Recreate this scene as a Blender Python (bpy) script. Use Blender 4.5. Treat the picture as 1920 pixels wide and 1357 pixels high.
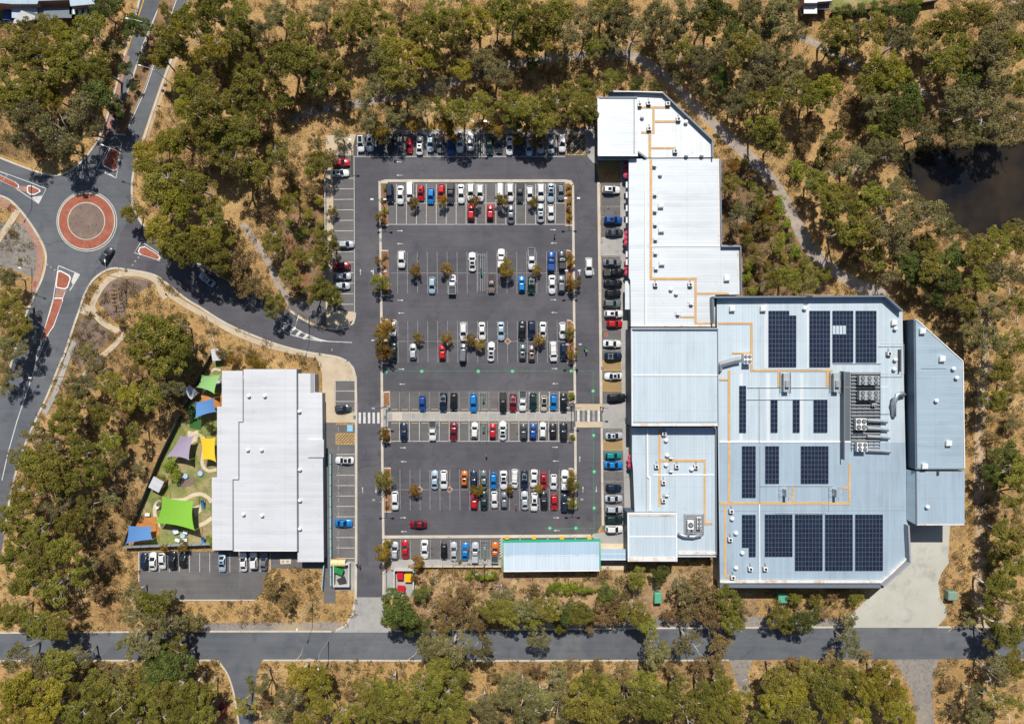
import bpy, bmesh, math, random
import numpy as np
from mathutils import Vector, Matrix
R_ = math.radians
random.seed(7)
for o in list(bpy.data.objects): bpy.data.objects.remove(o)
SC = bpy.context.scene
COL = SC.collection

# ------------------------------------------------------------------ camera, sky, sun, exposure
S, H = 0.138, 175.0                       # metres per photo pixel on the ground, flying height
SUN_EL = 53.0
cam_d = bpy.data.cameras.new('drone_camera')
cam_d.sensor_width = 36.0
cam_d.lens = 36.0 * H / (1920 * S)
cam_d.clip_start, cam_d.clip_end = 1.0, 3000.0
cam = bpy.data.objects.new('drone_camera', cam_d)
cam.location = (0, 0, H)
COL.objects.link(cam)
SC.camera = cam
world = bpy.data.worlds.new('World'); SC.world = world; world.use_nodes = True
wn = world.node_tree.nodes; wl = world.node_tree.links
sky = wn.new('ShaderNodeTexSky'); sky.sky_type = 'NISHITA'; sky.sun_disc = False
sky.sun_elevation = R_(SUN_EL); sky.sun_rotation = 0.0
wl.new(sky.outputs[0], wn['Background'].inputs[0]); wn['Background'].inputs[1].default_value = 0.065
sun_d = bpy.data.lights.new('sun', 'SUN'); sun_d.energy = 4.9; sun_d.angle = R_(0.5); sun_d.color = (1.0, 0.95, 0.88)
sun = bpy.data.objects.new('sun', sun_d); sun.rotation_euler = (-R_(90 - SUN_EL), 0, 0); sun.location = (0, 60, 120)
COL.objects.link(sun)
SC.view_settings.view_transform = 'Standard'; SC.view_settings.look = 'None'
SC.view_settings.exposure = 0.0; SC.view_settings.gamma = 1.0; SC.view_settings.use_curve_mapping = False

# ------------------------------------------------------------------ helpers
def P(px, py, z=0.0):
    """photo pixel of a point that stands z metres high -> its place"""
    f = S * (H - z) / H
    return ((px - 960) * f, (678.5 - py) * f, z)

def tag(o, label=None, cat=None, group=None, kind=None):
    if label: o['label'] = label
    if cat: o['category'] = cat
    if group: o['group'] = group
    if kind: o['kind'] = kind
    return o

def empty(name, loc, rz=0.0, label=None, cat=None, group=None):
    e = bpy.data.objects.new(name, None); e.empty_display_size = 0.3
    e.location = loc; e.rotation_euler = (0, 0, rz); COL.objects.link(e)
    return tag(e, label, cat, group)

class MB:
    """collects shapes, then links them as one mesh object"""
    def __init__(s): s.v, s.f, s.m = [], [], []
    def add(s, vs, fs, mi=0):
        b = len(s.v); s.v += [tuple(v) for v in vs]; s.f += [tuple(b + i for i in f) for f in fs]; s.m += [mi] * len(fs)
        return s
    def box(s, x0, x1, y0, y1, z0, z1, mi=0):
        return s.add([(x0,y0,z0),(x1,y0,z0),(x1,y1,z0),(x0,y1,z0),(x0,y0,z1),(x1,y0,z1),(x1,y1,z1),(x0,y1,z1)],
                     [(3,2,1,0),(4,5,6,7),(0,1,5,4),(1,2,6,5),(2,3,7,6),(3,0,4,7)], mi)
    def prism(s, pts, z0, zt, mi=0):
        """pts: plan outline; zt: top height or function (x, y)"""
        a = sum(pts[i][0]*pts[(i+1) % len(pts)][1] - pts[(i+1) % len(pts)][0]*pts[i][1] for i in range(len(pts)))
        if a < 0: pts = pts[::-1]
        n = len(pts); top = (zt if callable(zt) else (lambda x, y: zt))
        vs = [(p[0], p[1], z0) for p in pts] + [(p[0], p[1], top(p[0], p[1])) for p in pts]
        return s.add(vs, [tuple(range(n))[::-1], tuple(range(n, 2*n))] + [(i, (i+1) % n, n + (i+1) % n, n + i) for i in range(n)], mi)
    def pbox(s, x0, y0, x1, y1, z0, z1, mi=0):
        """box from a pixel rectangle seen at height z1"""
        a = P(x0, y0, z1); b = P(x1, y1, z1)
        return s.box(min(a[0],b[0]), max(a[0],b[0]), min(a[1],b[1]), max(a[1],b[1]), z0, z1, mi)
    def pprism(s, pts, z0, z1, mi=0):
        return s.prism([P(x, y, z1)[:2] for x, y in pts], z0, z1, mi)
    def tube(s, pts, rad, n=6, mi=0, cap=True):
        """pts: 3D points, rad: one radius or a list"""
        k = len(pts); rad = rad if isinstance(rad, (list, tuple)) else [rad] * k
        pts = [Vector(p) for p in pts]; vs = []; fs = []
        for i, p in enumerate(pts):
            d = (pts[min(i+1, k-1)] - pts[max(i-1, 0)])
            d = d.normalized() if d.length > 1e-6 else Vector((0,0,1))
            a = d.cross(Vector((0, 0, 1)) if abs(d.z) < .9 else Vector((1, 0, 0))).normalized(); b = d.cross(a)
            for j in range(n):
                t = 2 * math.pi * j / n
                vs.append(p + (a * math.cos(t) + b * math.sin(t)) * rad[i])
        for i in range(k - 1):
            for j in range(n):
                fs.append((i*n + j, i*n + (j+1) % n, (i+1)*n + (j+1) % n, (i+1)*n + j))
        if cap: fs += [tuple(range(n))[::-1], tuple((k-1)*n + j for j in range(n))]
        return s.add(vs, fs, mi)
    def cyl(s, x, y, z0, z1, r, n=12, mi=0, r1=None):
        return s.tube([(x, y, z0), (x, y, z1)], [r, r if r1 is None else r1], n, mi)
    def build(s, name, mats, parent=None, smooth=False, local=False):
        me = bpy.data.meshes.new(name)
        off = parent.location if (parent is not None and not local) else Vector((0, 0, 0))
        me.from_pydata([(v[0]-off.x, v[1]-off.y, v[2]-off.z) for v in s.v], [], s.f)
        for m in (mats if isinstance(mats, (list, tuple)) else [mats]): me.materials.append(m)
        if any(s.m): me.polygons.foreach_set('material_index', s.m)
        if smooth: me.polygons.foreach_set('use_smooth', [True] * len(s.f))
        me.update()
        o = bpy.data.objects.new(name, me); COL.objects.link(o)
        if parent is not None: o.parent = parent
        return o

def mesh_obj(name, data, parent=None, loc=(0,0,0), rz=0.0, scale=None):
    o = bpy.data.objects.new(name, data); COL.objects.link(o)
    o.location = loc; o.rotation_euler = (0, 0, rz)
    if scale: o.scale = scale
    if parent is not None: o.parent = parent
    return o

def struct(mb, name, mat, parent=None):
    o = mb.build(name, mat, parent)
    if parent is None: o['kind'] = 'structure'
    return o

def copy_tree(src, parent=None):
    c = src.copy(); COL.objects.link(c); c.parent = parent
    for ch in src.children: copy_tree(ch, c)
    return c

def smooth_line(pts, n=6):
    """Catmull-Rom through pixel points"""
    out = []
    for i in range(len(pts) - 1):
        p0, p1, p2, p3 = pts[max(i-1,0)], pts[i], pts[i+1], pts[min(i+2, len(pts)-1)]
        for k in range(n):
            t = k / n
            out.append(tuple(0.5*((2*p1[a]) + (-p0[a]+p2[a])*t + (2*p0[a]-5*p1[a]+4*p2[a]-p3[a])*t*t + (-p0[a]+3*p1[a]-3*p2[a]+p3[a])*t**3) for a in (0, 1)))
    return out + [pts[-1]]

def ribbon(pts, w):
    """outline (pixels) of a strip of width w (pixels) along pts"""
    l, r = [], []
    for i, p in enumerate(pts):
        a, b = pts[max(i-1,0)], pts[min(i+1, len(pts)-1)]
        dx, dy = b[0]-a[0], b[1]-a[1]; d = math.hypot(dx, dy) or 1
        ww = w[i] if isinstance(w, (list, tuple)) else w
        l.append((p[0]-dy/d*ww/2, p[1]+dx/d*ww/2)); r.append((p[0]+dy/d*ww/2, p[1]-dx/d*ww/2))
    return l + r[::-1]

def strip(mb, pts, w, z0, z1, mi=0):
    """ribbon as quads so that bends stay clean"""
    rb = ribbon(pts, w); n = len(pts); L, Rr = rb[:n], rb[n:][::-1]
    for i in range(n - 1):
        q = [L[i], L[i+1], Rr[i+1], Rr[i]]
        mb.prism([P(x, y)[:2] for x, y in q], z0, z1, mi)
    return mb

def circ(cx, cy, r, n=48, a0=0, a1=360):
    return [(cx + r*math.cos(R_(a0 + (a1-a0)*i/n)), cy + r*math.sin(R_(a0 + (a1-a0)*i/n))) for i in range(n)]

def inside(x, y, poly):
    c = False; j = len(poly) - 1
    for i in range(len(poly)):
        xi, yi = poly[i]; xj, yj = poly[j]
        if (yi > y) != (yj > y) and x < (xj-xi)*(y-yi)/(yj-yi) + xi: c = not c
        j = i
    return c

ORD = ['first','second','third','fourth','fifth','sixth','seventh','eighth','ninth','tenth','eleventh','twelfth','thirteenth','fourteenth',
       'fifteenth','sixteenth','seventeenth','eighteenth','nineteenth','twentieth','twenty-first','twenty-second','twenty-third','twenty-fourth']
def ordn(i): return ORD[i] if i < len(ORD) else str(i+1) + 'th'

# ------------------------------------------------------------------ materials
MATS = {}
def new_mat(name):
    m = bpy.data.materials.new(name); m.use_nodes = True
    return m, m.node_tree.nodes, m.node_tree.links, m.node_tree.nodes['Principled BSDF']

def plain(name, col, rough=0.6, metal=0.0, spec=0.5, var=0.12, scale=3.0, coat=0.0):
    """one base colour with a little procedural unevenness"""
    if name in MATS: return MATS[name]
    m, n, l, b = new_mat(name)
    tc = n.new('ShaderNodeTexCoord'); no = n.new('ShaderNodeTexNoise'); no.inputs['Scale'].default_value = scale; no.inputs['Detail'].default_value = 4
    l.new(tc.outputs['Object'], no.inputs['Vector'])
    mr = n.new('ShaderNodeMapRange'); mr.inputs[1].default_value = .25; mr.inputs[2].default_value = .75; mr.inputs[3].default_value = 1-var; mr.inputs[4].default_value = 1+var
    l.new(no.outputs[0], mr.inputs[0])
    mx = n.new('ShaderNodeVectorMath'); mx.operation = 'SCALE'; mx.inputs[0].default_value = col[:3]
    l.new(mr.outputs[0], mx.inputs['Scale']); l.new(mx.outputs[0], b.inputs['Base Color'])
    b.inputs['Roughness'].default_value = rough; b.inputs['Metallic'].default_value = metal
    b.inputs['Specular IOR Level'].default_value = spec; b.inputs['Coat Weight'].default_value = coat
    MATS[name] = m
    return m

def ground_mat(name, layers, rough=0.9, bump=0.0, bscale=2.0):
    """layers: list of (colour, noise scale, low, high, detail); the first is the base, the others are mixed over by noise"""
    if name in MATS: return MATS[name]
    m, n, l, b = new_mat(name)
    tc = n.new('ShaderNodeTexCoord')
    prev = n.new('ShaderNodeRGB'); prev.outputs[0].default_value = (*layers[0][0], 1); out = prev.outputs[0]
    for k, (c, sc, lo, hi, det) in enumerate(layers[1:]):
        no = n.new('ShaderNodeTexNoise'); no.inputs['Scale'].default_value = sc; no.inputs['Detail'].default_value = det; no.inputs['Roughness'].default_value = .65
        mp = n.new('ShaderNodeMapping'); mp.inputs['Location'].default_value = (k*31.7, k*17.3, k*5.1)
        l.new(tc.outputs['Object'], mp.inputs[0]); l.new(mp.outputs[0], no.inputs['Vector'])
        mr = n.new('ShaderNodeMapRange'); mr.inputs[1].default_value = lo; mr.inputs[2].default_value = hi
        l.new(no.outputs[0], mr.inputs[0])
        mx = n.new('ShaderNodeMix'); mx.data_type = 'RGBA'; mx.inputs[7].default_value = (*c, 1)
        l.new(mr.outputs[0], mx.inputs[0]); l.new(out, mx.inputs[6]); out = mx.outputs[2]
    l.new(out, b.inputs['Base Color']); b.inputs['Roughness'].default_value = rough; b.inputs['Specular IOR Level'].default_value = .25
    if bump:
        no = n.new('ShaderNodeTexNoise'); no.inputs['Scale'].default_value = bscale; no.inputs['Detail'].default_value = 6
        l.new(tc.outputs['Object'], no.inputs['Vector'])
        bp = n.new('ShaderNodeBump'); bp.inputs['Strength'].default_value = bump; bp.inputs['Distance'].default_value = .3
        l.new(no.outputs[0], bp.inputs['Height']); l.new(bp.outputs[0], b.inputs['Normal'])
    MATS[name] = m
    return m

def roof_mat(name, col, axis, pitch=0.76, rough=.42, metal=.35, dirt=.25, rib=.10):
    """profiled metal sheeting: ribs run across 'axis', each sheet a shade of its own, weather streaks"""
    if name in MATS: return MATS[name]
    m, n, l, b = new_mat(name)
    tc = n.new('ShaderNodeTexCoord'); sp = n.new('ShaderNodeSeparateXYZ'); l.new(tc.outputs['Object'], sp.inputs[0])
    def mth(op, a, bv=None):
        q = n.new('ShaderNodeMath'); q.operation = op
        for i, v in enumerate((a, bv)):
            if v is None: continue
            if isinstance(v, (int, float)): q.inputs[i].default_value = v
            else: l.new(v, q.inputs[i])
        return q.outputs[0]
    u = mth('DIVIDE', sp.outputs[0 if axis == 'x' else 1], pitch)
    fr = mth('FRACT', u); line = mth('LESS_THAN', fr, .13)
    wnz = n.new('ShaderNodeTexWhiteNoise'); wnz.noise_dimensions = '1D'; l.new(mth('FLOOR', u), wnz.inputs['W'])
    no = n.new('ShaderNodeTexNoise'); no.inputs['Scale'].default_value = .12; no.inputs['Detail'].default_value = 6
    mp = n.new('ShaderNodeMapping'); mp.inputs['Scale'].default_value = (6, .8, 1) if axis == 'x' else (.8, 6, 1)
    l.new(tc.outputs['Object'], mp.inputs[0]); l.new(mp.outputs[0], no.inputs['Vector'])
    n2 = n.new('ShaderNodeTexNoise'); n2.inputs['Scale'].default_value = .09; n2.inputs['Detail'].default_value = 5; l.new(tc.outputs['Object'], n2.inputs['Vector'])
    v = mth('ADD', 1.0, mth('MULTIPLY', mth('SUBTRACT', wnz.outputs[0], .5), .07))
    v = mth('SUBTRACT', v, mth('MULTIPLY', line, rib))
    v = mth('SUBTRACT', v, mth('MULTIPLY', mth('MAXIMUM', mth('SUBTRACT', no.outputs[0], .5), 0.0), dirt*1.6))
    v = mth('SUBTRACT', v, mth('MULTIPLY', mth('MAXIMUM', mth('SUBTRACT', n2.outputs[0], .5), 0.0), dirt*1.4))
    n3 = n.new('ShaderNodeTexNoise'); n3.inputs['Scale'].default_value = .5; n3.inputs['Detail'].default_value = 8; n3.inputs['Roughness'].default_value = .75; l.new(tc.outputs['Object'], n3.inputs['Vector'])
    v = mth('SUBTRACT', v, mth('MULTIPLY', mth('MAXIMUM', mth('SUBTRACT', n3.outputs[0], .58), 0.0), dirt*3.0))
    # sheet laps across the run, every eight metres or so
    cross = mth('DIVIDE', sp.outputs[1 if axis == 'x' else 0], 8.3)
    v = mth('SUBTRACT', v, mth('MULTIPLY', mth('LESS_THAN', mth('FRACT', cross), .014), .10))
    sc = n.new('ShaderNodeVectorMath'); sc.operation = 'SCALE'; sc.inputs[0].default_value = col
    l.new(v, sc.inputs['Scale'])
    mr3 = n.new('ShaderNodeMapRange'); mr3.inputs[1].default_value = .66; mr3.inputs[2].default_value = .78; mr3.inputs[4].default_value = .55; l.new(n3.outputs[0], mr3.inputs[0])
    rs = n.new('ShaderNodeMix'); rs.data_type = 'RGBA'; rs.inputs[7].default_value = (.36,.27,.19,1)
    l.new(mr3.outputs[0], rs.inputs[0]); l.new(sc.outputs[0], rs.inputs[6]); l.new(rs.outputs[2], b.inputs['Base Color'])
    b.inputs['Roughness'].default_value = rough; b.inputs['Metallic'].default_value = metal
    wv = mth('SINE', mth('MULTIPLY', u, 2*math.pi*4))
    bp = n.new('ShaderNodeBump'); bp.inputs['Strength'].default_value = .25; bp.inputs['Distance'].default_value = .03
    l.new(wv, bp.inputs['Height']); l.new(bp.outputs[0], b.inputs['Normal'])
    MATS[name] = m
    return m

def leaf_mat(name, c1, c2, c3):
    m, n, l, b = new_mat(name)
    tc = n.new('ShaderNodeTexCoord'); oi = n.new('ShaderNodeObjectInfo')
    no = n.new('ShaderNodeTexNoise'); no.inputs['Scale'].default_value = .55; no.inputs['Detail'].default_value = 5; no.inputs['Roughness'].default_value = .7
    ad = n.new('ShaderNodeVectorMath'); ad.operation = 'ADD'
    sc = n.new('ShaderNodeVectorMath'); sc.operation = 'SCALE'; sc.inputs[0].default_value = (97, 53, 31)
    l.new(oi.outputs['Random'], sc.inputs['Scale']); l.new(tc.outputs['Object'], ad.inputs[0]); l.new(sc.outputs[0], ad.inputs[1]); l.new(ad.outputs[0], no.inputs['Vector'])
    cr = n.new('ShaderNodeValToRGB'); e = cr.color_ramp.elements
    e[0].position = .32; e[0].color = (*c1, 1); e[1].position = .7; e[1].color = (*c3, 1)
    q = e.new(.5); q.color = (*c2, 1)
    l.new(no.outputs[0], cr.inputs[0])
    hs = n.new('ShaderNodeHueSaturation'); l.new(cr.outputs[0], hs.inputs['Color'])
    mr = n.new('ShaderNodeMapRange'); mr.inputs[3].default_value = .72; mr.inputs[4].default_value = 1.28; l.new(oi.outputs['Random'], mr.inputs[0]); l.new(mr.outputs[0], hs.inputs['Value'])
    mh = n.new('ShaderNodeMapRange'); mh.inputs[3].default_value = .485; mh.inputs[4].default_value = .515
    wn_ = n.new('ShaderNodeTexWhiteNoise'); wn_.noise_dimensions = '1D'; l.new(oi.outputs['Random'], wn_.inputs['W']); l.new(wn_.outputs[0], mh.inputs[0]); l.new(mh.outputs[0], hs.inputs['Hue'])
    l.new(hs.outputs[0], b.inputs['Base Color']); b.inputs['Roughness'].default_value = .7; b.inputs['Specular IOR Level'].default_value = .12
    tr = n.new('ShaderNodeBsdfTranslucent'); l.new(hs.outputs[0], tr.inputs[0])
    mx = n.new('ShaderNodeMixShader'); mx.inputs[0].default_value = .22
    l.new(b.outputs[0], mx.inputs[1]); l.new(tr.outputs[0], mx.inputs[2]); l.new(mx.outputs[0], n['Material Output'].inputs[0])
    MATS[name] = m
    return m

def asphalt_mat(name, base, light, dark, patch=.09, crack=.16):
    m = ground_mat(name, [(base,), (light, .06, .42, .68, 6), (dark, .22, .5, .75, 8), (tuple(c*1.45 for c in base), 4.0, .56, .8, 4), (tuple(c*.55 for c in base), .9, .66, .78, 6), (tuple(c*.45 for c in base), 2.6, .70, .78, 3)], .85)
    n, l = m.node_tree.nodes, m.node_tree.links; b = n['Principled BSDF']; src = b.inputs['Base Color'].links[0].from_socket
    tc = n.new('ShaderNodeTexCoord')
    vo = n.new('ShaderNodeTexVoronoi'); vo.distance = 'CHEBYCHEV'; vo.inputs['Scale'].default_value = .045; l.new(tc.outputs['Object'], vo.inputs['Vector'])      # resealed areas
    ve = n.new('ShaderNodeTexVoronoi'); ve.feature = 'DISTANCE_TO_EDGE'; ve.inputs['Scale'].default_value = .11; 
    wz = n.new('ShaderNodeTexNoise'); wz.inputs['Scale'].default_value = .5; wz.inputs['Detail'].default_value = 5; l.new(tc.outputs['Object'], wz.inputs['Vector'])
    mxv = n.new('ShaderNodeMix'); mxv.data_type = 'VECTOR'; mxv.inputs[0].default_value = .0; ad = n.new('ShaderNodeVectorMath'); ad.operation = 'MULTIPLY_ADD'; ad.inputs[1].default_value = (3,3,0)
    l.new(wz.outputs['Color'], ad.inputs[0]); l.new(tc.outputs['Object'], ad.inputs[2]); l.new(ad.outputs[0], ve.inputs['Vector'])
    lt = n.new('ShaderNodeMath'); lt.operation = 'LESS_THAN'; lt.inputs[1].default_value = .009; l.new(ve.outputs['Distance'], lt.inputs[0])
    gate = n.new('ShaderNodeTexNoise'); gate.inputs['Scale'].default_value = .07; l.new(tc.outputs['Object'], gate.inputs['Vector'])
    gg = n.new('ShaderNodeMath'); gg.operation = 'GREATER_THAN'; gg.inputs[1].default_value = .52; l.new(gate.outputs[0], gg.inputs[0])
    ml = n.new('ShaderNodeMath'); ml.operation = 'MULTIPLY'; l.new(lt.outputs[0], ml.inputs[0]); l.new(gg.outputs[0], ml.inputs[1])
    mc = n.new('ShaderNodeMath'); mc.operation = 'MULTIPLY_ADD'; mc.inputs[1].default_value = -crack; mc.inputs[2].default_value = 1; l.new(ml.outputs[0], mc.inputs[0])
    sp = n.new('ShaderNodeSeparateColor'); l.new(vo.outputs['Color'], sp.inputs[0])
    mp = n.new('ShaderNodeMapRange'); mp.inputs[3].default_value = 1-patch; mp.inputs[4].default_value = 1+patch; l.new(sp.outputs[0], mp.inputs[0])
    # streaks along the lanes
    mpp = n.new('ShaderNodeMapping'); mpp.inputs['Scale'].default_value = (.05, .9, 1); st = n.new('ShaderNodeTexNoise'); st.inputs['Scale'].default_value = 1.0; st.inputs['Detail'].default_value = 3
    l.new(tc.outputs['Object'], mpp.inputs[0]); l.new(mpp.outputs[0], st.inputs['Vector'])
    ms = n.new('ShaderNodeMapRange'); ms.inputs[1].default_value = .3; ms.inputs[2].default_value = .7; ms.inputs[3].default_value = .92; ms.inputs[4].default_value = 1.08; l.new(st.outputs[0], ms.inputs[0])
    k1 = n.new('ShaderNodeMath'); k1.operation = 'MULTIPLY'; l.new(mc.outputs[0], k1.inputs[0]); l.new(mp.outputs[0], k1.inputs[1])
    k2 = n.new('ShaderNodeMath'); k2.operation = 'MULTIPLY'; l.new(k1.outputs[0], k2.inputs[0]); l.new(ms.outputs[0], k2.inputs[1])
    sc = n.new('ShaderNodeVectorMath'); sc.operation = 'SCALE'; l.new(src, sc.inputs[0]); l.new(k2.outputs[0], sc.inputs['Scale']); l.new(sc.outputs[0], b.inputs['Base Color'])
    return m
ASPH = asphalt_mat('asphalt', (.088,.087,.099), (.118,.115,.124), (.068,.068,.079))
ASPH_OLD = asphalt_mat('asphalt_old', (.128,.123,.124), (.160,.153,.150), (.098,.095,.097), .07)
ASPH_ROAD = asphalt_mat('asphalt_road', (.108,.118,.133), (.148,.152,.159), (.080,.090,.107), .11)
CONC = ground_mat('concrete', [((.33,.325,.31),), ((.42,.40,.37), .15, .42, .7, 6), ((.24,.24,.235), .6, .54, .75, 7), ((.46,.44,.41), 5., .6, .8, 3)], .85)
CONC_TAN = ground_mat('concrete_tan', [((.50,.405,.28),), ((.58,.48,.35), .2, .42, .7, 6), ((.36,.28,.19), .5, .55, .78, 7)], .85)
CONC_YARD = ground_mat('concrete_yard', [((.44,.435,.375),), ((.52,.505,.44), .08, .42, .7, 6), ((.28,.29,.27), .25, .54, .78, 8), ((.20,.20,.19), .9, .66, .8, 6)], .85)
KERB = ground_mat('kerb_concrete', [((.50,.45,.37),), ((.60,.55,.46), .3, .42, .7, 5), ((.30,.27,.22), .8, .58, .78, 6)], .85)
DRY = ground_mat('dry_grass', [((.49,.30,.115),), ((.36,.21,.078), .05, .46, .62, 8), ((.57,.39,.175), .13, .52, .7, 7), ((.22,.135,.062), .35, .52, .65, 8), ((.14,.092,.05), 1.1, .56, .68, 6), ((.62,.45,.225), 3.2, .55, .70, 4), ((.19,.12,.06), 2.0, .54, .66, 6), ((.30,.21,.10), 6.0, .54, .68, 3), ((.18,.115,.055), .028, .52, .66, 9)], .95, .9, 2.5)
LITTER = ground_mat('leaf_litter', [((.20,.125,.07),), ((.33,.20,.10), .12, .45, .65, 8), ((.10,.068,.045), .5, .5, .68, 8), ((.40,.28,.16), 2.2, .6, .74, 5)], .95, .6, 3)
VERGE = ground_mat('weedy_verge', [((.40,.26,.13),), ((.27,.17,.09), .1, .45, .62, 8), ((.52,.37,.20), .3, .52, .68, 7), ((.16,.11,.065), .9, .52, .66, 8), ((.58,.44,.26), 2.6, .58, .72, 5)], .95, .7, 3)
MULCH = ground_mat('bark_mulch', [((.24,.115,.055),), ((.33,.17,.085), .3, .45, .65, 8), ((.12,.06,.035), 1.5, .5, .68, 8)], .95, .4, 5)
SOIL = ground_mat('island_soil', [((.20,.145,.12),), ((.26,.19,.15), .3, .45, .65, 8), ((.13,.095,.08), 1.5, .52, .7, 8)], .95)
GRAVEL = ground_mat('gravel', [((.24,.22,.20),), ((.32,.28,.23), .2, .45, .65, 8), ((.15,.14,.13), 1.5, .5, .68, 8), ((.38,.30,.20), .08, .52, .7, 8)], .95, .3, 5)
TRACK = ground_mat('walking_track', [((.34,.285,.24),), ((.43,.36,.29), .2, .45, .65, 8), ((.22,.19,.17), .9, .5, .7, 8)], .95)
SAND = ground_mat('sandy_track', [((.52,.38,.24),), ((.42,.29,.16), .1, .45, .65, 8), ((.30,.20,.11), .6, .55, .7, 8)], .95, .3, 3)
BRICK = ground_mat('red_paving', [((.33,.105,.065),), ((.40,.15,.095), .5, .45, .65, 6), ((.22,.08,.055), 1.4, .52, .7, 6)], .85)
PINKBRICK = ground_mat('faded_red_paving', [((.36,.20,.15),), ((.42,.25,.19), .4, .45, .65, 6), ((.26,.15,.12), 1.2, .52, .7, 6)], .85)
LAWN = ground_mat('lawn', [((.17,.20,.055),), ((.25,.26,.085), .3, .45, .65, 7), ((.38,.30,.15), .22, .48, .64, 7), ((.08,.12,.03), 1.5, .55, .72, 6)], .95, .4, 4)
SOFTFALL = ground_mat('orange_softfall', [((.46,.19,.055),), ((.54,.25,.08), .4, .45, .65, 6), ((.36,.14,.045), 1.4, .55, .72, 6)], .9)
PATHSAND = ground_mat('cream_path', [((.60,.50,.36),), ((.68,.58,.43), .4, .45, .65, 6), ((.46,.37,.25), 1.2, .56, .72, 6)], .9)
PAINT_W = ground_mat('white_road_paint', [((.62,.61,.58),), ((.36,.35,.34), 1.2, .5, .72, 8)], .7)
PAINT_WF = ground_mat('worn_white_paint', [((.36,.35,.34),), ((.20,.195,.19), 1.2, .45, .68, 8)], .75)
PAINT_Y = ground_mat('yellow_road_paint', [((.62,.36,.06),), ((.36,.22,.07), 1.2, .5, .74, 8)], .7)
PAINT_G = ground_mat('green_road_paint', [((.03,.33,.14),), ((.06,.22,.12), 1.2, .5, .74, 8)], .7)
PAINT_GF = ground_mat('worn_green_paint', [((.06,.24,.14),), ((.085,.14,.115), 1.2, .42, .66, 8)], .75)
PAINT_B = plain('blue_road_paint', (.22,.50,.72), .7)
PAINT_R = plain('red_road_paint', (.55,.10,.07), .7)

RX = lambda nm, c, **k: roof_mat(nm, c, 'x', **k)
RY = lambda nm, c, **k: roof_mat(nm, c, 'y', **k)
ROOF_WHITE_Y = RY('white_sheet_roof', (.60,.645,.68), metal=.12, rough=.55)
ROOF_WHITE_X = RX('white_sheet_roof_upright', (.66,.69,.71), metal=.1, rough=.55)
ROOF_PALE_X = RX('pale_sheet_roof', (.54,.635,.70), metal=.15, rough=.5)
ROOF_BLUE_X = RX('blue_grey_sheet_roof', (.395,.50,.585), metal=.15, rib=.08, dirt=.34)
ROOF_BLUE_Y = RY('blue_grey_sheet_roof_level', (.39,.495,.57), metal=.15, rib=.09, dirt=.34)
ROOF_LILAC_Y = RY('lilac_white_sheet_roof', (.64,.655,.685), metal=.05, dirt=.26, rib=.045)
ROOF_SHED_X = RX('pale_blue_shed_roof', (.44,.59,.72), metal=.1)
WALL_PALE = plain('rendered_wall', (.55,.54,.52), .8)
WALL_DARK = plain('dark_wall_panel', (.10,.12,.14), .6)
WALL_TEAL = plain('dark_blue_wall', (.07,.11,.15), .6)
WALL_GREY = plain('grey_wall', (.30,.31,.33), .7)
TRIM_WHITE = plain('white_trim', (.78,.78,.76), .5)
RUST = ground_mat('rusty_flashing', [((.72,.70,.66),), ((.60,.36,.20), .5, .5, .66, 6), ((.42,.20,.09), 1.2, .6, .74, 6)], .6)
TRIM_DARK = plain('dark_capping', (.17,.20,.24), .5, .2)
TRIM_GREEN = plain('green_trim', (.02,.42,.22), .5)
WALKWAY = ground_mat('tan_walkway_grating', [((.56,.36,.17),), ((.64,.44,.22), .6, .45, .7, 4), ((.45,.27,.11), 2.2, .55, .72, 4)], .7)
GALV = plain('galvanised_steel', (.52,.55,.57), .4, .6)
STEEL_DARK = plain('dark_steel', (.06,.065,.07), .5, .3)
AC_WHITE = plain('white_unit_casing', (.80,.80,.78), .5)
AC_GREY = plain('grey_unit_casing', (.42,.46,.48), .5, .3)
FAN = plain('fan_black', (.02,.022,.025), .5)
GLASS = plain('car_glass', (.012,.02,.026), .06, 0, .6, .05)
TYRE = plain('tyre_rubber', (.02,.02,.022), .8)
LAMP = plain('lamp_lens', (.30,.32,.34), .15)
def pv_mat():
    m, n, l, b = new_mat('solar_cell'); oi = n.new('ShaderNodeObjectInfo'); mr = n.new('ShaderNodeMapRange'); mr.inputs[3].default_value = .85; mr.inputs[4].default_value = 1.2; l.new(oi.outputs['Random'], mr.inputs[0])
    sc = n.new('ShaderNodeVectorMath'); sc.operation = 'SCALE'; sc.inputs[0].default_value = (.013,.021,.046); l.new(mr.outputs[0], sc.inputs['Scale']); l.new(sc.outputs[0], b.inputs['Base Color'])
    tc = n.new('ShaderNodeTexCoord'); no = n.new('ShaderNodeTexNoise'); no.inputs['Scale'].default_value = 2.0; l.new(tc.outputs['Object'], no.inputs['Vector']); m2 = n.new('ShaderNodeMapRange'); m2.inputs[3].default_value = .08; m2.inputs[4].default_value = .35; l.new(no.outputs[0], m2.inputs[0]); l.new(m2.outputs[0], b.inputs['Roughness'])
    return m
PV = pv_mat()
PV_FR = plain('panel_frame', (.20,.24,.28), .45, .5)
BLACKP = plain('black_plastic', (.03,.03,.033), .6)
FENCE_D = plain('dark_fence', (.035,.045,.05), .6)
FENCE_T = plain('teal_fence_rail', (.30,.48,.50), .5)
BARK = ground_mat('gum_bark', [((.30,.25,.20),), ((.42,.37,.31), .8, .45, .65, 5), ((.16,.125,.10), 1.6, .5, .7, 6)], .9)
BARK_PALE = ground_mat('pale_gum_bark', [((.50,.46,.41),), ((.60,.56,.50), .8, .45, .65, 5), ((.28,.24,.20), 1.4, .56, .74, 6)], .9)
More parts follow.
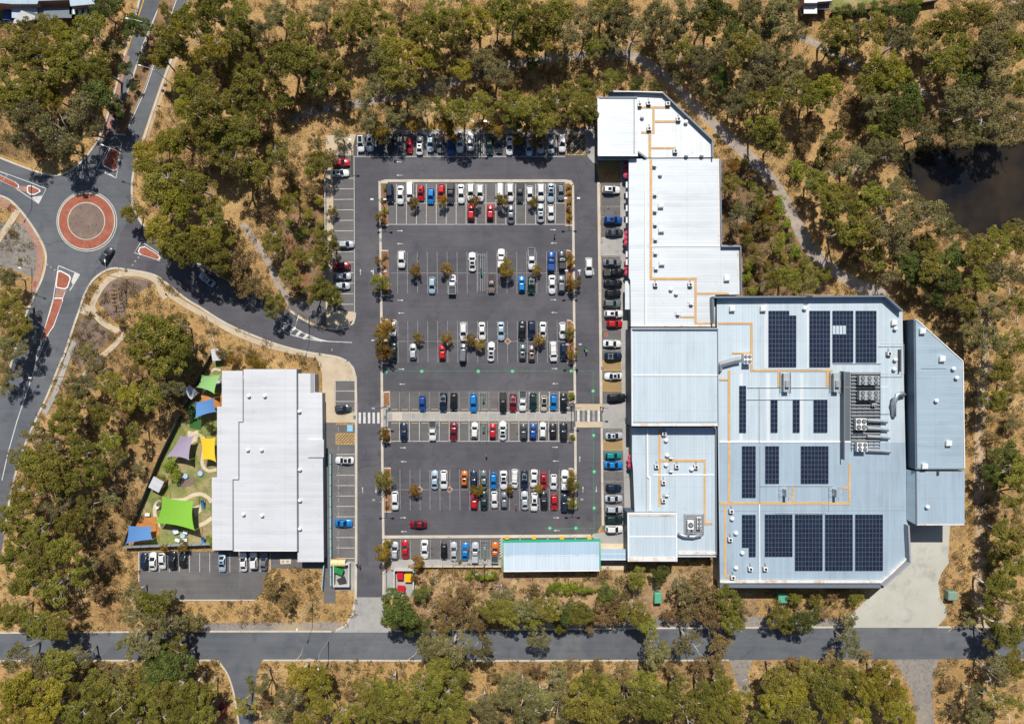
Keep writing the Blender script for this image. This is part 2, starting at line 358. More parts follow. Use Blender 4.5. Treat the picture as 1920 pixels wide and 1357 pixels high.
LEAF = {
 'O': leaf_mat('olive_leaves', (.100,.098,.018), (.205,.190,.034), (.32,.285,.056)),
 'Y': leaf_mat('yellow_olive_leaves', (.140,.126,.016), (.270,.238,.030), (.40,.335,.050)),
 'G': leaf_mat('dark_green_leaves', (.055,.074,.020), (.110,.132,.030), (.185,.200,.046)),
 'E': leaf_mat('grey_green_leaves', (.112,.104,.042), (.200,.180,.068), (.30,.262,.105)),
 'B': leaf_mat('rusty_leaves', (.125,.078,.014), (.230,.142,.022), (.33,.210,.036)),
 'L': leaf_mat('bright_green_leaves', (.13,.17,.016), (.22,.265,.028), (.33,.36,.05)),
 'T': leaf_mat('brown_scrub_leaves', (.155,.105,.042), (.245,.168,.066), (.35,.245,.105)),
}

# ------------------------------------------------------------------ ground and roads
BLOCK = []                                   # hard surfaces (pixels): no undergrowth there
def slab(name, pts, z, mat, parent=None, z0=-.15, block=True):
    if block: BLOCK.append(pts)
    return struct(MB().pprism(pts, z0, z, 0) if False else MB().prism([P(x, y)[:2] for x, y in pts], z0, z), name, mat, parent)
def rect(x0, y0, x1, y1): return [(x0,y0),(x1,y0),(x1,y1),(x0,y1)]

g = MB(); N = 60; E_ = 420.0
POND = smooth_line([(1694,300),(1712,283),(1760,276),(1830,270),(1890,268),(1960,272),(1960,415),(1918,415),(1890,428),(1862,440),(1830,448),(1800,436),(1770,410),(1735,385),(1706,352),(1694,300)], 4)[:-1]
_pr = random.Random(3); POND = [(x + _pr.uniform(-3.5,3.5), y + _pr.uniform(-3.5,3.5)) for x, y in POND]
gv = [(-E_ + 2*E_*i/N, -E_ + 2*E_*j/N, 0.0) for j in range(N+1) for i in range(N+1)]
g.add(gv, [(j*(N+1)+i, j*(N+1)+i+1, (j+1)*(N+1)+i+1, (j+1)*(N+1)+i) for j in range(N) for i in range(N)])
struct(g, 'ground', DRY)
# pond with a low earth bank
wm, wnn, wll, wb = new_mat('pond_water')
wb.inputs['Base Color'].default_value = (.014,.0125,.012,1); wb.inputs['Roughness'].default_value = .05; wb.inputs['IOR'].default_value = 1.33
wn2 = wnn.new('ShaderNodeTexNoise'); wn2.inputs['Scale'].default_value = .09; wn2.inputs['Detail'].default_value = 6; wcr = wnn.new('ShaderNodeValToRGB'); wcr.color_ramp.elements[0].position = .38; wcr.color_ramp.elements[0].color = (.009,.010,.013,1); wcr.color_ramp.elements[1].position = .66; wcr.color_ramp.elements[1].color = (.040,.030,.020,1)
wll.new(wn2.outputs[0], wcr.inputs[0]); wll.new(wcr.outputs[0], wb.inputs['Base Color'])
wno = wnn.new('ShaderNodeTexNoise'); wno.inputs['Scale'].default_value = 1.2; wno.inputs['Detail'].default_value = 4
wtc = wnn.new('ShaderNodeTexCoord'); wll.new(wtc.outputs['Object'], wno.inputs['Vector']); wll.new(wtc.outputs['Object'], wn2.inputs['Vector'])
wbp = wnn.new('ShaderNodeBump'); wbp.inputs['Strength'].default_value = .12; wbp.inputs['Distance'].default_value = .05
wll.new(wno.outputs[0], wbp.inputs['Height']); wll.new(wbp.outputs[0], wb.inputs['Normal'])
slab('pond_water', POND, .03, wm)
pc = (1815, 355)
bk = MB()
for k in range(len(POND)):
    a, b = POND[k], POND[(k+1) % len(POND)]
    def outp(p, f): return P(pc[0] + (p[0]-pc[0])*f, pc[1] + (p[1]-pc[1])*f)[:2]
    ia, ib, oa, ob = outp(a, .985), outp(b, .985), outp(a, 1.05), outp(b, 1.05)
    bk.add([(*ia, .02), (*ib, .02), (*outp(b, 1.02), .22), (*outp(a, 1.02), .22), (*ob, -.02), (*oa, -.02)], [(0,1,2,3), (3,2,4,5)])
struct(bk, 'pond_bank', LITTER)

RC = (163, 415)
roadN = [(262,-40),(366,-40),(356,0),(331,85),(305,155),(284,215),(266,272),(250,320),(246,360),(246,420),(150,400),(150,300),(168,284),(190,250),(212,180),(232,110),(262,0)]
slab('north_road', roadN, .030, ASPH_ROAD)
roadW = [(-60,278),(0,296),(60,318),(100,328),(130,322),(152,304),(170,284),(200,330),(180,420),(120,470),(86,490),(80,455),(60,423),(38,394),(18,375),(0,367),(-60,350)]
slab('west_road', roadW, .036, ASPH_ROAD)
slab('roundabout_road', circ(*RC, 84), .042, ASPH_ROAD)
roadS = [(84,450),(88,482),(83,515),(70,546),(50,590),(37,634),(20,690),(4,726),(-25,800),(-60,900),(-60,1120),(0,1050),(8,1000),(20,930),(38,860),(62,800),(90,740),(113,680),(122,662),(140,608),(150,580),(160,550),(178,522),(208,503),(235,470),(160,440)]
slab('south_road', roadS, .048, ASPH_ROAD)
entry = [(225,440),(252,395),(268,425),(302,455),(345,480),(400,510),(450,540),(500,562),(543,583),(565,598),(593,611),(630,618),(652,611),(664,596),(690,600),(690,680),(660,684),(650,676),(630,668),(580,660),(530,648),(480,630),(425,606),(375,575),(350,560),(312,530),(287,514),(240,505),(208,503)]
slab('entry_road', entry, .054, ASPH)
carpark = [(663,292),(663,262),(670,252),(1115,252),(1115,300),(1124,345),(1127,985),(1112,1010),(940,1010),(718,1010),(718,1119),(668,1119),(668,712),(660,690),(664,600)]
slab('car_park', carpark, .060, ASPH)
crouch = [(-60,1187),(380,1184),(600,1184),(1200,1178),(1600,1176),(1990,1175),(1990,1234),(1600,1236),(900,1237),(380,1236),(-60,1238)]
slab('lower_road', crouch, .030, ASPH_ROAD)
slab('side_road', [(411,1236),(420,1250),(431,1270),(442,1310),(452,1380),(474,1380),(478,1300),(482,1260),(492,1236)], .024, ASPH_ROAD)
slab('gravel_lane', [(1672,1234),(1690,1260),(1712,1300),(1722,1380),(1752,1380),(1748,1300),(1752,1260),(1762,1234)], .024, GRAVEL)
slab('gravel_driveway', [(1366,1234),(1376,1262),(1388,1300),(1408,1300),(1402,1262),(1412,1234)], .022, GRAVEL)
slab('road_shoulder', [(380,1168),(600,1166),(640,1166),(640,1186),(380,1186)], .018, GRAVEL)
slab('dirt_strip', [(960,1160),(1420,1155),(1600,1160),(1600,1178),(960,1180)], .016, GRAVEL)

# yard of concrete behind the supermarket, with joints between poured panels
yard_poly = [(1690,975),(1782,975),(1778,1040),(1779,1055),(1766,1072),(1759,1092),(1763,1122),(1776,1142),(1773,1157),(1756,1176),(1600,1176),(1586,1160),(1612,1136),(1640,1110),(1660,1094),(1690,1060)]
slab('loading_yard', yard_poly, .040, CONC_YARD)
drive = slab('entrance_driveway', [(668,1119),(718,1119),(720,1160),(735,1185),(625,1185),(650,1172),(664,1152)], .048, CONC)
sl = MB()
for (x0, y0, x1, y1) in ((669,1120,692,1147),(693,1120,717,1147),(669,1148.5,692,1183),(693,1148.5,717,1183)):
    o = struct(MB().prism([P(x, y)[:2] for x, y in rect(x0+.4,y0+.4,x1-.4,y1-.4)], .02, .066), 'concrete_slab', CONC, drive)

# walking tracks through the bush
tr = smooth_line([(1165,98),(1200,112),(1245,142),(1300,196),(1352,246),(1400,290),(1440,330),(1468,372),(1494,420),(1520,468),(1560,505),(1610,535),(1660,552)], 5)
slab_t = strip(MB(), tr, [18]*20 + [22]*(len(tr)-20), -.1, .020); struct(slab_t, 'walking_track', TRACK); BLOCK.append(ribbon(tr, 26))
tr2 = smooth_line([(1850,600),(1845,700),(1838,800),(1836,900),(1838,1000),(1836,1100),(1842,1180)], 4)
struct(strip(MB(), tr2, 20, -.1, .014), 'sandy_track', SAND)
tr3 = smooth_line([(545,225),(600,207),(660,196),(740,180),(860,150),(980,118),(1080,105),(1165,100)], 5)
struct(strip(MB(), tr3, 16, -.1, .014), 'bush_track', TRACK)
tr4 = smooth_line([(1500,70),(1525,80),(1560,100),(1640,140),(1690,160),(1720,165),(1740,190),(1735,215)], 5)
struct(strip(MB(), tr4, 13, -.1, .012), 'bush_footpath', TRACK)
tr5 = smooth_line([(455,420),(480,455),(505,495),(520,530),(540,560),(548,580)], 5)
struct(strip(MB(), tr5, 13, -.1, .02), 'garden_path', TRACK)
slab('path_apron', [(540,565),(560,560),(612,560),(612,612),(594,608),(566,594),(545,580)], .03, ASPH_OLD)
slab('garden_bed', [(492,440),(545,400),(600,370),(612,380),(612,560),(560,560),(530,530),(505,470)], .012, LITTER, block=False)
slab('mulch_bed', [(535,440),(548,450),(566,490),(585,545),(560,540),(545,500)], .02, MULCH, block=False)
slab('garden_slope', [(1352,300),(1395,300),(1440,350),(1480,420),(1530,500),(1560,552),(1392,552),(1392,460),(1354,455)], .012, LITTER, block=False)
slab('dry_verge', [(720,1075),(940,1075),(1170,1075),(1340,1058),(1345,1100),(1420,1110),(1420,1160),(960,1165),(790,1170),(760,1120)], .010, VERGE, block=False)

# ------------------------------------------------------------------ islands, kerbs and footpaths
def kerb(name, pts, w=4.0, z=.16, mat=None, closed=False, sm=0):
    if sm: pts = smooth_line(pts, sm)
    if closed: pts = list(pts) + [pts[0]]
    return struct(strip(MB(), pts, w, -.1, z), name, mat or KERB)

def island(name, pts, inner, mat, z=.15, kmat=None, kz=.19):
    o = slab(name, pts, kz, kmat or KERB)
    c = (sum(p[0] for p in pts)/len(pts), sum(p[1] for p in pts)/len(pts))
    ins = []
    for x, y in pts:
        d = math.hypot(x-c[0], y-c[1]); f = max(.2, (d-inner)/d); ins.append((c[0]+(x-c[0])*f, c[1]+(y-c[1])*f))
    struct(MB().prism([P(x, y)[:2] for x, y in ins], 0, kz+.02), 'paving' if mat in (BRICK, PINKBRICK) else 'garden_fill', mat, o)
    return o

# roundabout: kerb ring, red apron, soil centre
ra = slab('roundabout_island', circ(*RC, 54), .16, KERB)
struct(MB().prism([P(x, y)[:2] for x, y in circ(*RC, 51.5)], 0, .20), 'red_apron', BRICK, ra)
struct(MB().prism([P(x, y)[:2] for x, y in circ(*RC, 35.5)], 0, .28), 'inner_kerb', KERB, ra)
struct(MB().prism([P(x, y)[:2] for x, y in circ(*RC, 33.5)], 0, .34), 'soil_mound', SOIL, ra)
PAINTW2 = PAINT_W
def ring_line(cx, cy, r, w, name, mat, z):
    struct(strip(MB(), circ(cx, cy, r, 64) + [(cx+r, cy)], w, .0, z), name, mat)
ring_line(*RC, 56.2, 1.2, 'painted_ring', PAINT_W, .055)
# splitter islands
isl = 'splitter_island'
island(isl, [(208,276),(222,274),(226,280),(220,320),(214,322),(194,312),(192,306)], 2.6, BRICK, kmat=TRIM_WHITE)
island(isl, [(109,508),(114,507),(131,516),(134,522),(128,540),(122,543),(106,540),(105,534)], 2.6, BRICK, kmat=TRIM_WHITE)
island(isl, [(103,558),(118,558),(119,564),(102,612),(82,640),(78,642),(77,638),(92,590)], 2.4, BRICK, kmat=TRIM_WHITE)
island(isl, [(-20,322),(0,328),(30,342),(36,347),(37,353),(32,354),(0,339),(-20,330)], 2.0, BRICK, kmat=TRIM_WHITE)
island(isl, [(53,348),(60,348),(76,356),(77,360),(66,366),(58,366),(52,362),(51,352)], 2.4, BRICK, kmat=TRIM_WHITE)
island(isl, [(262,464),(272,462),(298,478),(302,484),(298,488),(264,478),(259,472)], 2.2, BRICK, kmat=TRIM_WHITE)
struct(MB().prism([P(x, y)[:2] for x, y in [(37,349),(52,350),(51,361),(34,356)]], 0, .07), 'crossing_gap', PINKBRICK)
struct(MB().prism([P(x, y)[:2] for x, y in [(106,542),(127,543),(118,557),(103,557)]], 0, .07), 'crossing_gap', PINKBRICK)
island('road_median', [(304,-30),(329,-30),(329,0),(300,85),(272,166),(240,236),(236,255),(215,253),(222,226),(233,193),(262,108),(296,22)], 3, LITTER)
# white outlines painted round the splitters
def paint_line(pts, w=1.5, z=.072, mat=None, name='painted_line', sm=0):
    if sm: pts = smooth_line(pts, sm)
    return struct(strip(MB(), pts, w, .0, z), name, mat or PAINT_W)
paint_line([(206,272),(181,318),(218,334),(224,300),(228,272)], 1.6)
paint_line([(110,498),(150,515),(131,545)], 1.8); paint_line([(110,498),(100,560),(78,640),(66,690),(52,730),(32,790),(15,850),(4,900)], 1.6)
paint_line([(122,548),(100,610),(80,650),(70,676)], 1.4)
paint_line([(0,332),(40,360),(73,382),(87,354),(50,340),(0,322)], 1.6)
paint_line([(265,453),(252,474),(300,489),(303,478),(265,453)], 1.4)
struct(MB().prism([P(x, y)[:2] for x, y in [(181,318),(196,318),(218,334),(205,328)]], 0, .082), 'painted_wedge', PAINT_W)
struct(MB().prism([P(x, y)[:2] for x, y in [(150,514),(140,512),(134,528),(137,534)]], 0, .082), 'painted_wedge', PAINT_W)
struct(MB().prism([P(x, y)[:2] for x, y in [(73,383),(80,366),(74,368),(60,370)]], 0, .082), 'painted_wedge', PAINT_W)
struct(MB().prism([P(x, y)[:2] for x, y in [(75,650),(66,690),(64,690),(72,650)]], 0, .086), 'painted_wedge', PAINT_W)
for q in ((89,496),(96,501),(103,506),(260,483),(254,490),(249,497),(75,350),(80,344)):
    struct(MB().prism([P(x, y)[:2] for x, y in circ(q[0], q[1], 1.7, 8)], 0, .085), 'give_way_dot', PAINT_WF)
# yellow edge lines and kerbs of the public roads
kerb('road_kerb', [(262,-20),(262,0),(246,60),(233,108),(214,178),(191,250),(168,286),(150,306),(128,322),(100,329),(60,319),(0,296)], 4, sm=4)
kerb('road_kerb', [(362,-20),(357,0),(332,85),(306,155),(285,215),(267,272),(251,322),(248,370),(254,395),(270,424),(304,454),(345,479),(400,509),(450,539)], 4, sm=4)
kerb('road_kerb', [(0,367),(18,375),(38,394),(60,423),(79,455),(87,482),(82,515),(69,546),(49,590),(36,634),(19,690),(3,726)], 4, sm=4)
kerb('road_kerb', [(8,1000),(20,930),(38,860),(62,800),(90,740),(113,682),(122,662),(140,608),(150,580),(160,550),(178,522),(208,504),(240,506),(287,515),(312,531),(350,561),(375,576),(425,607),(480,631),(530,649),(580,661),(630,669),(650,677)], 4, sm=4)
paint_line([(270,0),(252,55),(236,105)], 2.0, mat=PAINT_Y); paint_line([(354,0),(329,88),(303,156),(264,270)], 2.0, mat=PAINT_Y)
paint_line([(162,289),(147,307),(126,318),(104,325),(60,314),(0,291)], 1.6, mat=PAINT_Y, sm=4)
paint_line([(60,426),(76,456),(83,483),(79,513),(66,545),(46,592)], 1.6, mat=PAINT_Y, sm=4)
paint_line([(304,0),(268,85),(233,193),(222,226)], 1.6); paint_line([(331,0),(300,88),(274,166),(242,236)], 1.6)
kerb('road_kerb', [(-40,1186),(380,1183),(622,1183)], 3); kerb('road_kerb', [(740,1182),(1200,1177),(1598,1175)], 3); kerb('road_kerb', [(1756,1175),(1980,1174)], 3)
kerb('road_kerb', [(-40,1238),(408,1237)], 3); kerb('road_kerb', [(494,1237),(900,1238),(1366,1237)], 3)
kerb('road_kerb', [(408,1238),(420,1252),(430,1270),(440,1305),(450,1370)], 3, sm=3)

# footpaths left of the roundabout
def path(name, pts, w, z=.12, mat=None, sm=5):
    p = smooth_line(pts, sm); BLOCK.append(ribbon(p, w if not isinstance(w, list) else w[0]))
    return struct(strip(MB(), p, w, -.1, z), name, mat or CONC_TAN)
path('footpath', [(312,560),(302,545),(296,530),(280,519),(255,513),(228,514),(206,523),(190,540),(179,560),(174,576),(186,598),(208,614),(232,624)], 11)
path('footpath', [(232,628),(214,648),(192,668),(170,690),(140,730)], 10, .125)
path('footpath', [(166,572),(158,590)], 16, .118)
path('footpath', [(34,394),(18,420),(0,446),(-20,476)], 12, mat=CONC_TAN)
path('brick_footpath', [(40,404),(58,432),(72,462),(76,485),(72,512),(66,536),(60,548)], 12, .115, PINKBRICK)
path('brick_footpath', [(-20,372),(0,378),(18,388)], 12, .115, PINKBRICK)
path('footpath', [(140,640),(128,670),(112,715),(100,745),(84,775)], 9, .11, CONC)
path('verge_footpath', [(240,105),(226,150),(215,200),(205,235),(190,262)], 9, .05, PINKBRICK)
path('verge_footpath', [(330,105),(312,150),(290,210),(275,255)], 11, .05, SAND)
for q, a in (((163,566),.0), ((227,622),.6), ((26,392),.5), ((66,533),.3)):
    struct(MB().prism([P(q[0]+x*math.cos(a)-y*math.sin(a), q[1]+x*math.sin(a)+y*math.cos(a))[:2] for x, y in ((-3,-5),(3,-5),(3,5),(-3,5))], 0, .14), 'tactile_pad', BRICK)
slab('dry_island', [(-30,400),(20,424),(42,412),(58,436),(68,468),(70,500),(62,520),(0,498),(-30,488)], .03, GRAVEL, block=False)
slab('dry_island', [(182,560),(196,535),(220,524),(250,520),(290,530),(240,560),(234,600),(210,600)], .03, SOIL, block=False)
slab('dry_island', [(152,596),(176,600),(210,628),(150,690),(132,670)], .028, SOIL, block=False)
# concrete apron and path beside the entry road
ap = slab('entry_footpath', [(592,666),(630,669),(650,678),(660,690),(667,710),(667,792),(606,792),(604,700)], .11, CONC_TAN)
path('footpath', [(312,548),(345,570),(385,592),(430,618),(480,640),(540,657),(600,668)], 10, .12)

# ------------------------------------------------------------------ car park: kerbs, bays, islands, paint
def kline(x0, y0, x1, y1, z=.18): 
    BLOCK.append(rect(x0,y0,x1,y1)); return struct(MB().prism([P(x, y)[:2] for x, y in rect(x0,y0,x1,y1)], -.1, z), 'kerb', KERB)
kerb('kerb', [(712,340),(712,346),(713.5,440),(715,560),(716,700),(717,860),(719,1010)], 4.5)
kerb('kerb', [(714,342),(722,339.5),(1060,339.5),(1070,341),(1074,348)], 5)
kerb('kerb', [(1074,346),(1075,440),(1076.5,600),(1078,756)], 4.5); kerb('kerb', [(1078.5,800),(1079,870),(1079.5,955)], 4.5)
kerb('kerb', [(1122,341),(1124,500),(1126,640),(1127,757)], 5); kerb('kerb', [(1128,802),(1129,900),(1130.5,985)], 4)
kerb('kerb', [(721,1006),(940,1005),(1108,1004)], 5.5)
kerb('kerb', [(652,612),(662,606),(665.5,594),(665.5,586)], 4); kerb('kerb', [(545,583),(567,598),(595,611),(630,617),(652,612)], 4, sm=4)
kerb('kerb', [(652,678),(662,690),(667,708),(668,760),(668,1040),(667,1118),(662,1150),(648,1172),(630,1182)], 4.5, sm=0)
kerb('kerb', [(719,1012),(719.5,1060),(719,1118)], 4)
def bay(name, x0, y0, x1, y1, mat=None, z=.072): return slab(name, rect(x0,y0,x1,y1), z, mat or ASPH_OLD)
bay('parking_bays', 625, 292, 664, 585); bay('parking_bays', 629, 796, 666, 1052); bay('parking_bays', 628, 713, 665, 773, z=.14)
bay('parking_bays', 727, 344, 1060, 421, z=.068); bay('parking_bays', 732, 733, 1067, 772); bay('parking_bays', 733, 790, 1068, 827)
bay('parking_bays', 733, 1010, 940, 1048); bay('parking_bays', 670, 253, 1060, 294, z=.068); bay('parking_bays', 1127, 343, 1165, 444, z=.07)
bay('parking_bays', 1128, 481, 1168, 757, z=.07); bay('parking_bays', 1130, 804, 1170, 992, z=.07)
# footpaths in the car park
slab('shop_footpath', [(1098,238),(1122,236),(1122,308),(1112,306),(1103,296),(1098,284)], .16, CONC)
slab('shop_footpath', [(1163,297),(1185,297),(1190,990),(1172,1000),(1166,760),(1163,500)], .10, CONC)
slab('shop_footpath', rect(1127,445,1166,480), .115, CONC); slab('shop_footpath', [(1129,757),(1168,757),(1171,803),(1130,803)], .115, CONC)
slab('top_footpath', [(735,243),(1100,243),(1100,252),(735,252)], .12, CONC)
slab('bottom_footpath', [(733,1048),(940,1048),(940,1058),(765,1058),(765,1070),(733,1070)], .12, CONC)
slab('corner_footpath', [(1112,1000),(1172,994),(1172,1055),(1125,1055),(1122,1012),(1108,1006)], .125, CONC)
slab('cream_pad', rect(1126,1018,1172,1030), .135, PATHSAND); slab('cream_pad', rect(1127,1058,1174,1068), .135, PATHSAND)
slab('end_island', [(612,584),(664,584),(664,596),(654,609),(632,615),(612,611)], .14, CONC_TAN)
slab('bay_edge_path', rect(611,292,625,584), .12, CONC_TAN); slab('corner_island', [(611,255),(668,252),(662,276),(662,292),(640,292),(611,292)], .13, CONC_TAN)
slab('wall_footpath', rect(607,792,629,1130), .10, ASPH_OLD)
slab('bin_pad', rect(629,1052,667,1106), .12, CONC); slab('bin_pad', [(721,1068),(780,1068),(780,1117),(740,1117),(735,1122),(721,1122)], .12, CONC)
mid = slab('median_footpath', rect(716,772,1076,789), .10, KERB)
for k in range(20):
    x0 = 718 + k*17.9
    if k not in (1,):
        struct(MB().prism([P(x, y)[:2] for x, y in rect(x0+.25, 773.6, x0+17.4, 787)], .05, .135 + .004*(k % 3)), 'paving_slab', CONC, mid)
slab('ramp_path', rect(717,764,728,800), .12, CONC)
cross = slab('raised_crossing', [(1078,757),(1129,757),(1130,801),(1079,801)], .09, CONC_TAN)
struct(MB().prism([P(x, y)[:2] for x, y in [(1079,769),(1129,769),(1130,790),(1079,790)]], 0, .105), 'dark_band', ASPH_OLD, cross)
for k in range(5):
    x = 1082 + k*9.6
    struct(MB().prism([P(a, b)[:2] for a, b in rect(x, 769, x+4.6, 790)], 0, .118), 'stripe', PAINT_WF if k % 2 else PAINT_W, cross)
z_ = MB()
for k in range(5): z_.prism([P(a, b)[:2] for a, b in rect(672.5+k*8.7, 773, 677+k*8.7, 793.5)], .0, .085)
struct(z_, 'zebra_crossing', PAINT_W)
# bay lines
def lines(segs, w=.85, z=.088, mat=None, name='bay_lines'):
    m = MB()
    for x0, y0, x1, y1 in segs: strip(m, [(x0,y0),(x1,y1)], w, .0, z)
    return struct(m, name, mat or PAINT_W)
bx = [743.6 + 18.62*i for i in range(18)]
lines([(x,345,x,421) for x in bx] + [(727,381.3,1060,381.3),(727,421,1060,421)])
for (y0, yc, y1, xs) in ((470,512,551,745),(600,640,681,746),(878,917.5,957,750)):
    lines([(xs+18.65*i, y0+2, xs+18.65*i+.6, y1-1) for i in range(17)] + [(730,yc,1062,yc)], .7, mat=PAINT_WF)
lines([(749+18.65*i, 734, 749+18.65*i, 772) for i in range(17)], .7, mat=PAINT_WF)
lines([(732+18.65*13+18.65*i, 734, 732+18.65*13+18.65*i, 772) for i in range(5)], 1.0, z=.094)
lines([(749+18.65*i, 790, 749+18.65*i, 827) for i in range(17)] + [(733,827,1068,827)], .9)
lines([(751+18.7*i, 1011, 751+18.7*i, 1047) for i in range(10)], .8, mat=PAINT_WF)
lines([(670.5+18.62*i, 255, 670.5+18.62*i, 294) for i in range(21)] + [(664,294,1060,294)])
lines([(625.5, 335+19.65*i, 663, 334.6+19.65*i) for i in range(13)] + [(664,292,665,585)], .9)
lines([(631, 812+(i+1)*19.45 + 20, 665, 812+(i+1)*19.45 + 20) for i in range(11)], .9)
m_ = [(634.5, 800+i*12.1, 634.5, 808.5+i*12.1) for i in range(21)]; lines(m_, .9, mat=PAINT_WF)
lines([(629, 713.5+19.4*i, 665, 713.5+19.4*i) for i in range(4)] + [(629,713,629,773)], .8, z=.155)
lines([(1127, 368+19.4*i, 1164, 368+19.4*i) for i in range(4)] + [(1128.5, 482+19.4*i, 1168, 482+19.4*i) for i in range(10)] + [(1130, 805+19.2*i, 1169, 805+19.2*i) for i in range(2)] + [(1130, 844+19.4*i, 1169, 844+19.4*i) for i in range(8)] + [(1164,483,1168,700)], .8, mat=PAINT_WF)
def hatch(x0, y0, x1, y1, step=4.2, z=.092, slope=1.0):
    m = MB()
    for a, b, c, d in ((x0,y0,x1,y0),(x1,y0,x1,y1),(x1,y1,x0,y1),(x0,y1,x0,y0)): strip(m, [(a,b),(c,d)], 1.0, 0, z-.008)
    t = x0 - (y1-y0)*slope
    while t < x1:
        ya, yb = y1, y0; xa, xb = t, t + (y1-y0)*slope
        if xa < x0: ya -= (x0-xa)/slope; xa = x0
        if xb > x1: yb += (xb-x1)/slope; xb = x1
        if ya - yb > .6: strip(m, [(xa,ya),(xb,yb)], 1.6, 0, z)
        t += step
    return struct(m, 'yellow_hatching', PAINT_Y)
hatch(1061.5,253,1097,291,13,slope=.95); hatch(1129,676,1165,694,5.4); hatch(1129,713.5,1166,733,5.4); hatch(1130.5,826,1167,844,5.4); hatch(630,812.5,665,832.5,5.8)
struct(MB().prism([P(x, y)[:2] for x, y in rect(651,796.5,661.5,808.5)], 0, .096), 'accessible_bay_panel', PAINT_B)
struct(strip(MB(), circ(1136.5,627.5,3,14)+[(1139.5,627.5)], 1.6, 0, .095), 'red_bay_symbol', PAINT_R)
# arrows
def arrow(x, y, d, s=1.0, mat=None):
    pts = [(-6,-.45),(-1.5,-.45),(-1.5,-.5),(2,-.5),(2,-1.7),(6,0),(2,1.7),(2,.5),(-6,.45)]
    c, s_ = {'r': (1,0), 'l': (-1,0), 'u': (0,-1), 'd': (0,1)}[d]
    struct(MB().prism([P(x + (a*c - b*s_)*s, y + (a*s_ + b*c)*s)[:2] for a, b in pts], 0, .09), 'lane_arrow', mat or PAINT_W)
for x, y, d in ((750,433,'r'),(750,457,'l'),(751,563,'r'),(752,587,'l'),(753,692,'r'),(754,720,'l'),(756,839,'r'),(757,865,'l'),(756,970,'r'),(757,996,'l'),
                (1037,431,'r'),(1038,456,'l'),(1038,562,'r'),(1039,586,'l'),(1040,691,'r'),(1041,719,'l'),(1041,838,'r'),(1042,864,'l'),(1043,970,'r'),(1044,994,'l'),
                (748,304,'l'),(749,329,'l'),(676,510,'u'),(700,510,'d'),(680,918,'u'),(705,918,'d'),(1087,510,'u'),(1113,510,'d'),(1093,917,'u'),(1118,917,'d'),(1087,800+60,'u')):
    arrow(x, y, d, .95)
# hatched traffic island painted on the entry road
isp = smooth_line([(527,612),(530,606),(540,607),(556,617),(572,626),(586,631),(610,639),(640,641),(660,642)], 4)
paint_line(isp, 1.3, .082); paint_line(smooth_line([(527,612),(530,618),(545,627),(562,632),(580,636),(604,640)], 4), 1.3, .086)
for k in range(4):
    x, y = 533+k*13, 612+k*6
    struct(MB().prism([P(a, b)[:2] for a, b in [(x+3,y-5),(x+8,y-2),(x-1,y+7),(x-5,y+4)]], 0, .092), 'painted_bar', PAINT_W)
struct(MB().prism([P(a, b)[:2] for a, b in [(578,632),(590,633),(622,641),(600,639.6)]], 0, .096), 'painted_wedge', PAINT_W)
# green pick-up lane line with its small signs painted on the asphalt
lines([(728,695.5,1112,695),(1112,695,1112,757),(1112,801,1114,1002),(1020,990,1114,990)], 1.0, .09, PAINT_GF, 'green_guide_line')
for x, y, a in ((791,696,0),(897,696,0),(961,696,0),(1071,695,0),(1112,733,1),(1113,816,1),(1114,884,1),(1114,952,1),(1031,989.5,0),(1080,989.5,0),(723.5,697,0)):
    sg = struct(MB().prism([P(p, q)[:2] for p, q in circ(x, y, 3.9, 14)], 0, .098), 'pick_up_marker', PAINT_G)
    gl = MB()
    if a: gl.prism([P(p, q)[:2] for p, q in rect(x-1.8,y-1.6,x+1.8,y-.4)], .05, .106).prism([P(p, q)[:2] for p, q in rect(x-.8,y-.2,x+.8,y+1.9)], .05, .106)
    else: gl.prism([P(p, q)[:2] for p, q in rect(x-1.7,y-1.8,x-.5,y+1.8)], .05, .106).prism([P(p, q)[:2] for p, q in rect(x+.2,y-.8,x+2.0,y+.8)], .05, .106)
    struct(gl, 'marker_symbol', PAINT_W, sg)
# wheel stops of the middle rows
ws = MB().box(-.85, .85, -.08, .08, 0, .1).build('wheel_stop', CONC_TAN); wsd = ws.data; bpy.data.objects.remove(ws)
k = 0
for y in (767.5, 793):
    for i in (range(17)):
        x = 740.5 + 18.65*i
        o = mesh_obj('wheel_stop', wsd, None, P(x, y, .07)); k += 1
        tag(o, '%s concrete wheel stop from the left %s the paved path between the middle rows' % (ordn(i), 'above' if y < 780 else 'below'), 'wheel stop', 'concrete wheel stops')
# planted end islands
for pts in ([(716,342),(727,342),(728,424),(716,424)], [(1059,343),(1066,342),(1073,346),(1073,424),(1060,424)], [(715,469),(728,469),(729,555),(716,555)], [(1062,468),(1070,470),(1074,476),(1074,550),(1062,550)],
            [(716,598),(728,598),(729,682),(717,682)], [(1063,599),(1070,600),(1076,606),(1076,682),(1063,682)], [(719,734),(731,733),(732,763),(719,763)], [(1066,733),(1077,733),(1077,752),(1067,756)],
            [(720,803),(732,803),(733,830),(720,830)], [(1068,812),(1078,812),(1078,828),(1068,828)], [(720,876),(733,876),(734,960),(721,960)], [(1066,877),(1074,877),(1078,884),(1078,954),(1067,954)]):
    island('planter_island', pts, 2.3, MULCH)
DIAMONDS = [(779,381),(833,379),(889,381),(944,380),(1002,381),(783,511),(838,511),(950,511),(1006,511),(784,639),(838,640),(893,640),(952,640),(1010,640),(787,917),(843,917),(897,918),(956,918),(1006,918),(628,396)]
for x, y in DIAMONDS:
    island('tree_planter', [(x,y-6.5),(x+6.5,y),(x,y+6.5),(x-6.5,y)], 1.5, MULCH)
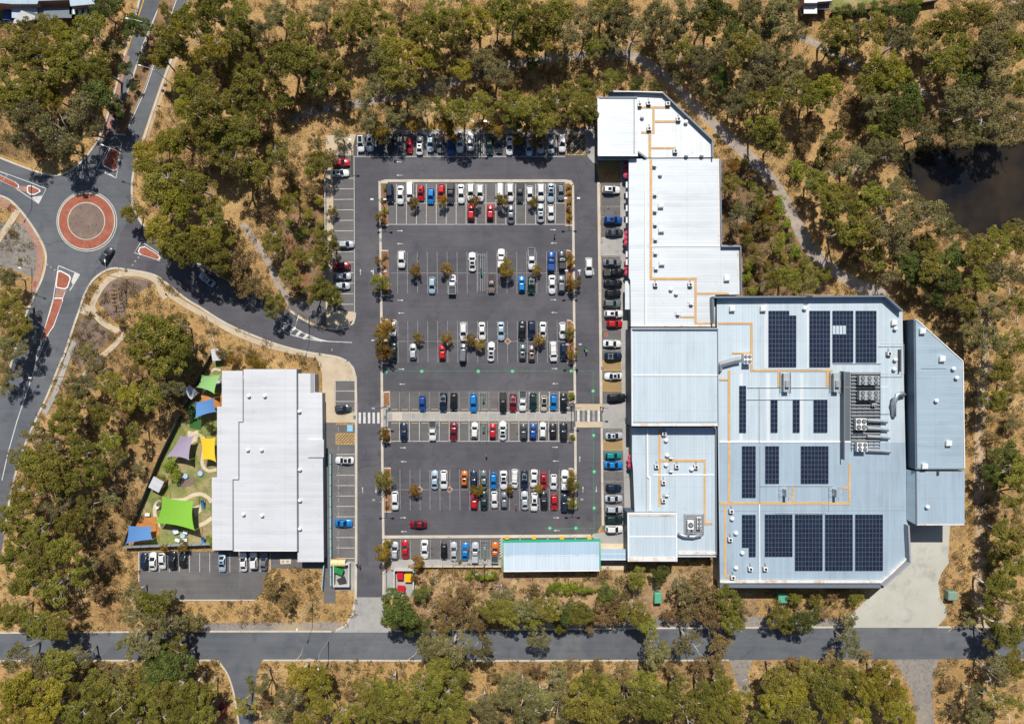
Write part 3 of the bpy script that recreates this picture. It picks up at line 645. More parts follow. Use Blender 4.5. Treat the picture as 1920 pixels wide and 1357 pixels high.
BLOCK += [rect(611,245,1190,1060), rect(600,690,720,1125)]

# wear of the car park: oil spots in the bays, resealed patches, drain grates
rs = random.Random(21); om = MB()
for (y0, y1, x0, x1, n_) in ((350,376,735,1055,22),(386,415,735,1055,16),(478,505,740,1055,22),(518,546,740,1055,22),(606,634,740,1055,22),(646,676,740,1055,22),(738,766,740,1060,24),(795,822,740,1060,24),(884,912,745,1055,22),(924,952,745,1055,22),(1016,1042,745,935,14),(260,288,680,1050,20)):
    for q in range(n_):
        k_ = rs.randrange(int((x1-x0)/18.65)); x = x0 + 18.65*k_ + 9 + rs.uniform(-2,2); y = rs.uniform(y0, y1); r = rs.uniform(.8, 2.4)
        om.prism([P(x + r*rs.uniform(.55,1.2)*math.cos(t*.698), y + r*rs.uniform(.55,1.3)*math.sin(t*.698))[:2] for t in range(9)], .03, .0765 + .0006*(q % 4))
for q in range(36):
    x = rs.uniform(1131,1160); y = rs.choice((rs.uniform(350,440), rs.uniform(485,750), rs.uniform(806,985))); r = rs.uniform(.8, 2.2)
    om.prism([P(x + r*rs.uniform(.55,1.3)*math.cos(t*.698), y + r*rs.uniform(.55,1.2)*math.sin(t*.698))[:2] for t in range(9)], .03, .0765 + .0006*(q % 4))
struct(om, 'oil_stains', ground_mat('oil_stained_asphalt', [((.075,.073,.077),), ((.055,.053,.056), 1.2, .45, .62, 6)], .6))
PATCH = asphalt_mat('asphalt_patch', (.080,.080,.090), (.105,.103,.110), (.064,.064,.073), .05)
for k_, (x0, y0, x1, y1) in enumerate(((1094,540,1101,552),(1096,558,1101,563),(690,700,707,760),(905,436,925,446),(1015,575,1024,592),(675,1000,690,1060),(1085,620,1096,660))):
    struct(MB().prism([P(x + rs.uniform(-.8,.8), y + rs.uniform(-.8,.8))[:2] for x, y in rect(x0,y0,x1,y1)], .0, .0655 + .001*k_), 'asphalt_patch', PATCH)
for k_, (x, y) in enumerate(((1117,292),(665,782),(722,782),(1128,452),(726,770),(623,656),(714,940),(1079,690),(1129,690),(714,450),(400,618),(470,648))):
    gr = struct(MB().prism([P(a, b)[:2] for a, b in rect(x-2.2,y-3,x+2.2,y+3)], .0, .205), 'drain_grate', STEEL_DARK)
    for t in range(4): struct(MB().prism([P(a, b)[:2] for a, b in rect(x-1.8,y-2.4+t*1.4,x+1.8,y-1.8+t*1.4)], .1, .222), 'grate_bar', GALV, gr)

# ------------------------------------------------------------------ buildings
def building(name, pts, z, wall_mat, roof_mat_, label, cat='building', thick=.25, over=0.0, slope=None):
    """a building from its roof outline (pixels seen at roof height z): walls up to the eaves and a sheeted roof"""
    BLOCK.append([P_to_px(p, z) for p in pts])
    xy = [P(x, y, z)[:2] for x, y in pts]
    cx = sum(p[0] for p in xy)/len(xy); cy = sum(p[1] for p in xy)/len(xy)
    e = empty(name, (cx, cy, 0), 0, label, cat)
    ins = [(cx + (x-cx)*.997, cy + (y-cy)*.997) for x, y in xy] if over == 0 else [(x + (over if x < cx else -over), y + (over if y < cy else -over)) for x, y in xy]
    MB().prism(ins, -.05, z - thick).build('wall', wall_mat, e)
    zt = slope or (lambda x, y: z)
    MB().prism(xy, z - thick + .004, zt).build('roof', roof_mat_, e)
    return e
def P_to_px(p, z):
    f = (H - z) / H
    return (960 + (p[0]-960)*f, 678.5 + (p[1]-678.5)*f)
def bar(e, name, pts, z0, z1, mat, w=2.0):
    """upright strip along a pixel line seen at height z1"""
    m = MB(); q = [P(x, y, z1)[:2] for x, y in pts]; f = S*(H-z1)/H*w/2
    for i in range(len(q)-1):
        a, b = Vector(q[i]), Vector(q[i+1]); d = (b-a).normalized(); n_ = Vector((-d.y, d.x))*f; a2, b2 = a - d*f*.0, b + d*f*.0
        m.prism([tuple(a2+n_), tuple(b2+n_), tuple(b2-n_), tuple(a2-n_)], z0, z1 + .003*i)
    return m.build(name, mat, e)
def part(e, name, x0, y0, x1, y1, z0, z1, mat):
    return MB().pbox(x0, y0, x1, y1, z0, z1).build(name, mat, e)
def walkways(e, z, rects):
    for k, (x0, y0, x1, y1) in enumerate(rects): part(e, 'walkway', x0, y0, x1, y1, z - .02, z + .10 + .006*(k % 4), WALKWAY)

# --- tavern block at the top: raised canopy box and the roof behind it
ZA = 5.2
tav = building('tavern_building', [(1190,172),(1241,174),(1336,262),(1337,295),(1214,296),(1196,284),(1190,240)], ZA, WALL_PALE, ROOF_WHITE_X, 'white roofed block with a slanted right side at the top of the shopping centre')
bar(tav, 'parapet', [(1142,172),(1196,172),(1243,174),(1336,262),(1337,294)], ZA-1, ZA+1.1, TRIM_DARK, 2.4)
part(tav, 'back_roof', 1143, 174, 1192, 186, 2, ZA-.3, ROOF_WHITE_Y)
bar(tav, 'capping', [(1142,171),(1243,173)], ZA+1.1, ZA+1.16, TRIM_WHITE, 1.6)
bar(tav, 'ridge_cap', [(1196,284),(1212,296)], ZA, ZA+.5, TRIM_DARK, 3)
walkways(tav, ZA, [(1200.5,199.6,1257,203.4),(1223,203.5,1227.5,250.5),(1228,226,1269.5,230),(1202,247,1222.5,250.2),(1216,250.8,1221,295),(1221.5,276,1264,279.6)])
cb = building('tavern_canopy', [(1120,182),(1195,182),(1196,293),(1121,293)], 6.5, WALL_TEAL, ROOF_WHITE_Y, 'tall flat white canopy box at the top left corner of the shopping centre', over=.6)
bar(cb, 'parapet', [(1121,183),(1195,183)], 6.2, 6.75, TRIM_DARK, 1.6); bar(cb, 'edge_trim', [(1122,184),(1122,291.5),(1194,291.5)], 6.3, 6.62, TRIM_WHITE, 2.4)
bar(cb, 'box_gutter', [(1189,186),(1189,290)], 6.2, 6.56, CONC, 2)
part(cb, 'lower_awning', 1122, 294, 1190, 300, 4.2, 4.5, WALL_GREY)

# --- mall wing
ZB = 5.0
mal = building('mall_wing', [(1179,298),(1350,298),(1352,460),(1388,460),(1389,552),(1341,553),(1341,612),(1183,612),(1182,526),(1179,520)], ZB, WALL_DARK, ROOF_WHITE_Y, 'long white sheet roofed shop wing right of the upper car park')
bar(mal, 'parapet', [(1351,298),(1353,459)], ZB-1, ZB+.7, TRIM_DARK, 2); bar(mal, 'parapet', [(1353,462),(1389,462),(1390.5,551)], ZB-1, ZB+1.0, TRIM_DARK, 2.2)
bar(mal, 'ridge_cap', [(1222,461),(1350,461)], ZB, ZB+.12, TRIM_WHITE, 3); bar(mal, 'step_flashing', [(1210,300),(1211,500),(1211,612)], ZB, ZB+.28, TRIM_WHITE, 2.2)
bar(mal, 'valley_gutter', [(1208,300),(1208.5,612)], ZB, ZB+.06, GALV, 1.4); bar(mal, 'end_flashing', [(1183,611),(1341,611)], ZB, ZB+.25, RUST, 2.5)
bar(mal, 'box_gutter', [(1346.5,300),(1348,458)], ZB, ZB+.08, RUST, 2.2); bar(mal, 'box_gutter', [(1383.5,470),(1384,548)], ZB, ZB+.08, RUST, 2.2)
walkways(mal, ZB, [(1218,299,1223,519.6),(1218.3,520,1301.6,525),(1302,520.2,1306.5,604),(1307,548,1367,552),(1274.5,592.5,1301.5,596),(1302.3,604.4,1341,608)])
for k, y in enumerate((341,360,385,407,471,486)): part(mal, 'awning', 1173.5, y, 1178.5, y+11, 3.0, 3.2, ROOF_LILAC_Y)
part(mal, 'verandah_roof', 1172, 527, 1183, 580, 3.4, 3.6, ROOF_WHITE_Y)
# pink sun umbrellas in front of the shops
um = MB(); um.cyl(0, 0, 0, 2.3, .03, 6, 1)
nn = 8; vs = [(0,0,2.75)] + [(.78*math.cos(2*math.pi*i/nn), .78*math.sin(2*math.pi*i/nn), 2.3) for i in range(nn)] + [(0,0,2.70)]
um.add(vs, [(0, 1+i, 1+(i+1) % nn) for i in range(nn)] + [(nn+1, 1+(i+1) % nn, 1+i) for i in range(nn)])
UMB_R = plain('red_umbrella_canvas', (.50,.05,.10), .8); umo = um.build('canopy', [UMB_R, STEEL_DARK]); umd = umo.data; bpy.data.objects.remove(umo)
UMBS = [(1178,309,'first'),(1178,319,'second'),(1178,329,'third'),(1179,438,'fourth'),(1179,447,'fifth'),(1179,456,'sixth'),(1180,494,'seventh'),(1180,503,'eighth'),(1180,512,'ninth'),(1186,857,'tenth'),(1186,865,'eleventh'),(1186,873,'last')]
for x, y, n_ in UMBS:
    e = empty('sun_umbrella', P(x-4, y, 2.3)[:2] + (.1,), 0, 'small dark red sun umbrella along the shopfront, %s from the top' % n_, 'umbrella', 'red umbrellas along the shopfront')
    mesh_obj('canopy', umd, e)

# --- square entrance block
ZC = 8.3
ent = building('entrance_block', [(1183,615),(1346,615),(1348,799),(1184,799)], ZC, WALL_TEAL, ROOF_PALE_X, 'tall square pale roofed block in the middle of the shopping centre')
bar(ent, 'box_gutter', [(1185,617.2),(1346,617.2)], ZC, ZC+.5, TRIM_DARK, 1.8); bar(ent, 'ridge_cap', [(1187,703.5),(1345,703.5)], ZC, ZC+.13, TRIM_WHITE, 2.4)
bar(ent, 'edge_gutter', [(1185,796),(1346,796)], ZC, ZC+.16, RUST, 5); bar(ent, 'edge_trim', [(1185,616),(1186,798)], ZC, ZC+.2, TRIM_WHITE, 1.6); bar(ent, 'edge_trim', [(1345.5,616),(1346.5,798)], ZC, ZC+.22, TRIM_DARK, 1.6)
bar(ent, 'gutter_line', [(1187,791.5),(1344,791.5)], ZC, ZC+.12, TRIM_DARK, 1.0)

# --- lower mall wing
ZD = 5.0
low = building('lower_mall_wing', [(1185,801),(1342,801),(1343,1044),(1190,1044),(1190,960),(1187,880),(1185,862)], ZD, WALL_DARK, ROOF_PALE_X, 'pale blue roofed shop wing below the square entrance block')
bar(low, 'step_flashing', [(1214,803),(1214.5,894),(1219,896),(1219,958)], ZD, ZD+.3, TRIM_WHITE, 2.6); bar(low, 'valley_gutter', [(1211,803),(1212,958)], ZD, ZD+.06, GALV, 1.4)
bar(low, 'parapet', [(1342.5,803),(1343.5,1040)], ZD-1, ZD+.6, TRIM_DARK, 2.2); bar(low, 'ridge_cap', [(1224,890),(1339,890)], ZD, ZD+.12, TRIM_WHITE, 2.2)
bar(low, 'edge_gutter', [(1272,1037),(1342,1037)], ZD, ZD+.4, RUST, 5)
walkways(low, ZD, [(1234.3,806,1238.6,949),(1239,861,1319,866),(1319.5,861.3,1323.2,984),(1323.6,979,1336,983.6)])
plat = empty('plant_platform', P(1301,985,ZD)[:2] + (ZD,), 0, 'dark slatted plant platform with ducts on the lower mall roof', 'platform')
m = MB()
for k in range(12): m.pbox(1283.5, 964+k*3.1, 1319.5, 966+k*3.1, ZD+.5, ZD+.62)
m.build('deck_slats', WALL_GREY, plat)
m = MB(); m.pbox(1283,963,1284.2,1002,ZD+.1,ZD+.7); m.pbox(1319,963,1320.2,1002,ZD+.1,ZD+.7); m.pbox(1300,963,1301,1002,ZD+.1,ZD+.48); m.build('deck_frame', GALV, plat)
d_ = MB().tube([(*P(1272,1000,ZD+1)[:2],ZD+.9), (*P(1283,1005,ZD+1)[:2],ZD+.9), (*P(1300,1006,ZD+1)[:2],ZD+.9), (*P(1316,1002,ZD+1)[:2],ZD+.9)], .45, 8).build('duct', GALV, plat, True)
MB().tube([(*P(1295,984,ZD+1)[:2],ZD+1.2), (*P(1291,996,ZD+1)[:2],ZD+1.1), (*P(1290,1006,ZD+1)[:2],ZD+1.0)], .4, 8).build('duct', GALV, plat, True)

# --- corner block with rusty gutters
ZE = 6.2
cor = building('corner_block', [(1176,961),(1269,961),(1270,1053),(1177,1053)], ZE, WALL_TEAL, ROOF_PALE_X, 'square blue grey roofed corner block with rusty gutters beside the trolley shelter')
bar(cor, 'edge_trim', [(1177,962.5),(1268,962.5)], ZE, ZE+.4, TRIM_WHITE, 3); bar(cor, 'edge_trim', [(1177.5,962),(1178.5,1052)], ZE, ZE+.35, TRIM_WHITE, 2.4); bar(cor, 'edge_trim', [(1268,962),(1269,1052)], ZE, ZE+.37, TRIM_WHITE, 2.4)
bar(cor, 'edge_gutter', [(1180,1048.5),(1267,1048.5)], ZE, ZE+.3, RUST, 7); bar(cor, 'rusty_flashing', [(1180,966),(1266,966)], ZE, ZE+.2, RUST, 2.6); bar(cor, 'ridge_cap', [(1180,1006),(1267,1006)], ZE, ZE+.1, TRIM_WHITE, 1.8)

# --- supermarket
ZF = 5.7
sup_pts = [(1344,557),(1663,557),(1692,585),(1698,860),(1705,1050),(1656,1097),(1350,1097),(1346,800)]
sup = building('supermarket', sup_pts, ZF, WALL_GREY, ROOF_PALE_X, 'huge pale blue supermarket roof covered with solar panel arrays', slope=None)
ZFP = ZF + 1.9
bar(sup, 'parapet', [(1337,557),(1662,555),(1693,583)], ZF-1, ZFP, TRIM_DARK, 3.2); bar(sup, 'parapet', [(1337,558),(1339,606)], ZF-1, ZFP-.3, TRIM_DARK, 3.0)
bar(sup, 'parapet', [(1704,985),(1707.5,1055),(1657,1099)], ZF-1, ZFP, WALL_GREY, 3.0); bar(sup, 'fascia', [(1350,1098.5),(1657,1099)], ZF-1.2, ZF+.9, TRIM_DARK, 6)
m = MB(); fbl, ftr = P(1350,1060,ZF), P(1560,1090.5,ZF)
bar(sup, 'edge_gutter', [(1350,1090.5),(1655,1090.5)], ZF, ZF+.5, RUST, 4); bar(sup, 'diagonal_gutter', [(1655,1090),(1700,1047)], ZF, ZF+.52, RUST, 3)
# bluer sheets over the lower half: sky reflection put into their colour
MB().prism([P(x, y, ZF+.06)[:2] for x, y in [(1349,829),(1697,829),(1700,958),(1701,1046),(1656,1089),(1350,1089)]], ZF-.1, ZF+.06).build('sky_tinted_roof_sheets', ROOF_BLUE_X, sup)
bar(sup, 'ridge_cap', [(1349,828),(1596,828)], ZF, ZF+.2, TRIM_WHITE, 3); bar(sup, 'ridge_cap', [(1424,945),(1425,1090)], ZF, ZF+.18, TRIM_WHITE, 1.8)
bar(sup, 'sheet_joint', [(1350,957.5),(1700,956.5)], ZF, ZF+.09, GALV, .9)
for x in (1436, 1516, 1390, 1440, 1503):
    y0, y1 = ((568,690) if x in (1436,1516) else (700,826))
    part(sup, 'skylight_strip', x-3.5, y0, x+3.5, y1, ZF-.05, ZF+.035, roof_mat('skylight_sheet', (.64,.70,.73), 'x', metal=0))
walkways(sup, ZF+.06, [(1346.5,604,1411,608),(1407,608.3,1411.5,696),(1412,692.3,1562,696.2),(1458,696.5,1462,725),(1549,696.5,1554,724),(1373,660,1406.6,663.4),(1348.6,710,1364.6,713.4),(1365,694,1369.5,940.4),
    (1349,940.8,1595,945.7),(1357.8,946,1362,1082),(1591,868,1595,940.4),(1485,912,1489,940.4),(1579,912,1590.6,916.6),(1362.3,1077,1368,1082)])
for (x0,y0,x1,y1) in ((1401,726,1595,727.2),(1423,726,1424.4,830),(1400,748.5,1552,749.7),(1562,681,1652,682.4),(1452,692,1540,693),(1424.5,910.5,1563,911.6),(1424,836,1425.6,944),(1553.5,911,1554.6,958),(1454,961.5,1548,962.5)):
    part(sup, 'conduit', x0, y0, x1, y1, ZF+.02, ZF+.22, GALV)
# plant enclosure on the roof
m = MB(); m.pbox(1582,696,1584,862,ZF,ZF+2.0); m.build('plant_screen', WALL_DARK, sup)
m = MB(); m.pbox(1584.5,697,1594,860,ZF,ZF+.05); m.build('plant_gutter', WALL_DARK, sup)
part(sup, 'plant_floor', 1595, 698, 1651, 850, ZF-.02, ZF+.015, WALL_DARK)
m = MB()
for k in range(22): m.pbox(1596, 699+k*6.6, 1650, 701.2+k*6.6, ZF+.25, ZF+.4)
m.build('plant_deck', WALL_GREY, sup)
m = MB()
for k in range(6): m.pbox(1596+k*10.6, 698, 1597+k*10.6, 846, ZF+.02, ZF+.24)
m.build('plant_deck_beam', STEEL_DARK, sup)
part(sup, 'plant_roof_panel', 1651, 726, 1668, 776, ZF, ZF+.3, ROOF_PALE_X)
bar(sup, 'plant_rail', [(1650,645),(1695,645),(1695,702),(1652,702)], ZF+.9, ZF+1.0, GALV, .7)
part(sup, 'low_screen', 1686.5, 655, 1689.5, 697, ZF, ZF+.8, STEEL_DARK)

# --- storage wing on the right edge and the loading dock roof
ZG, ZH = 9.0, 8.5
sto = building('storage_wing', [(1714,598),(1719,598),(1806,676),(1810,880),(1717,880)], ZG, WALL_TEAL, ROOF_BLUE_Y, 'blue grey roofed storage wing with slanted top along the right edge')
bar(sto, 'edge_trim', [(1716,600),(1719,879)], ZG, ZG+.14, WALL_TEAL, 2.2); bar(sto, 'edge_gutter', [(1718,879),(1809,879)], ZG, ZG+.2, TRIM_DARK, 2.4); bar(sto, 'edge_trim', [(1719,599),(1806,677),(1809,878)], ZG, ZG+.18, TRIM_WHITE, 1.6)
bar(sto, 'service_rail', [(1728,690),(1775,690)], ZG, ZG+.16, AC_GREY, 1.4)
doc = building('loading_dock', [(1718,883),(1809,883),(1808.5,985),(1719,985)], ZH, WALL_GREY, ROOF_BLUE_X, 'blue grey loading dock roof over the concrete yard')
m = MB(); a0, a1, b1, b0 = P(1700,880,6), P(1719,884,ZH-.1), P(1719.5,984,ZH-.1), P(1700.5,974,6)
m.add([a0, a1, b1, b0, (a0[0],a0[1],5.4), (a1[0],a1[1],5.4), (b1[0],b1[1],5.4), (b0[0],b0[1],5.4)], [(0,3,2,1),(4,5,6,7),(0,1,5,4),(1,2,6,5),(2,3,7,6),(3,0,4,7)]); m.build('side_roof', ROOF_BLUE_Y, doc)
bar(doc, 'edge_gutter', [(1720,983.5),(1808,983.5)], ZH, ZH+.14, RUST, 1.8); bar(doc, 'edge_trim', [(1719.5,884),(1720,983)], ZH, ZH+.12, WALL_GREY, 1.6)
part(doc, 'ladder', 1757, 884, 1761, 891, ZH, ZH+.3, STEEL_DARK)

# --- click-and-collect shelter with green trim, and the link roof
ZS = 3.6
she = building('trolley_shelter', [(943,1016),(1124,1013.5),(1124,1069),(944,1071)], ZS, WALL_PALE, ROOF_SHED_X, 'pale blue shelter roof with green edges below the car park', 'shelter', thick=.18, over=.5)
bar(she, 'green_fascia', [(942,1015),(1125,1012.5)], ZS-.35, ZS+.1, TRIM_GREEN, 3.4); bar(she, 'green_fascia', [(1125,1013),(1125.5,1068)], ZS-.35, ZS+.12, TRIM_GREEN, 1.8); bar(she, 'green_fascia', [(943,1016),(944,1071)], ZS-.35, ZS+.08, TRIM_GREEN, 1.6)
bar(she, 'white_gutter', [(944,1070.5),(1124,1069)], ZS-.3, ZS+.06, TRIM_WHITE, 2.6); bar(she, 'ridge_gutter', [(945,1042),(1123,1040)], ZS, ZS+.06, RUST, .9)
MB().prism([P(x, y, ZS+.05)[:2] for x, y in [(944.5,1043),(1123.5,1041),(1123.5,1067),(945,1069)]], ZS-.1, ZS+.05).build('lower_sheets', roof_mat('very_pale_shed_roof', (.68,.80,.88), 'x', metal=.2), she)
BAYW = plain('safety_yellow', (.80,.42,.02), .5)
for k, x in enumerate((950, 1001, 1053, 1105)):
    o = MB().pbox(x-3.5, 1006.5, x+4, 1010.5, .1, 1.0).build('collection_barrier', BAYW)
    tag(o, '%s yellow collection bay barrier from the left along the shelter front' % ordn(k), 'barrier', 'yellow barriers at the collection bays')
for k, x in enumerate((975, 1027, 1079)):
    o = MB().pbox(x-1, 1005.5, x+1, 1012, .1, .7).build('bay_divider', GALV)
    tag(o, '%s grey steel divider from the left between the collection bays' % ordn(k), 'divider', 'steel bay dividers')
st = MB()
for k in range(7): strip(st, [(937, 1044-k*5.2), (942.5, 1039-k*5.2)], 1.8, 0, .094)
struct(st, 'white_hatching', PAINT_W); struct(MB().prism([P(x, y)[:2] for x, y in rect(945,1004.5,1110,1013)], 0, .088), 'collection_lane', plain('dark_green_lane', (.06,.10,.08), .8))
lnk = building('link_roof', [(1126,1029),(1174,1029),(1174,1050),(1126,1050)], 3.3, WALL_PALE, ROOF_SHED_X, 'small pale blue link roof between the shelter and the corner block', 'shelter', thick=.15, over=.9)
bar(lnk, 'ridge_gutter', [(1127,1038.5),(1173,1038.5)], 3.3, 3.38, RUST, 1.0); bar(lnk, 'edge_trim', [(1126.5,1049),(1174,1049)], 3.3, 3.4, TRIM_WHITE, 1.4)

# --- child care centre
chm = building('childcare_centre', [(456,709),(457,692),(556,692),(557,1033),(437,1033),(437,899),(448,899),(448,791),(456,791)], 4.4, WALL_GREY, ROOF_LILAC_Y, 'lilac white roofed child care centre beside the coloured shade sails')
def low_roof(e, name, pts, z, mat=ROOF_LILAC_Y):
    MB().prism([P(x, y, z)[:2] for x, y in pts], z-.2, z).build(name, mat, e)
    xy = [P(x, y, z)[:2] for x, y in pts]; cx = sum(p[0] for p in xy)/len(xy); cy = sum(p[1] for p in xy)/len(xy)
    MB().prism([(cx+(x-cx)*.94, cy+(y-cy)*.985) for x, y in xy], -.05, z-.204).build('side_wall', WALL_GREY, e)
low_roof(chm, 'west_roof', [(416,695),(455,695),(455,790),(447,790),(447,898),(436,898),(436,1031),(398,1031),(397,895),(407,895),(407,762),(416,762)], 3.6)
low_roof(chm, 'east_roof', [(558,700),(590,700),(590,735),(604,736),(607,1053),(558,1053)], 3.7)
part(chm, 'grey_hood', 582, 700, 589, 736, 2.6, 3.75, WALL_GREY); part(chm, 'entry_canopy', 577, 824, 607, 857, 3.6, 4.1, ROOF_LILAC_Y)
bar(chm, 'ridge_gutter', [(556.5,693),(557.5,1033)], 4.2, 4.5, TRIM_DARK, 1.6); bar(chm, 'step_shadow_strip', [(456,709),(456,791),(448,791),(448,899),(437,899),(437.5,1032)], 4.2, 4.5, TRIM_DARK, 1.5)  # dark strip along the west roof step stands in for the gap's shadow
bar(chm, 'edge_gutter', [(440,1032.5),(556,1032.5)], 4.2, 4.46, TRIM_WHITE, 1.2)
BLOCK.append([(396,690),(610,690),(612,1060),(396,1036)])

# --- houses at the top edge
hs = building('brick_house', [(-30,-40),(176,-40),(178,8),(132,12),(130,0),(72,2),(70,8),(22,8),(-30,4)], 4.5, PINKBRICK, ROOF_BLUE_X, 'partly seen house with red brown roof edge in the top left corner', 'house')
part(hs, 'verandah_roof', 22, 6, 70, 34, 2.6, 2.8, roof_mat('pale_verandah_roof', (.45,.55,.66), 'x')); part(hs, 'verandah_roof', 71, 14, 134, 34, 2.3, 2.5, plain('slate_verandah', (.16,.19,.23), .5))
m = MB(); A, B_, C_, D_, E1, E2 = P(25,44,2.6), P(75,36,2.6), P(75,30,2.6), P(25,40,2.6), P(40,21,3.8), P(75,28,3.8)
m.add([P(24,46,2.6), P(76,34,2.6), P(72,26,3.4), P(40,20,3.6), P(26,38,2.9)], [(0,1,2,3,4)]); m.add([P(24,46,2.5), P(76,34,2.5), P(72,26,2.5), P(40,20,2.5), P(26,38,2.5)], [(4,3,2,1,0)]); m.build('white_gable', TRIM_WHITE, hs)
aw = MB(); aw.pbox(130, 8, 178, 28, 2.4, 2.5); aw.build('pergola_deck', plain('dark_teal_awning', (.06,.11,.13), .6), hs)
for k in range(4): part(hs, 'pergola_slat', 136+k*11, 9, 141.5+k*11, 27, 2.45, 2.62, plain('mint_slat', (.62,.74,.66), .5))
struct(MB().prism([P(x, y)[:2] for x, y in [(0,10),(24,12),(26,50),(0,52)]], 0, .03), 'house_lawn', LAWN)
po = MB(); po.pbox(5, 20, 20, 38, .1, 1.2); 
po = po.build('pool_cover', plain('blue_tarpaulin', (.02,.06,.22), .5)); tag(po, 'dark blue covered tub beside the house in the top left corner', 'tub')
h2 = building('garden_house', [(1508,-30),(1560,-30),(1560,2),(1533,4),(1532,6),(1508,6)], 4.0, PINKBRICK, ROOF_WHITE_X, 'partly seen house at the top edge beside the green lawn', 'house')
part(h2, 'carport_roof', 1507, 6, 1532, 26, 2.5, 2.7, ROOF_WHITE_X); part(h2, 'dark_roof', 1533, 2, 1555, 18, 2.3, 2.5, WALL_DARK)
slab('back_lawn', [(1553,-20),(1660,-20),(1650,6),(1610,12),(1556,18)], .03, LAWN)
f = bar(None, 'garden_fence', [(1500,-20),(1504,30)], 0, 1.8, FENCE_D, 1.2); tag(f, 'dark boundary fence left of the house at the top edge', 'fence')
f = bar(None, 'garden_fence', [(1560,24),(1620,18),(1700,10),(1760,0)], 0, 1.8, FENCE_D, 1.2); tag(f, 'dark boundary fence behind the green lawn at the top edge', 'fence')

# ------------------------------------------------------------------ solar arrays: every panel a part
PW, PH = 6.32, 8.62
pm = MB(); hw = PW*S*(H-ZF-.2)/H/2; hh = PH*S*(H-ZF-.2)/H/2
pm.box(-hw, hw, -hh, hh, 0, .04, 1); pm.add([(-hw+.035,-hh+.035,.043),(hw-.035,-hh+.035,.043),(hw-.035,hh-.035,.043),(-hw+.035,hh-.035,.043)], [(0,1,2,3)], 0)
po_ = pm.build('panel', [PV, PV_FR]); PD = po_.data; bpy.data.objects.remove(po_)
ARR = [(1441,582.5,8,12,lambda c,r: not (c > 5 and r == 0),'widest solar array of the top row, left of the others'),(1517.5,582.5,6,12,None,'solar array second from left in the top row'),
 (1561,582.5,6,11,lambda c,r: not (c < 4 and r in (3,4)),'solar array with a white roof hatch cut into its left side'),(1604.5,582.5,6,11,None,'rightmost solar array of the top row'),
 (1386,723,2,10,None,'narrow solar array farthest left in the middle rows'),(1445,749,2,7,None,'narrow solar array second from left in the middle rows'),(1486.5,749,2,7,None,'narrow solar array third from left in the middle rows'),(1525.5,749,4,7,None,'four panel wide solar array right of the narrow strips'),
 (1391,836,4,11,None,'tall four panel wide solar array below the ridge, leftmost'),(1434.7,836,4,8,None,'short four panel wide solar array in the middle below the ridge'),(1501.5,836,8,8,None,'square solar array below the ridge, rightmost of its row'),
 (1391,964.5,4,9,lambda c,r: not (c < 2 and r > 6),'small stepped solar array at the left of the bottom row'),(1434,964,8,9,None,'solar array second from left in the bottom row'),
 (1490.5,964,8,12,None,'solar array third from left in the bottom row'),(1547,964,8,12,None,'solar array fourth from left in the bottom row'),(1603.5,964,8,12,None,'rightmost solar array of the bottom row')]
for (x0, y0, nc, nr, keep, lab) in ARR:
    zz = ZF + .24; c0 = P(x0 + nc*6.5/2, y0 + nr*8.8/2, zz)
    e = empty('solar_array', c0, 0, lab + ' on the supermarket roof', 'solar array', 'solar arrays on the supermarket roof')
    for r in range(nr):
        for c in range(nc):
            if keep and not keep(c, r): continue
            q = P(x0 + (c+.5)*6.5, y0 + (r+.5)*8.8, zz); mesh_obj('panel', PD, e, (q[0]-c0[0], q[1]-c0[1], 0))
    m = MB()
    for c in range(nc+1):
        x = x0 + c*6.5 + (.25 if c == 0 else -.25 if c == nc else 0)
        r0 = 0 if not (keep and c > 5) else 1; m.pbox(x-.2, y0+r0*8.8+.5, x+.2, y0+ (nr if not (keep and nr == 9 and c < 2) else 7)*8.8-.5, ZF+.05, ZF+.22)
    m.build('rail', PV_FR, e)

# ------------------------------------------------------------------ rooftop machines
def ac_small():
    e = empty('rooftop_unit', (0,0,0))
    MB().box(-.5,.5,-.42,.42,.12,.95).build('casing', AC_WHITE, e); MB().box(-.6,.6,-.5,-.42,.0,.5).box(-.6,-.5,-.42,.5,.0,.12).box(.5,.6,-.42,.5,.0,.12).build('stand', STEEL_DARK, e)
    MB().cyl(0,0,.95,.985,.33,14).build('fan_grille', FAN, e)
    MB().tube([(-.1,.42,.3),(-.1,1.3,.1)],.04,5).tube([(.15,.42,.3),(.15,1.3,.1)],.04,5).build('pipe', STEEL_DARK, e)
    return e
def vent_box():
    e = empty('roof_vent', (0,0,0))
    m = MB(); m.prism([(-.62,-.62),(.62,-.62),(.62,.62),(-.62,.62)], .0, .7); m.build('casing', AC_WHITE, e)
    m = MB(); m.add([(-.7,-.7,.7),(.7,-.7,.7),(.7,.7,.7),(-.7,.7,.7),(-.45,-.45,.92),(.45,-.45,.92),(.45,.45,.92),(-.45,.45,.92)], [(3,2,1,0),(4,5,6,7),(0,1,5,4),(1,2,6,5),(2,3,7,6),(3,0,4,7)]); m.build('cover', AC_WHITE, e)
    return e
def vent_small():
    e = empty('vent_pipe', (0,0,0)); MB().cyl(0,0,0,.45,.2,10).build('pipe', GALV, e)
    MB().cyl(0,0,.45,.6,.36,12,0,.22).build('cowl', AC_WHITE, e); return e
def unit_bracket():
    e = empty('condenser_unit', (0,0,0))
    MB().box(-.45,.45,-.2,.2,.25,1.0).build('casing', AC_WHITE, e); MB().box(-.3,.3,-.23,-.2,.35,.9).build('fan_grille', FAN, e)
    MB().box(-.9,.9,.3,.36,.05,.12).box(-.9,.9,-.36,-.3,.05,.12).box(-.3,-.24,-.36,1.1,.0,.08).build('stand', GALV, e); return e
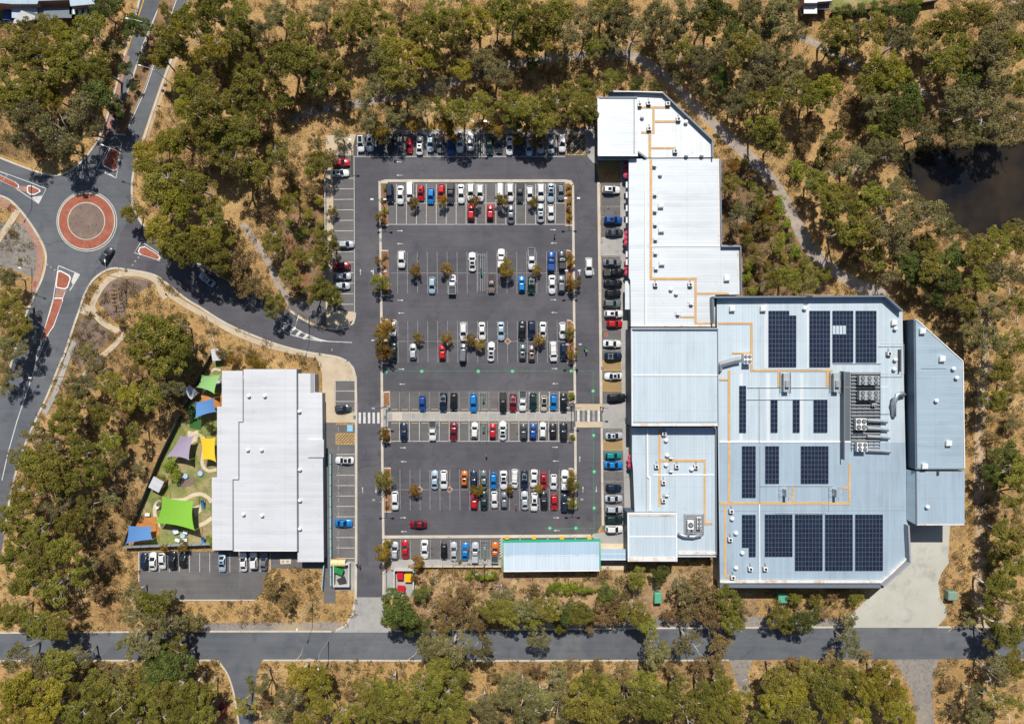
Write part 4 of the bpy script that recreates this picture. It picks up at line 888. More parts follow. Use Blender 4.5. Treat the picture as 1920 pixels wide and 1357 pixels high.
PROT = {'a': ac_small(), 'b': vent_box(), 's': vent_small(), 'u': unit_bracket()}
KNAME = {'a': ('grey white rooftop air conditioner', 'air conditioner'), 'b': ('white square roof ventilator', 'ventilator'), 's': ('small round vent pipe', 'vent'), 'u': ('white condenser on a steel bracket', 'condenser')}
UNITS = [(ZA, 'on the slanted tavern roof', 'a', [(1199,197),(1216,194),(1252,195),(1272,224),(1217,242),(1266,284)]), (ZA, 'on the slanted tavern roof', 's', [(1204,219),(1286,229),(1287,290),(1316,290)]),
 (ZB, 'on the long mall wing', 'u', [(1227,311),(1228,365),(1228,396),(1228.5,421),(1229,449),(1229,475),(1230,504),(1296,570),(1271,589)]), (ZB, 'on the long mall wing', 'b', [(1239,385),(1240,431),(1241,493),(1363,522)]),
 (ZB, 'on the long mall wing', 'a', [(1229,534),(1294,534)]), (ZB, 'on the long mall wing', 's', [(1238,327),(1268,550),(1258,542)]),
 (ZD, 'on the lower mall wing', 'a', [(1245,813),(1231,874),(1269,874),(1305,875),(1244,904),(1244,938)]), (ZD, 'on the lower mall wing', 's', [(1249,825),(1251,853),(1249,871),(1297,879)]), (ZD, 'on the lower mall wing', 'u', [(1258,858),(1258,883),(1250,928)]),
 (ZF+.06, 'on the supermarket roof', 'b', [(1373,579),(1431,579),(1677,605)]), (ZF+.06, 'on the supermarket roof', 's', [(1509,578),(1679,616),(1679,674),(1677,692),(1373,972),(1380,999),(1392,1036),(1380,1064)]),
 (ZF+.06, 'on the supermarket roof', 'a', [(1667,663),(1371,958),(1369,1011),(1407,1066),(1435,1066),(1374,1082)]),
 (ZG, 'on the storage wing roof', 'b', [(1730,621),(1767,673),(1779,831),(1734,874)]), (ZG, 'on the storage wing roof', 's', [(1788,691),(1794,708),(1756,751)]), (ZH, 'on the loading dock roof', 's', [(1739,950)]),
 (4.4, 'on the child care roof', 's', [(466,742),(464,843),(456,964),(496,742),(490,843),(491,966)]), (3.7, 'on the child care strip roof', 's', [(561,771),(562,880),(562,938),(562,991)])]
for (z, place, k, pts) in UNITS:
    pts = sorted(pts, key=lambda p: (p[1], p[0]))
    for i, (x, y) in enumerate(pts):
        e = copy_tree(PROT[k]); e.location = P(x, y, z+.5)[:2] + (z,); e.rotation_euler.z = random.choice((0, 0, math.pi/2)) if k in 'b' else 0
        if k == 's' : e.scale = (1.5,)*3
        if place.endswith('child care roof') or 'strip' in place: e.scale = (1.35,)*3
        n1, c1 = KNAME[k]
        tag(e, ('%s %s%s' % (n1, place, '' if len(pts) == 1 else ', %s from the top' % ordn(i))), c1, c1 + 's on the roofs')
for e in PROT.values():
    for c in list(e.children): bpy.data.objects.remove(c)
    bpy.data.objects.remove(e)
# big condensers with six fans, and the four fan unit
def fan_bank(x, y, z, w, d, h, nx, ny, label, mat=AC_WHITE, rz=0):
    e = empty('fan_bank', P(x, y, z+h)[:2] + (z,), rz, label, 'cooling unit', 'cooling units on the supermarket roof')
    m = MB(); m.box(-w/2, w/2, -d/2, d/2, .35, h)
    for sx in (-1, 1):
        for sy in (-1, 1): m.box(sx*w/2*.9-.06, sx*w/2*.9+.06, sy*d/2*.85-.06, sy*d/2*.85+.06, 0, .35)
    m.build('casing', mat, e, local=True)
    for i in range(nx):
        for j in range(ny):
            fx, fy = -w/2 + w*(i+.5)/nx, -d/2 + d*(j+.5)/ny; r = min(w/nx, d/ny)*.42
            fr_ = MB().tube([(fx,fy,h),(fx,fy,h+.16)], [r, r*1.03], 16).build('fan_ring', FAN, e, local=True)
            bl = MB()
            for q in range(5):
                t = q*2*math.pi/5
                bl.add([(fx,fy,h+.165),(fx+r*.8*math.cos(t),fy+r*.8*math.sin(t),h+.175),(fx+r*.8*math.cos(t+.7),fy+r*.8*math.sin(t+.7),h+.165)], [(0,1,2)])
            bl.build('fan_blades', AC_GREY, fr_, local=True)
    return e
fan_bank(1630,713,ZF+.4,4.9,2.3,1.6,3,2,'upper white cooling unit with six fans on the supermarket plant deck', AC_GREY)
fan_bank(1630,741,ZF+.4,4.9,2.3,1.6,3,2,'lower white cooling unit with six fans on the supermarket plant deck', AC_GREY)
fan_bank(1640,759,ZF+.4,1.1,.7,.9,2,1,'tiny two fan unit below the six fan cooling units')
fan_bank(1402,673,ZF,1.9,2.4,1.9,2,2,'white four fan unit left of the upper solar arrays')
fan_bank(1615,795,ZF+.4,2.6,2.8,1.5,2,2,'white four fan unit on the lower plant deck'); fan_bank(1617,838,ZF+.4,2.6,2.2,1.5,2,2,'white four fan unit at the bottom of the plant deck')
fan_bank(1311,981,ZD+.6,1.0,3.0,1.0,1,3,'white three fan unit on the slatted platform of the lower mall roof'); fan_bank(1295,984,ZD+.6,1.5,2.2,1.2,1,1,'white single fan box on the slatted platform of the lower mall roof')
def ducting(name, label, segs, rad, mat=GALV, box=False):
    p0 = segs[0][0]; e = empty(name, P(*p0[:2], p0[2])[:2] + (ZF,), 0, label, 'duct', 'metal ducts on the roofs')
    for s_ in segs: MB().tube([P(*q) for q in s_], rad, 4 if box else 10).build('duct_run', mat, e, not box)
    return e
ducting('roof_duct', 'bent silver duct elbow on the right of the supermarket plant deck', [[(1676,780,6.2),(1676,756,7.4),(1682,740,8.0),(1690,737,7.4),(1695,740,6.4)]], .55)
ducting('roof_duct', 'tapered duct feeding the four fan unit left of the solar arrays', [[(1349,684,6.6),(1362,680,6.8),(1376,676,6.8),(1388,674,6.8)],[(1349,684,6.6),(1349,695,6.0)]], .75, GALV, True)
for k, y in enumerate((788, 803, 818, 844)):
    ducting('roof_duct', '%s level silver duct from the top right of the plant deck fans' % ordn(k), [[(1626,y,6.7),(1650,y+1,6.7),(1664+k*2,y+3,6.4)]], .4, AC_GREY, True)
def chimney(x, y, label):
    e = empty('exhaust_stack', P(x, y, ZF+1.5)[:2] + (ZF,), 0, label, 'exhaust stack', 'exhaust stacks on the supermarket roof')
    MB().box(-.75,.75,-2.2,2.4,.3,1.5).build('casing', AC_GREY, e, local=True); MB().box(-.5,.5,-1.0,.6,1.5,2.3).build('hood', GALV, e, local=True)
    MB().box(-1.3,-1.24,-2.6,2.6,.0,1.0).box(1.24,1.3,-2.6,2.6,.0,1.0).box(-1.3,1.3,2.0,2.06,.5,.56).box(-1.3,1.3,-2.06,-2.0,.5,.56).build('rail', GALV, e, local=True)
def mast(x, y, label):
    e = empty('antenna_frame', P(x, y, ZF+1.5)[:2] + (ZF,), 0, label, 'antenna', 'antenna frames on the supermarket roof')
    MB().box(-.35,.35,-1.2,.6,.2,2.4).build('casing', AC_GREY, e, local=True)
    m = MB()
    for sx in (-1, 1): m.tube([(sx*1.3,-.6,0),(sx*1.2,-.6,2.6)],.04,5).tube([(sx*1.3,.9,0),(sx*1.2,.9,2.6)],.04,5).tube([(sx*1.3,-.6,1.3),(0,-.6,1.3)],.04,5).tube([(sx*1.3,.9,1.3),(0,.9,1.3)],.04,5).tube([(sx*1.2,-.6,2.6),(sx*1.2,.9,2.6)],.04,5)
    m.build('frame', GALV, e, local=True)
chimney(1475,718,'left grey exhaust stack hanging from the walkway in the middle of the supermarket roof'); chimney(1569,718,'right grey exhaust stack hanging from the walkway beside the plant deck')
mast(1474,922,'left steel framed exhaust below the square solar array'); mast(1568,922,'right steel framed exhaust below the square solar array')

# ------------------------------------------------------------------ cars
CARC = {'white': (.78,.78,.77), 'silver': (.46,.49,.52), 'pale blue': (.38,.48,.58), 'grey': (.17,.18,.20), 'charcoal': (.055,.06,.068), 'black': (.014,.015,.018), 'navy': (.012,.025,.055), 'blue': (.015,.075,.30),
        'bright blue': (.01,.20,.56), 'red': (.48,.012,.018), 'dark red': (.20,.008,.016), 'orange': (.62,.16,.02), 'teal': (.01,.26,.27), 'dark green': (.012,.035,.032), 'cream': (.55,.50,.40), 'bronze': (.22,.17,.15), 'grey green': (.13,.16,.15)}
def paint(c):
    k = 'car_paint_' + c.replace(' ', '_')
    if k not in MATS:
        m = plain(k, CARC[c], .32, .15, .5, .04, 1.0, .35); m.node_tree.nodes['Principled BSDF'].inputs['Coat Roughness'].default_value = .12
    return MATS[k]

def loft(sections):
    """closed tube of half sections mirrored left-right; sections: list of (y, [(x, z) ...]) from bottom centre to top centre"""
    v, f = [], []; n = len(sections[0][1])
    full = 2*n - 2
    for y, pr in sections:
        ring = [(x, y, z) for x, z in pr] + [(-x, y, z) for x, z in pr[-2:0:-1]]
        v += ring
    for i in range(len(sections)-1):
        for j in range(full):
            a, b = i*full + j, i*full + (j+1) % full
            f.append((a, b, b+full, a+full))
    f.append(tuple(range(full))); f.append(tuple(range((len(sections)-1)*full, len(sections)*full))[::-1])
    return v, f

def car_meshes(kind):
    """length along +y (front), returns dict of part name -> list of MB"""
    T = {'sedan': (4.75,1.84,1.44,.92), 'hatch': (4.15,1.78,1.50,.96), 'suv': (4.65,1.90,1.70,1.06), 'ute': (5.25,1.90,1.78,1.08), 'van': (5.0,1.96,1.95,1.12), 'coupe': (4.6,1.88,1.32,.88)}[kind]
    L, W, Hh, belt = T; h, w = L/2, W/2
    gb, gt = {'sedan': ((-1.78,1.08), (-1.0,.16)), 'hatch': ((-1.92,.95), (-1.52,.08)), 'suv': ((-2.16,1.02), (-1.80,.14)), 'ute': ((-.72,1.12), (-.50,.38)), 'van': ((-2.38,1.45), (-2.28,.85)), 'coupe': ((-1.55,.90), (-.75,.05))}[kind]
    def prof(ww, zt, zb=.28): return [(0,zb),(ww*.82,zb),(ww*.97,zb+.12),(ww,.62),(ww*.97,zt-.10),(ww*.86,zt-.015),(0,zt+.03)]
    rear = belt + (.0 if kind in ('hatch','suv','van') else -.02)
    secs = [(-h, prof(w*.62, .72, .42)), (-h+.05, prof(w*.78, rear-.18, .38)), (-h+.14, prof(w*.88, rear-.12, .34)), (-h+.32, prof(w*.95, rear-.02)), (-h+.9, prof(w, belt)), (-.2, prof(w, belt)), (gb[1], prof(w*.99, belt)), (h-.75, prof(w*.97, belt-.10)), (h-.34, prof(w*.92, belt-.18)), (h-.14, prof(w*.80, belt-.26, .34)), (h-.04, prof(w*.64, belt-.34, .38)), (h, prof(w*.44, .60, .42))]
    B = MB(); B.add(*loft(secs))
    # cabin shell
    wb, wt = w*.90, w*.70
    def ring(z, y0, y1, ww, r): 
        pts = []
        for (cx, cy, a0) in ((ww-r, y1-r, 0), (-ww+r, y1-r, 90), (-ww+r, y0+r, 180), (ww-r, y0+r, 270)):
            for k in range(4): pts.append((cx + r*math.cos(R_(a0+30*k)), cy + r*math.sin(R_(a0+30*k)), z))
        return pts
    r0, r1, r2 = ring(belt-.02, gb[0], gb[1], wb, .22), ring(Hh-.05, gt[0], gt[1], wt, .22), ring(Hh, gt[0]+.14, gt[1]-.14, wt-.13, .18)
    n = len(r0); B.add(r0+r1+r2, [(i, (i+1) % n, n+(i+1) % n, n+i) for i in range(n)] + [(n+i, n+(i+1) % n, 2*n+(i+1) % n, 2*n+i) for i in range(n)] + [tuple(range(2*n, 3*n))])
    def lerp(a, b, t): return a + (b-a)*t
    def pane(t0, t1, s0, s1, face):
        """quad on the cabin: t up the pane, s along it, pushed 12 mm out"""
        q = []
        for t, s in ((t0,s0),(t0,s1),(t1,s1),(t1,s0)):
            z = lerp(belt-.02, Hh-.05, t); ww = lerp(wb, wt, t); y0 = lerp(gb[0], gt[0], t); y1 = lerp(gb[1], gt[1], t)
            if face == 'f': q.append((lerp(-ww, ww, s), y1 + .014, z + .012))
            elif face == 'b': q.append((lerp(ww, -ww, s), y0 - .014, z + .012))
            elif face == 'r': q.append((ww + .012, lerp(y0, y1, s), z))
            else: q.append((-ww - .012, lerp(y1, y0, s), z))
        return MB().add(q, [(0,1,2,3)])
    parts = [('body', B, 'paint', True), ('windscreen', pane(.02,.98,.07,.93,'f'), GLASS, False), ('rear_window', pane(.08,.96,.09,.91,'b'), GLASS, False), ('side_window', pane(.12,.93,.09,.90,'r'), GLASS, False), ('side_window', pane(.12,.93,.10,.91,'l'), GLASS, False)]
    wy = h - .92
    for sx in (-1, 1):
        for sy, yy in ((1, wy), (-1, -h+.95)):
            m = MB(); m.tube([(sx*(w-.20),yy,.33),(sx*(w+.005),yy,.33)], .33, 14, 0); m.tube([(sx*(w+.0),yy,.33),(sx*(w+.02),yy,.33)], .2, 10, 1); parts.append(('wheel', m, [TYRE, GALV], False))
        m = MB(); m.box(min(sx*w*.48,sx*w*.76), max(sx*w*.48,sx*w*.76), h-.28, h-.07, belt-.36, belt-.255); parts.append(('headlight', m, LAMP, False))
        m = MB(); m.box(min(sx*(w-.02),sx*(w+.16)), max(sx*(w-.02),sx*(w+.16)), gb[1]-.42, gb[1]-.28, belt-.04, belt+.10); parts.append(('mirror', m, 'paint', False))
    return parts, T, gb, gt

CARP = {}
CBUILT = {}
def car_proto(kind):
    if kind in CBUILT: return CBUILT[kind]
    base = kind.split('_')[0]
    parts, T, gb, gt = car_meshes(base)
    L, W, Hh, belt = T; h, w = L/2, W/2; ex = kind.split('_')[1:]
    if base == 'ute':
        if 'tray' in ex:
            m = MB(); m.box(-w+.02, w-.02, -h-.05, -.78, belt-.02, belt+.06); 
            for a in ((-w+.02,-w+.07,-h-.05,-.78),(w-.07,w-.02,-h-.05,-.78),(-w+.07,w-.07,-h-.05,-h),(-w+.07,w-.07,-.84,-.78)): m.box(*a, belt+.06, belt+.32)
            parts.append(('tray', m, AC_GREY, False)); parts.append(('tray_floor', MB().box(-w+.12, w-.12, -h+.05, -.9, belt+.06, belt+.075), STEEL_DARK, False))
        elif 'canopy' in ex:
            m = MB(); m.add([(-w+.08,-h+.08,belt),(w-.08,-h+.08,belt),(w-.08,-.75,belt),(-w+.08,-.75,belt),(-w+.22,-h+.25,Hh-.05),(w-.22,-h+.25,Hh-.05),(w-.22,-.80,Hh-.05),(-w+.22,-.80,Hh-.05)], [(3,2,1,0),(4,5,6,7),(0,1,5,4),(1,2,6,5),(2,3,7,6),(3,0,4,7)]); parts.append(('canopy', m, 'paint', False))
        else:
            parts.append(('tub_cover', MB().box(-w+.16, w-.16, -h+.18, -.80, belt-.02, belt+.05), BLACKP, False))
    if 'sun' in ex: parts.append(('sunroof', MB().box(-w*.42, w*.42, (gt[0]+gt[1])/2-.1, gt[1]-.22, Hh-.03, Hh+.012), GLASS, False))
    if 'pano' in ex: parts.append(('glass_roof', MB().box(-w*.52, w*.52, gt[0]+.18, gt[1]-.16, Hh-.03, Hh+.012), GLASS, False))
    if 'rack' in ex:
        m = MB()
        for q in (.25, .75): y = gt[0]+(gt[1]-gt[0])*q; m.box(-w*.72, w*.72, y-.04, y+.04, Hh+.06, Hh+.11)
        for sx in (-1,1): m.box(sx*w*.62-.03, sx*w*.62+.03, gt[0]+.15, gt[1]-.15, Hh-.02, Hh+.09)
        parts.append(('roof_rack', m, GALV, False))
    out = []
    for nm, m, mt, sm in parts:
        me = bpy.data.meshes.new(nm); me.from_pydata(m.v, [], m.f)
        if mt == 'paint': me.materials.append(paint('white'))
        else:
            for q in (mt if isinstance(mt, list) else [mt]): me.materials.append(q)
        if any(m.m): me.polygons.foreach_set('material_index', m.m)
        if sm: me.polygons.foreach_set('use_smooth', [len(p) < 8 for p in m.f])
        me.update(); out.append((nm, me, mt == 'paint'))
    CBUILT[kind] = out
    return out
ROT = {'u': 0.0, 'd': math.pi, 'r': -math.pi/2, 'l': math.pi/2}
KN = {'sedan': ('parked_sedan','sedan'), 'hatch': ('parked_hatchback','hatchback'), 'suv': ('parked_suv','off-road wagon'), 'ute': ('parked_utility','utility truck'), 'van': ('parked_van','van'), 'coupe': ('parked_coupe','coupe')}
EXW = {'tray': 'with an open tray', 'canopy': 'with a canopy', 'sun': 'with a sunroof', 'pano': 'with a dark glass roof', 'rack': 'with roof racks'}
def put_car(x, y, col, kind, rot, label, group, z=.075):
    base = kind.split('_')[0]
    e = empty(KN[base][0], P(x, y, .8)[:2] + (z,), ROT[rot] if isinstance(rot, str) else rot, label, KN[base][1].split()[0] if base != 'suv' else 'wagon', group)
    if isinstance(rot, str): e.rotation_euler.z += random.uniform(-.05, .05); e.scale = (random.uniform(.965, 1.03), random.uniform(.95, 1.04), random.uniform(.96, 1.05))
    for nm, me, pt in car_proto(kind):
        o = mesh_obj(nm, me, e)
        if pt and col != 'white':
            o.material_slots[0].link = 'OBJECT'; o.material_slots[0].material = paint(col)
    return e
def car_row(place, tile, f, items, rot, group, order='left', tail=None):
    """items: (zoomed x, zoomed y, colour, kind[, rotation])"""
    key = (lambda t: t[0]) if order == 'left' else (lambda t: t[1])
    items = sorted(items, key=key)
    for i, it in enumerate(items):
        x, y = tile[0] + it[0]/f, tile[1] + it[1]/f; kind = it[3]; base = kind.split('_')[0]
        ex = ' '.join(EXW[q] for q in kind.split('_')[1:] if q in EXW)
        lab = '%s %s, %s from the %s %s' % (it[2], KN[base][1].replace('off-road wagon', 'wagon').replace('utility truck', 'ute'), ordn(i), order if order == 'left' else 'top', place)
        put_car(x, y, it[2], kind, it[4] if len(it) > 4 else rot, lab, group)
F4 = 1920/420
car_row('in the top row under the trees', (660,230), F4, [(75,178,'white','suv_pano'),(155,172,'white','suv_sun'),(240,205,'navy','hatch'),(330,190,'black','sedan'),(410,165,'charcoal','sedan'),(490,195,'red','hatch'),(580,195,'white','sedan_sun','u'),(670,172,'pale blue','sedan'),
  (757,190,'grey','hatch'),(845,205,'blue','hatch'),(925,170,'white','ute_canopy'),(1018,162,'white','van'),(1178,195,'dark green','suv'),(1260,180,'charcoal','sedan'),(1350,195,'white','sedan'),(1437,205,'navy','sedan'),(1518,215,'pale blue','hatch'),(1615,182,'silver','sedan_sun'),(1705,195,'silver','hatch'),(1803,175,'white','suv')], 'd', 'cars in the top row')
car_row('in the upper line of the first double row', (660,330), F4, [(325,150,'navy','van'),(415,162,'white','sedan'),(498,140,'white','van'),(590,145,'red','hatch_sun'),(675,172,'bright blue','hatch'),(765,140,'red','hatch'),(845,148,'charcoal','ute_canopy'),(935,152,'white','sedan'),(1018,138,'white','suv'),(1098,145,'white','suv'),
  (1270,148,'white','van'),(1355,140,'white','suv'),(1440,140,'charcoal','ute'),(1525,155,'white','hatch'),(1618,140,'white','suv'),(1705,142,'pale blue','sedan_pano'),(1790,138,'grey','hatch')], 'd', 'cars in the first double row')
car_row('in the lower line of the first double row', (660,330), F4, [(1020,312,'red','hatch'),(1185,312,'red','hatch'),(1362,325,'grey','sedan'),(1617,315,'silver','sedan_sun'),(1705,315,'white','hatch','d')], 'u', 'cars in the first double row')
car_row('in the upper line of the second double row', (700,450), F4, [(243,165,'white','suv','d'),(848,185,'white','sedan_pano'),(1095,160,'white','ute_canopy'),(1357,165,'white','ute_tray','d'),(1525,182,'blue','ute_canopy'),(1618,172,'charcoal','ute_canopy_rack')], 'u', 'cars in the second double row')
car_row('in the lower line of the second double row', (700,450), F4, [(503,388,'pale blue','hatch','d'),(677,380,'white','ute_tray'),(1013,372,'bronze','ute','d'),(1272,378,'bright blue','hatch'),(1355,388,'dark green','suv_rack','d'),(1532,380,'white','sedan','d'),(1613,378,'grey','suv')], 'u', 'cars in the second double row')
car_row('in the upper line of the third double row', (700,590), F4, [(168,115,'white','hatch'),(772,145,'white','suv'),(932,140,'white','sedan'),(1095,140,'pale blue','sedan'),(1275,135,'black','sedan'),(1357,130,'navy','suv'),(1452,140,'white','sedan'),(1622,135,'white','hatch')], 'd', 'cars in the third double row')
car_row('in the lower line of the third double row', (700,590), F4, [(172,318,'dark green','sedan','d'),(340,315,'silver','hatch'),(590,322,'red','hatch'),(770,325,'grey','van'),(1010,315,'white','sedan_pano'),(1280,322,'grey green','hatch_sun'),(1358,330,'bronze','hatch_sun'),(1543,315,'white','van_rack','d'),(1632,315,'navy','suv','d')], 'u', 'cars in the third double row')
car_row('in the row above the paved path', (700,720), F4, [(420,165,'blue','hatch'),(600,155,'navy','suv_rack'),(690,150,'black','suv'),(858,160,'bright blue','suv'),(1112,160,'black','ute'),(1198,160,'dark red','suv_rack'),(1280,145,'white','ute_tray'),(1370,152,'dark green','suv'),(1463,165,'cream','hatch_pano'),(1545,155,'bright blue','hatch'),(1632,160,'black','sedan')], 'd', 'cars above the paved path')
car_row('in the row below the paved path', (700,720), F4, [(260,408,'navy','sedan'),(508,400,'white','ute_tray','d'),(688,408,'dark red','sedan','d'),(868,395,'white','hatch'),(1023,402,'red','hatch'),(1110,398,'white','sedan_pano'),(1288,408,'charcoal','hatch'),(1370,405,'blue','hatch'),(1452,395,'white','hatch'),(1540,400,'black','hatch_sun'),(1632,405,'black','suv')], 'u', 'cars below the paved path')
car_row('in the upper line of the last double row', (700,860), F4, [(525,178,'pale blue','sedan'),(605,178,'white','suv','d'),(780,168,'orange','hatch_sun'),(860,180,'navy','sedan'),(945,178,'grey green','sedan'),(1030,188,'bright blue','hatch','d'),(1117,180,'white','sedan_pano','d'),(1210,170,'white','van_rack','d'),(1295,182,'navy','suv_rack','d'),(1377,168,'white','sedan','d'),(1460,188,'red','hatch_sun','d'),(1545,198,'white','hatch','d'),(1640,180,'white','ute_canopy')], 'u', 'cars in the last double row')
car_row('in the lower line of the last double row', (700,860), F4, [(187,358,'white','suv','d'),(865,362,'red','hatch'),(948,358,'dark green','sedan'),(1038,350,'white','hatch','d'),(1122,355,'grey','hatch'),(1298,355,'silver','sedan'),(1380,368,'white','suv_sun','d'),(1463,360,'black','sedan'),(1552,370,'red','hatch','d'),(1640,378,'navy','suv')], 'u', 'cars in the last double row')
car_row('in the bottom row beside the shelter', (700,970), F4, [(185,280,'silver','suv_rack'),(272,272,'red','sedan'),(440,272,'white','sedan','d'),(605,290,'black','hatch','d'),(690,290,'silver','sedan'),(787,290,'bright blue','sedan'),(873,298,'silver','ute_canopy_rack'),(1043,295,'orange','ute_tray')], 'u', 'cars in the bottom row')
car_row('in the upper shopfront column', (1080,300), 475/140, [(225,190,'white','suv_sun'),(237,383,'blue','suv_sun'),(245,463,'charcoal','sedan'),(232,652,'grey','sedan'),(238,715,'black','ute'),(235,785,'black','sedan'),(235,848,'black','hatch_sun'),(230,913,'grey green','suv'),(240,978,'white','suv_sun'),(245,1042,'red','hatch'),(230,1168,'white','sedan'),(237,1248,'navy','suv_rack')], 'r', 'cars along the shopfront', 'top')
car_row('in the lower shopfront column', (1080,660), 475/140, [(237,153,'white','sedan_pano','l'),(258,288,'black','suv'),(243,532,'silver','sedan_sun'),(237,657,'teal','hatch'),(240,718,'bright blue','sedan'),(240,862,'navy','hatch'),(240,930,'silver','sedan'),(243,998,'silver','suv'),(243,1062,'dark green','suv'),(243,1125,'white','suv')], 'r', 'cars along the shopfront', 'top')
car_row('in the left column by the trees', (590,270), 477/130, [(180,128,'red','sedan'),(172,200,'white','sedan_sun'),(215,690,'silver','hatch'),(183,838,'dark red','suv'),(195,908,'silver','hatch'),(190,975,'silver','hatch')], 'r', 'cars in the left column', 'top')
car_row('in the column beside the child care centre', (580,680), 452/140, [(203,277,'charcoal','hatch'),(213,590,'white','sedan_pano','l'),(207,970,'bright blue','coupe')], 'r', 'cars beside the child care centre', 'top')
car_row('in the child care car park', (220,960), 4.8, [(240,440,'navy','hatch'),(322,440,'white','sedan'),(405,440,'white','hatch','d'),(497,430,'black','suv'),(590,425,'black','hatch'),(943,455,'pale blue','sedan_sun','d'),(1135,445,'white','sedan'),(1227,435,'white','suv'),(1318,440,'grey','sedan')], 'u', 'cars at the child care centre')
put_car(1104,500,'white','suv','d','white wagon driving down the right hand lane of the car park','moving cars')
put_car(784,983,'dark red','sedan','l','dark red sedan driving left along the lowest lane','moving cars')
put_car(200,478,'charcoal','suv',R_(-32),'charcoal wagon leaving the roundabout at the lower right','moving cars')
put_car(388,524,'pale blue','sedan_sun',R_(52),'grey blue sedan on the shaded entry road','moving cars')
put_car(417,1331,'dark red','hatch','u','dark red hatchback beside the side road at the lower left','moving cars')

# ------------------------------------------------------------------ trees
rng = np.random.default_rng(11)
def leaf_cloud(centres, radii, n_per, leaf, flat=.7, up=.5):
    """numpy quads scattered through ellipsoid clumps"""
    V = []
    for c, r, n in zip(centres, radii, n_per):
        d = rng.normal(size=(n, 3)); d[:, 2] = np.abs(d[:, 2])*.75 + d[:, 2]*.25; d /= np.linalg.norm(d, axis=1)[:, None]
        rad = r*(.35 + .65*rng.random(n)**.6)
        p = d*rad[:, None]*np.array([1, 1, flat]) + c
        nrm = d*.6 + rng.normal(size=(n, 3))*.55 + np.array([0, 0, up]); nrm /= np.linalg.norm(nrm, axis=1)[:, None]
        t = np.cross(nrm, rng.normal(size=(n, 3))); t /= np.linalg.norm(t, axis=1)[:, None]; b = np.cross(nrm, t)
        l = leaf*(.6 + .8*rng.random(n)); w = l*(.40 + .25*rng.random(n))
        q = np.stack([p - t*l[:, None]/2, p + b*w[:, None]/2, p + t*l[:, None]/2, p - b*w[:, None]/2], 1)
        V.append(q.reshape(-1, 3))
    return np.concatenate(V)
def quads_mesh(name, V, mat):
    me = bpy.data.meshes.new(name); n = len(V)//4
    me.vertices.add(len(V)); me.vertices.foreach_set('co', V.astype(np.float32).ravel())
    me.loops.add(4*n); me.loops.foreach_set('vertex_index', np.arange(4*n, dtype=np.int32))
    me.polygons.add(n); me.polygons.foreach_set('loop_start', np.arange(0, 4*n, 4, dtype=np.int32)); me.polygons.foreach_set('loop_total', np.full(n, 4, dtype=np.int32))
    me.materials.append(mat); me.update(calc_edges=True); me.validate()
    return me
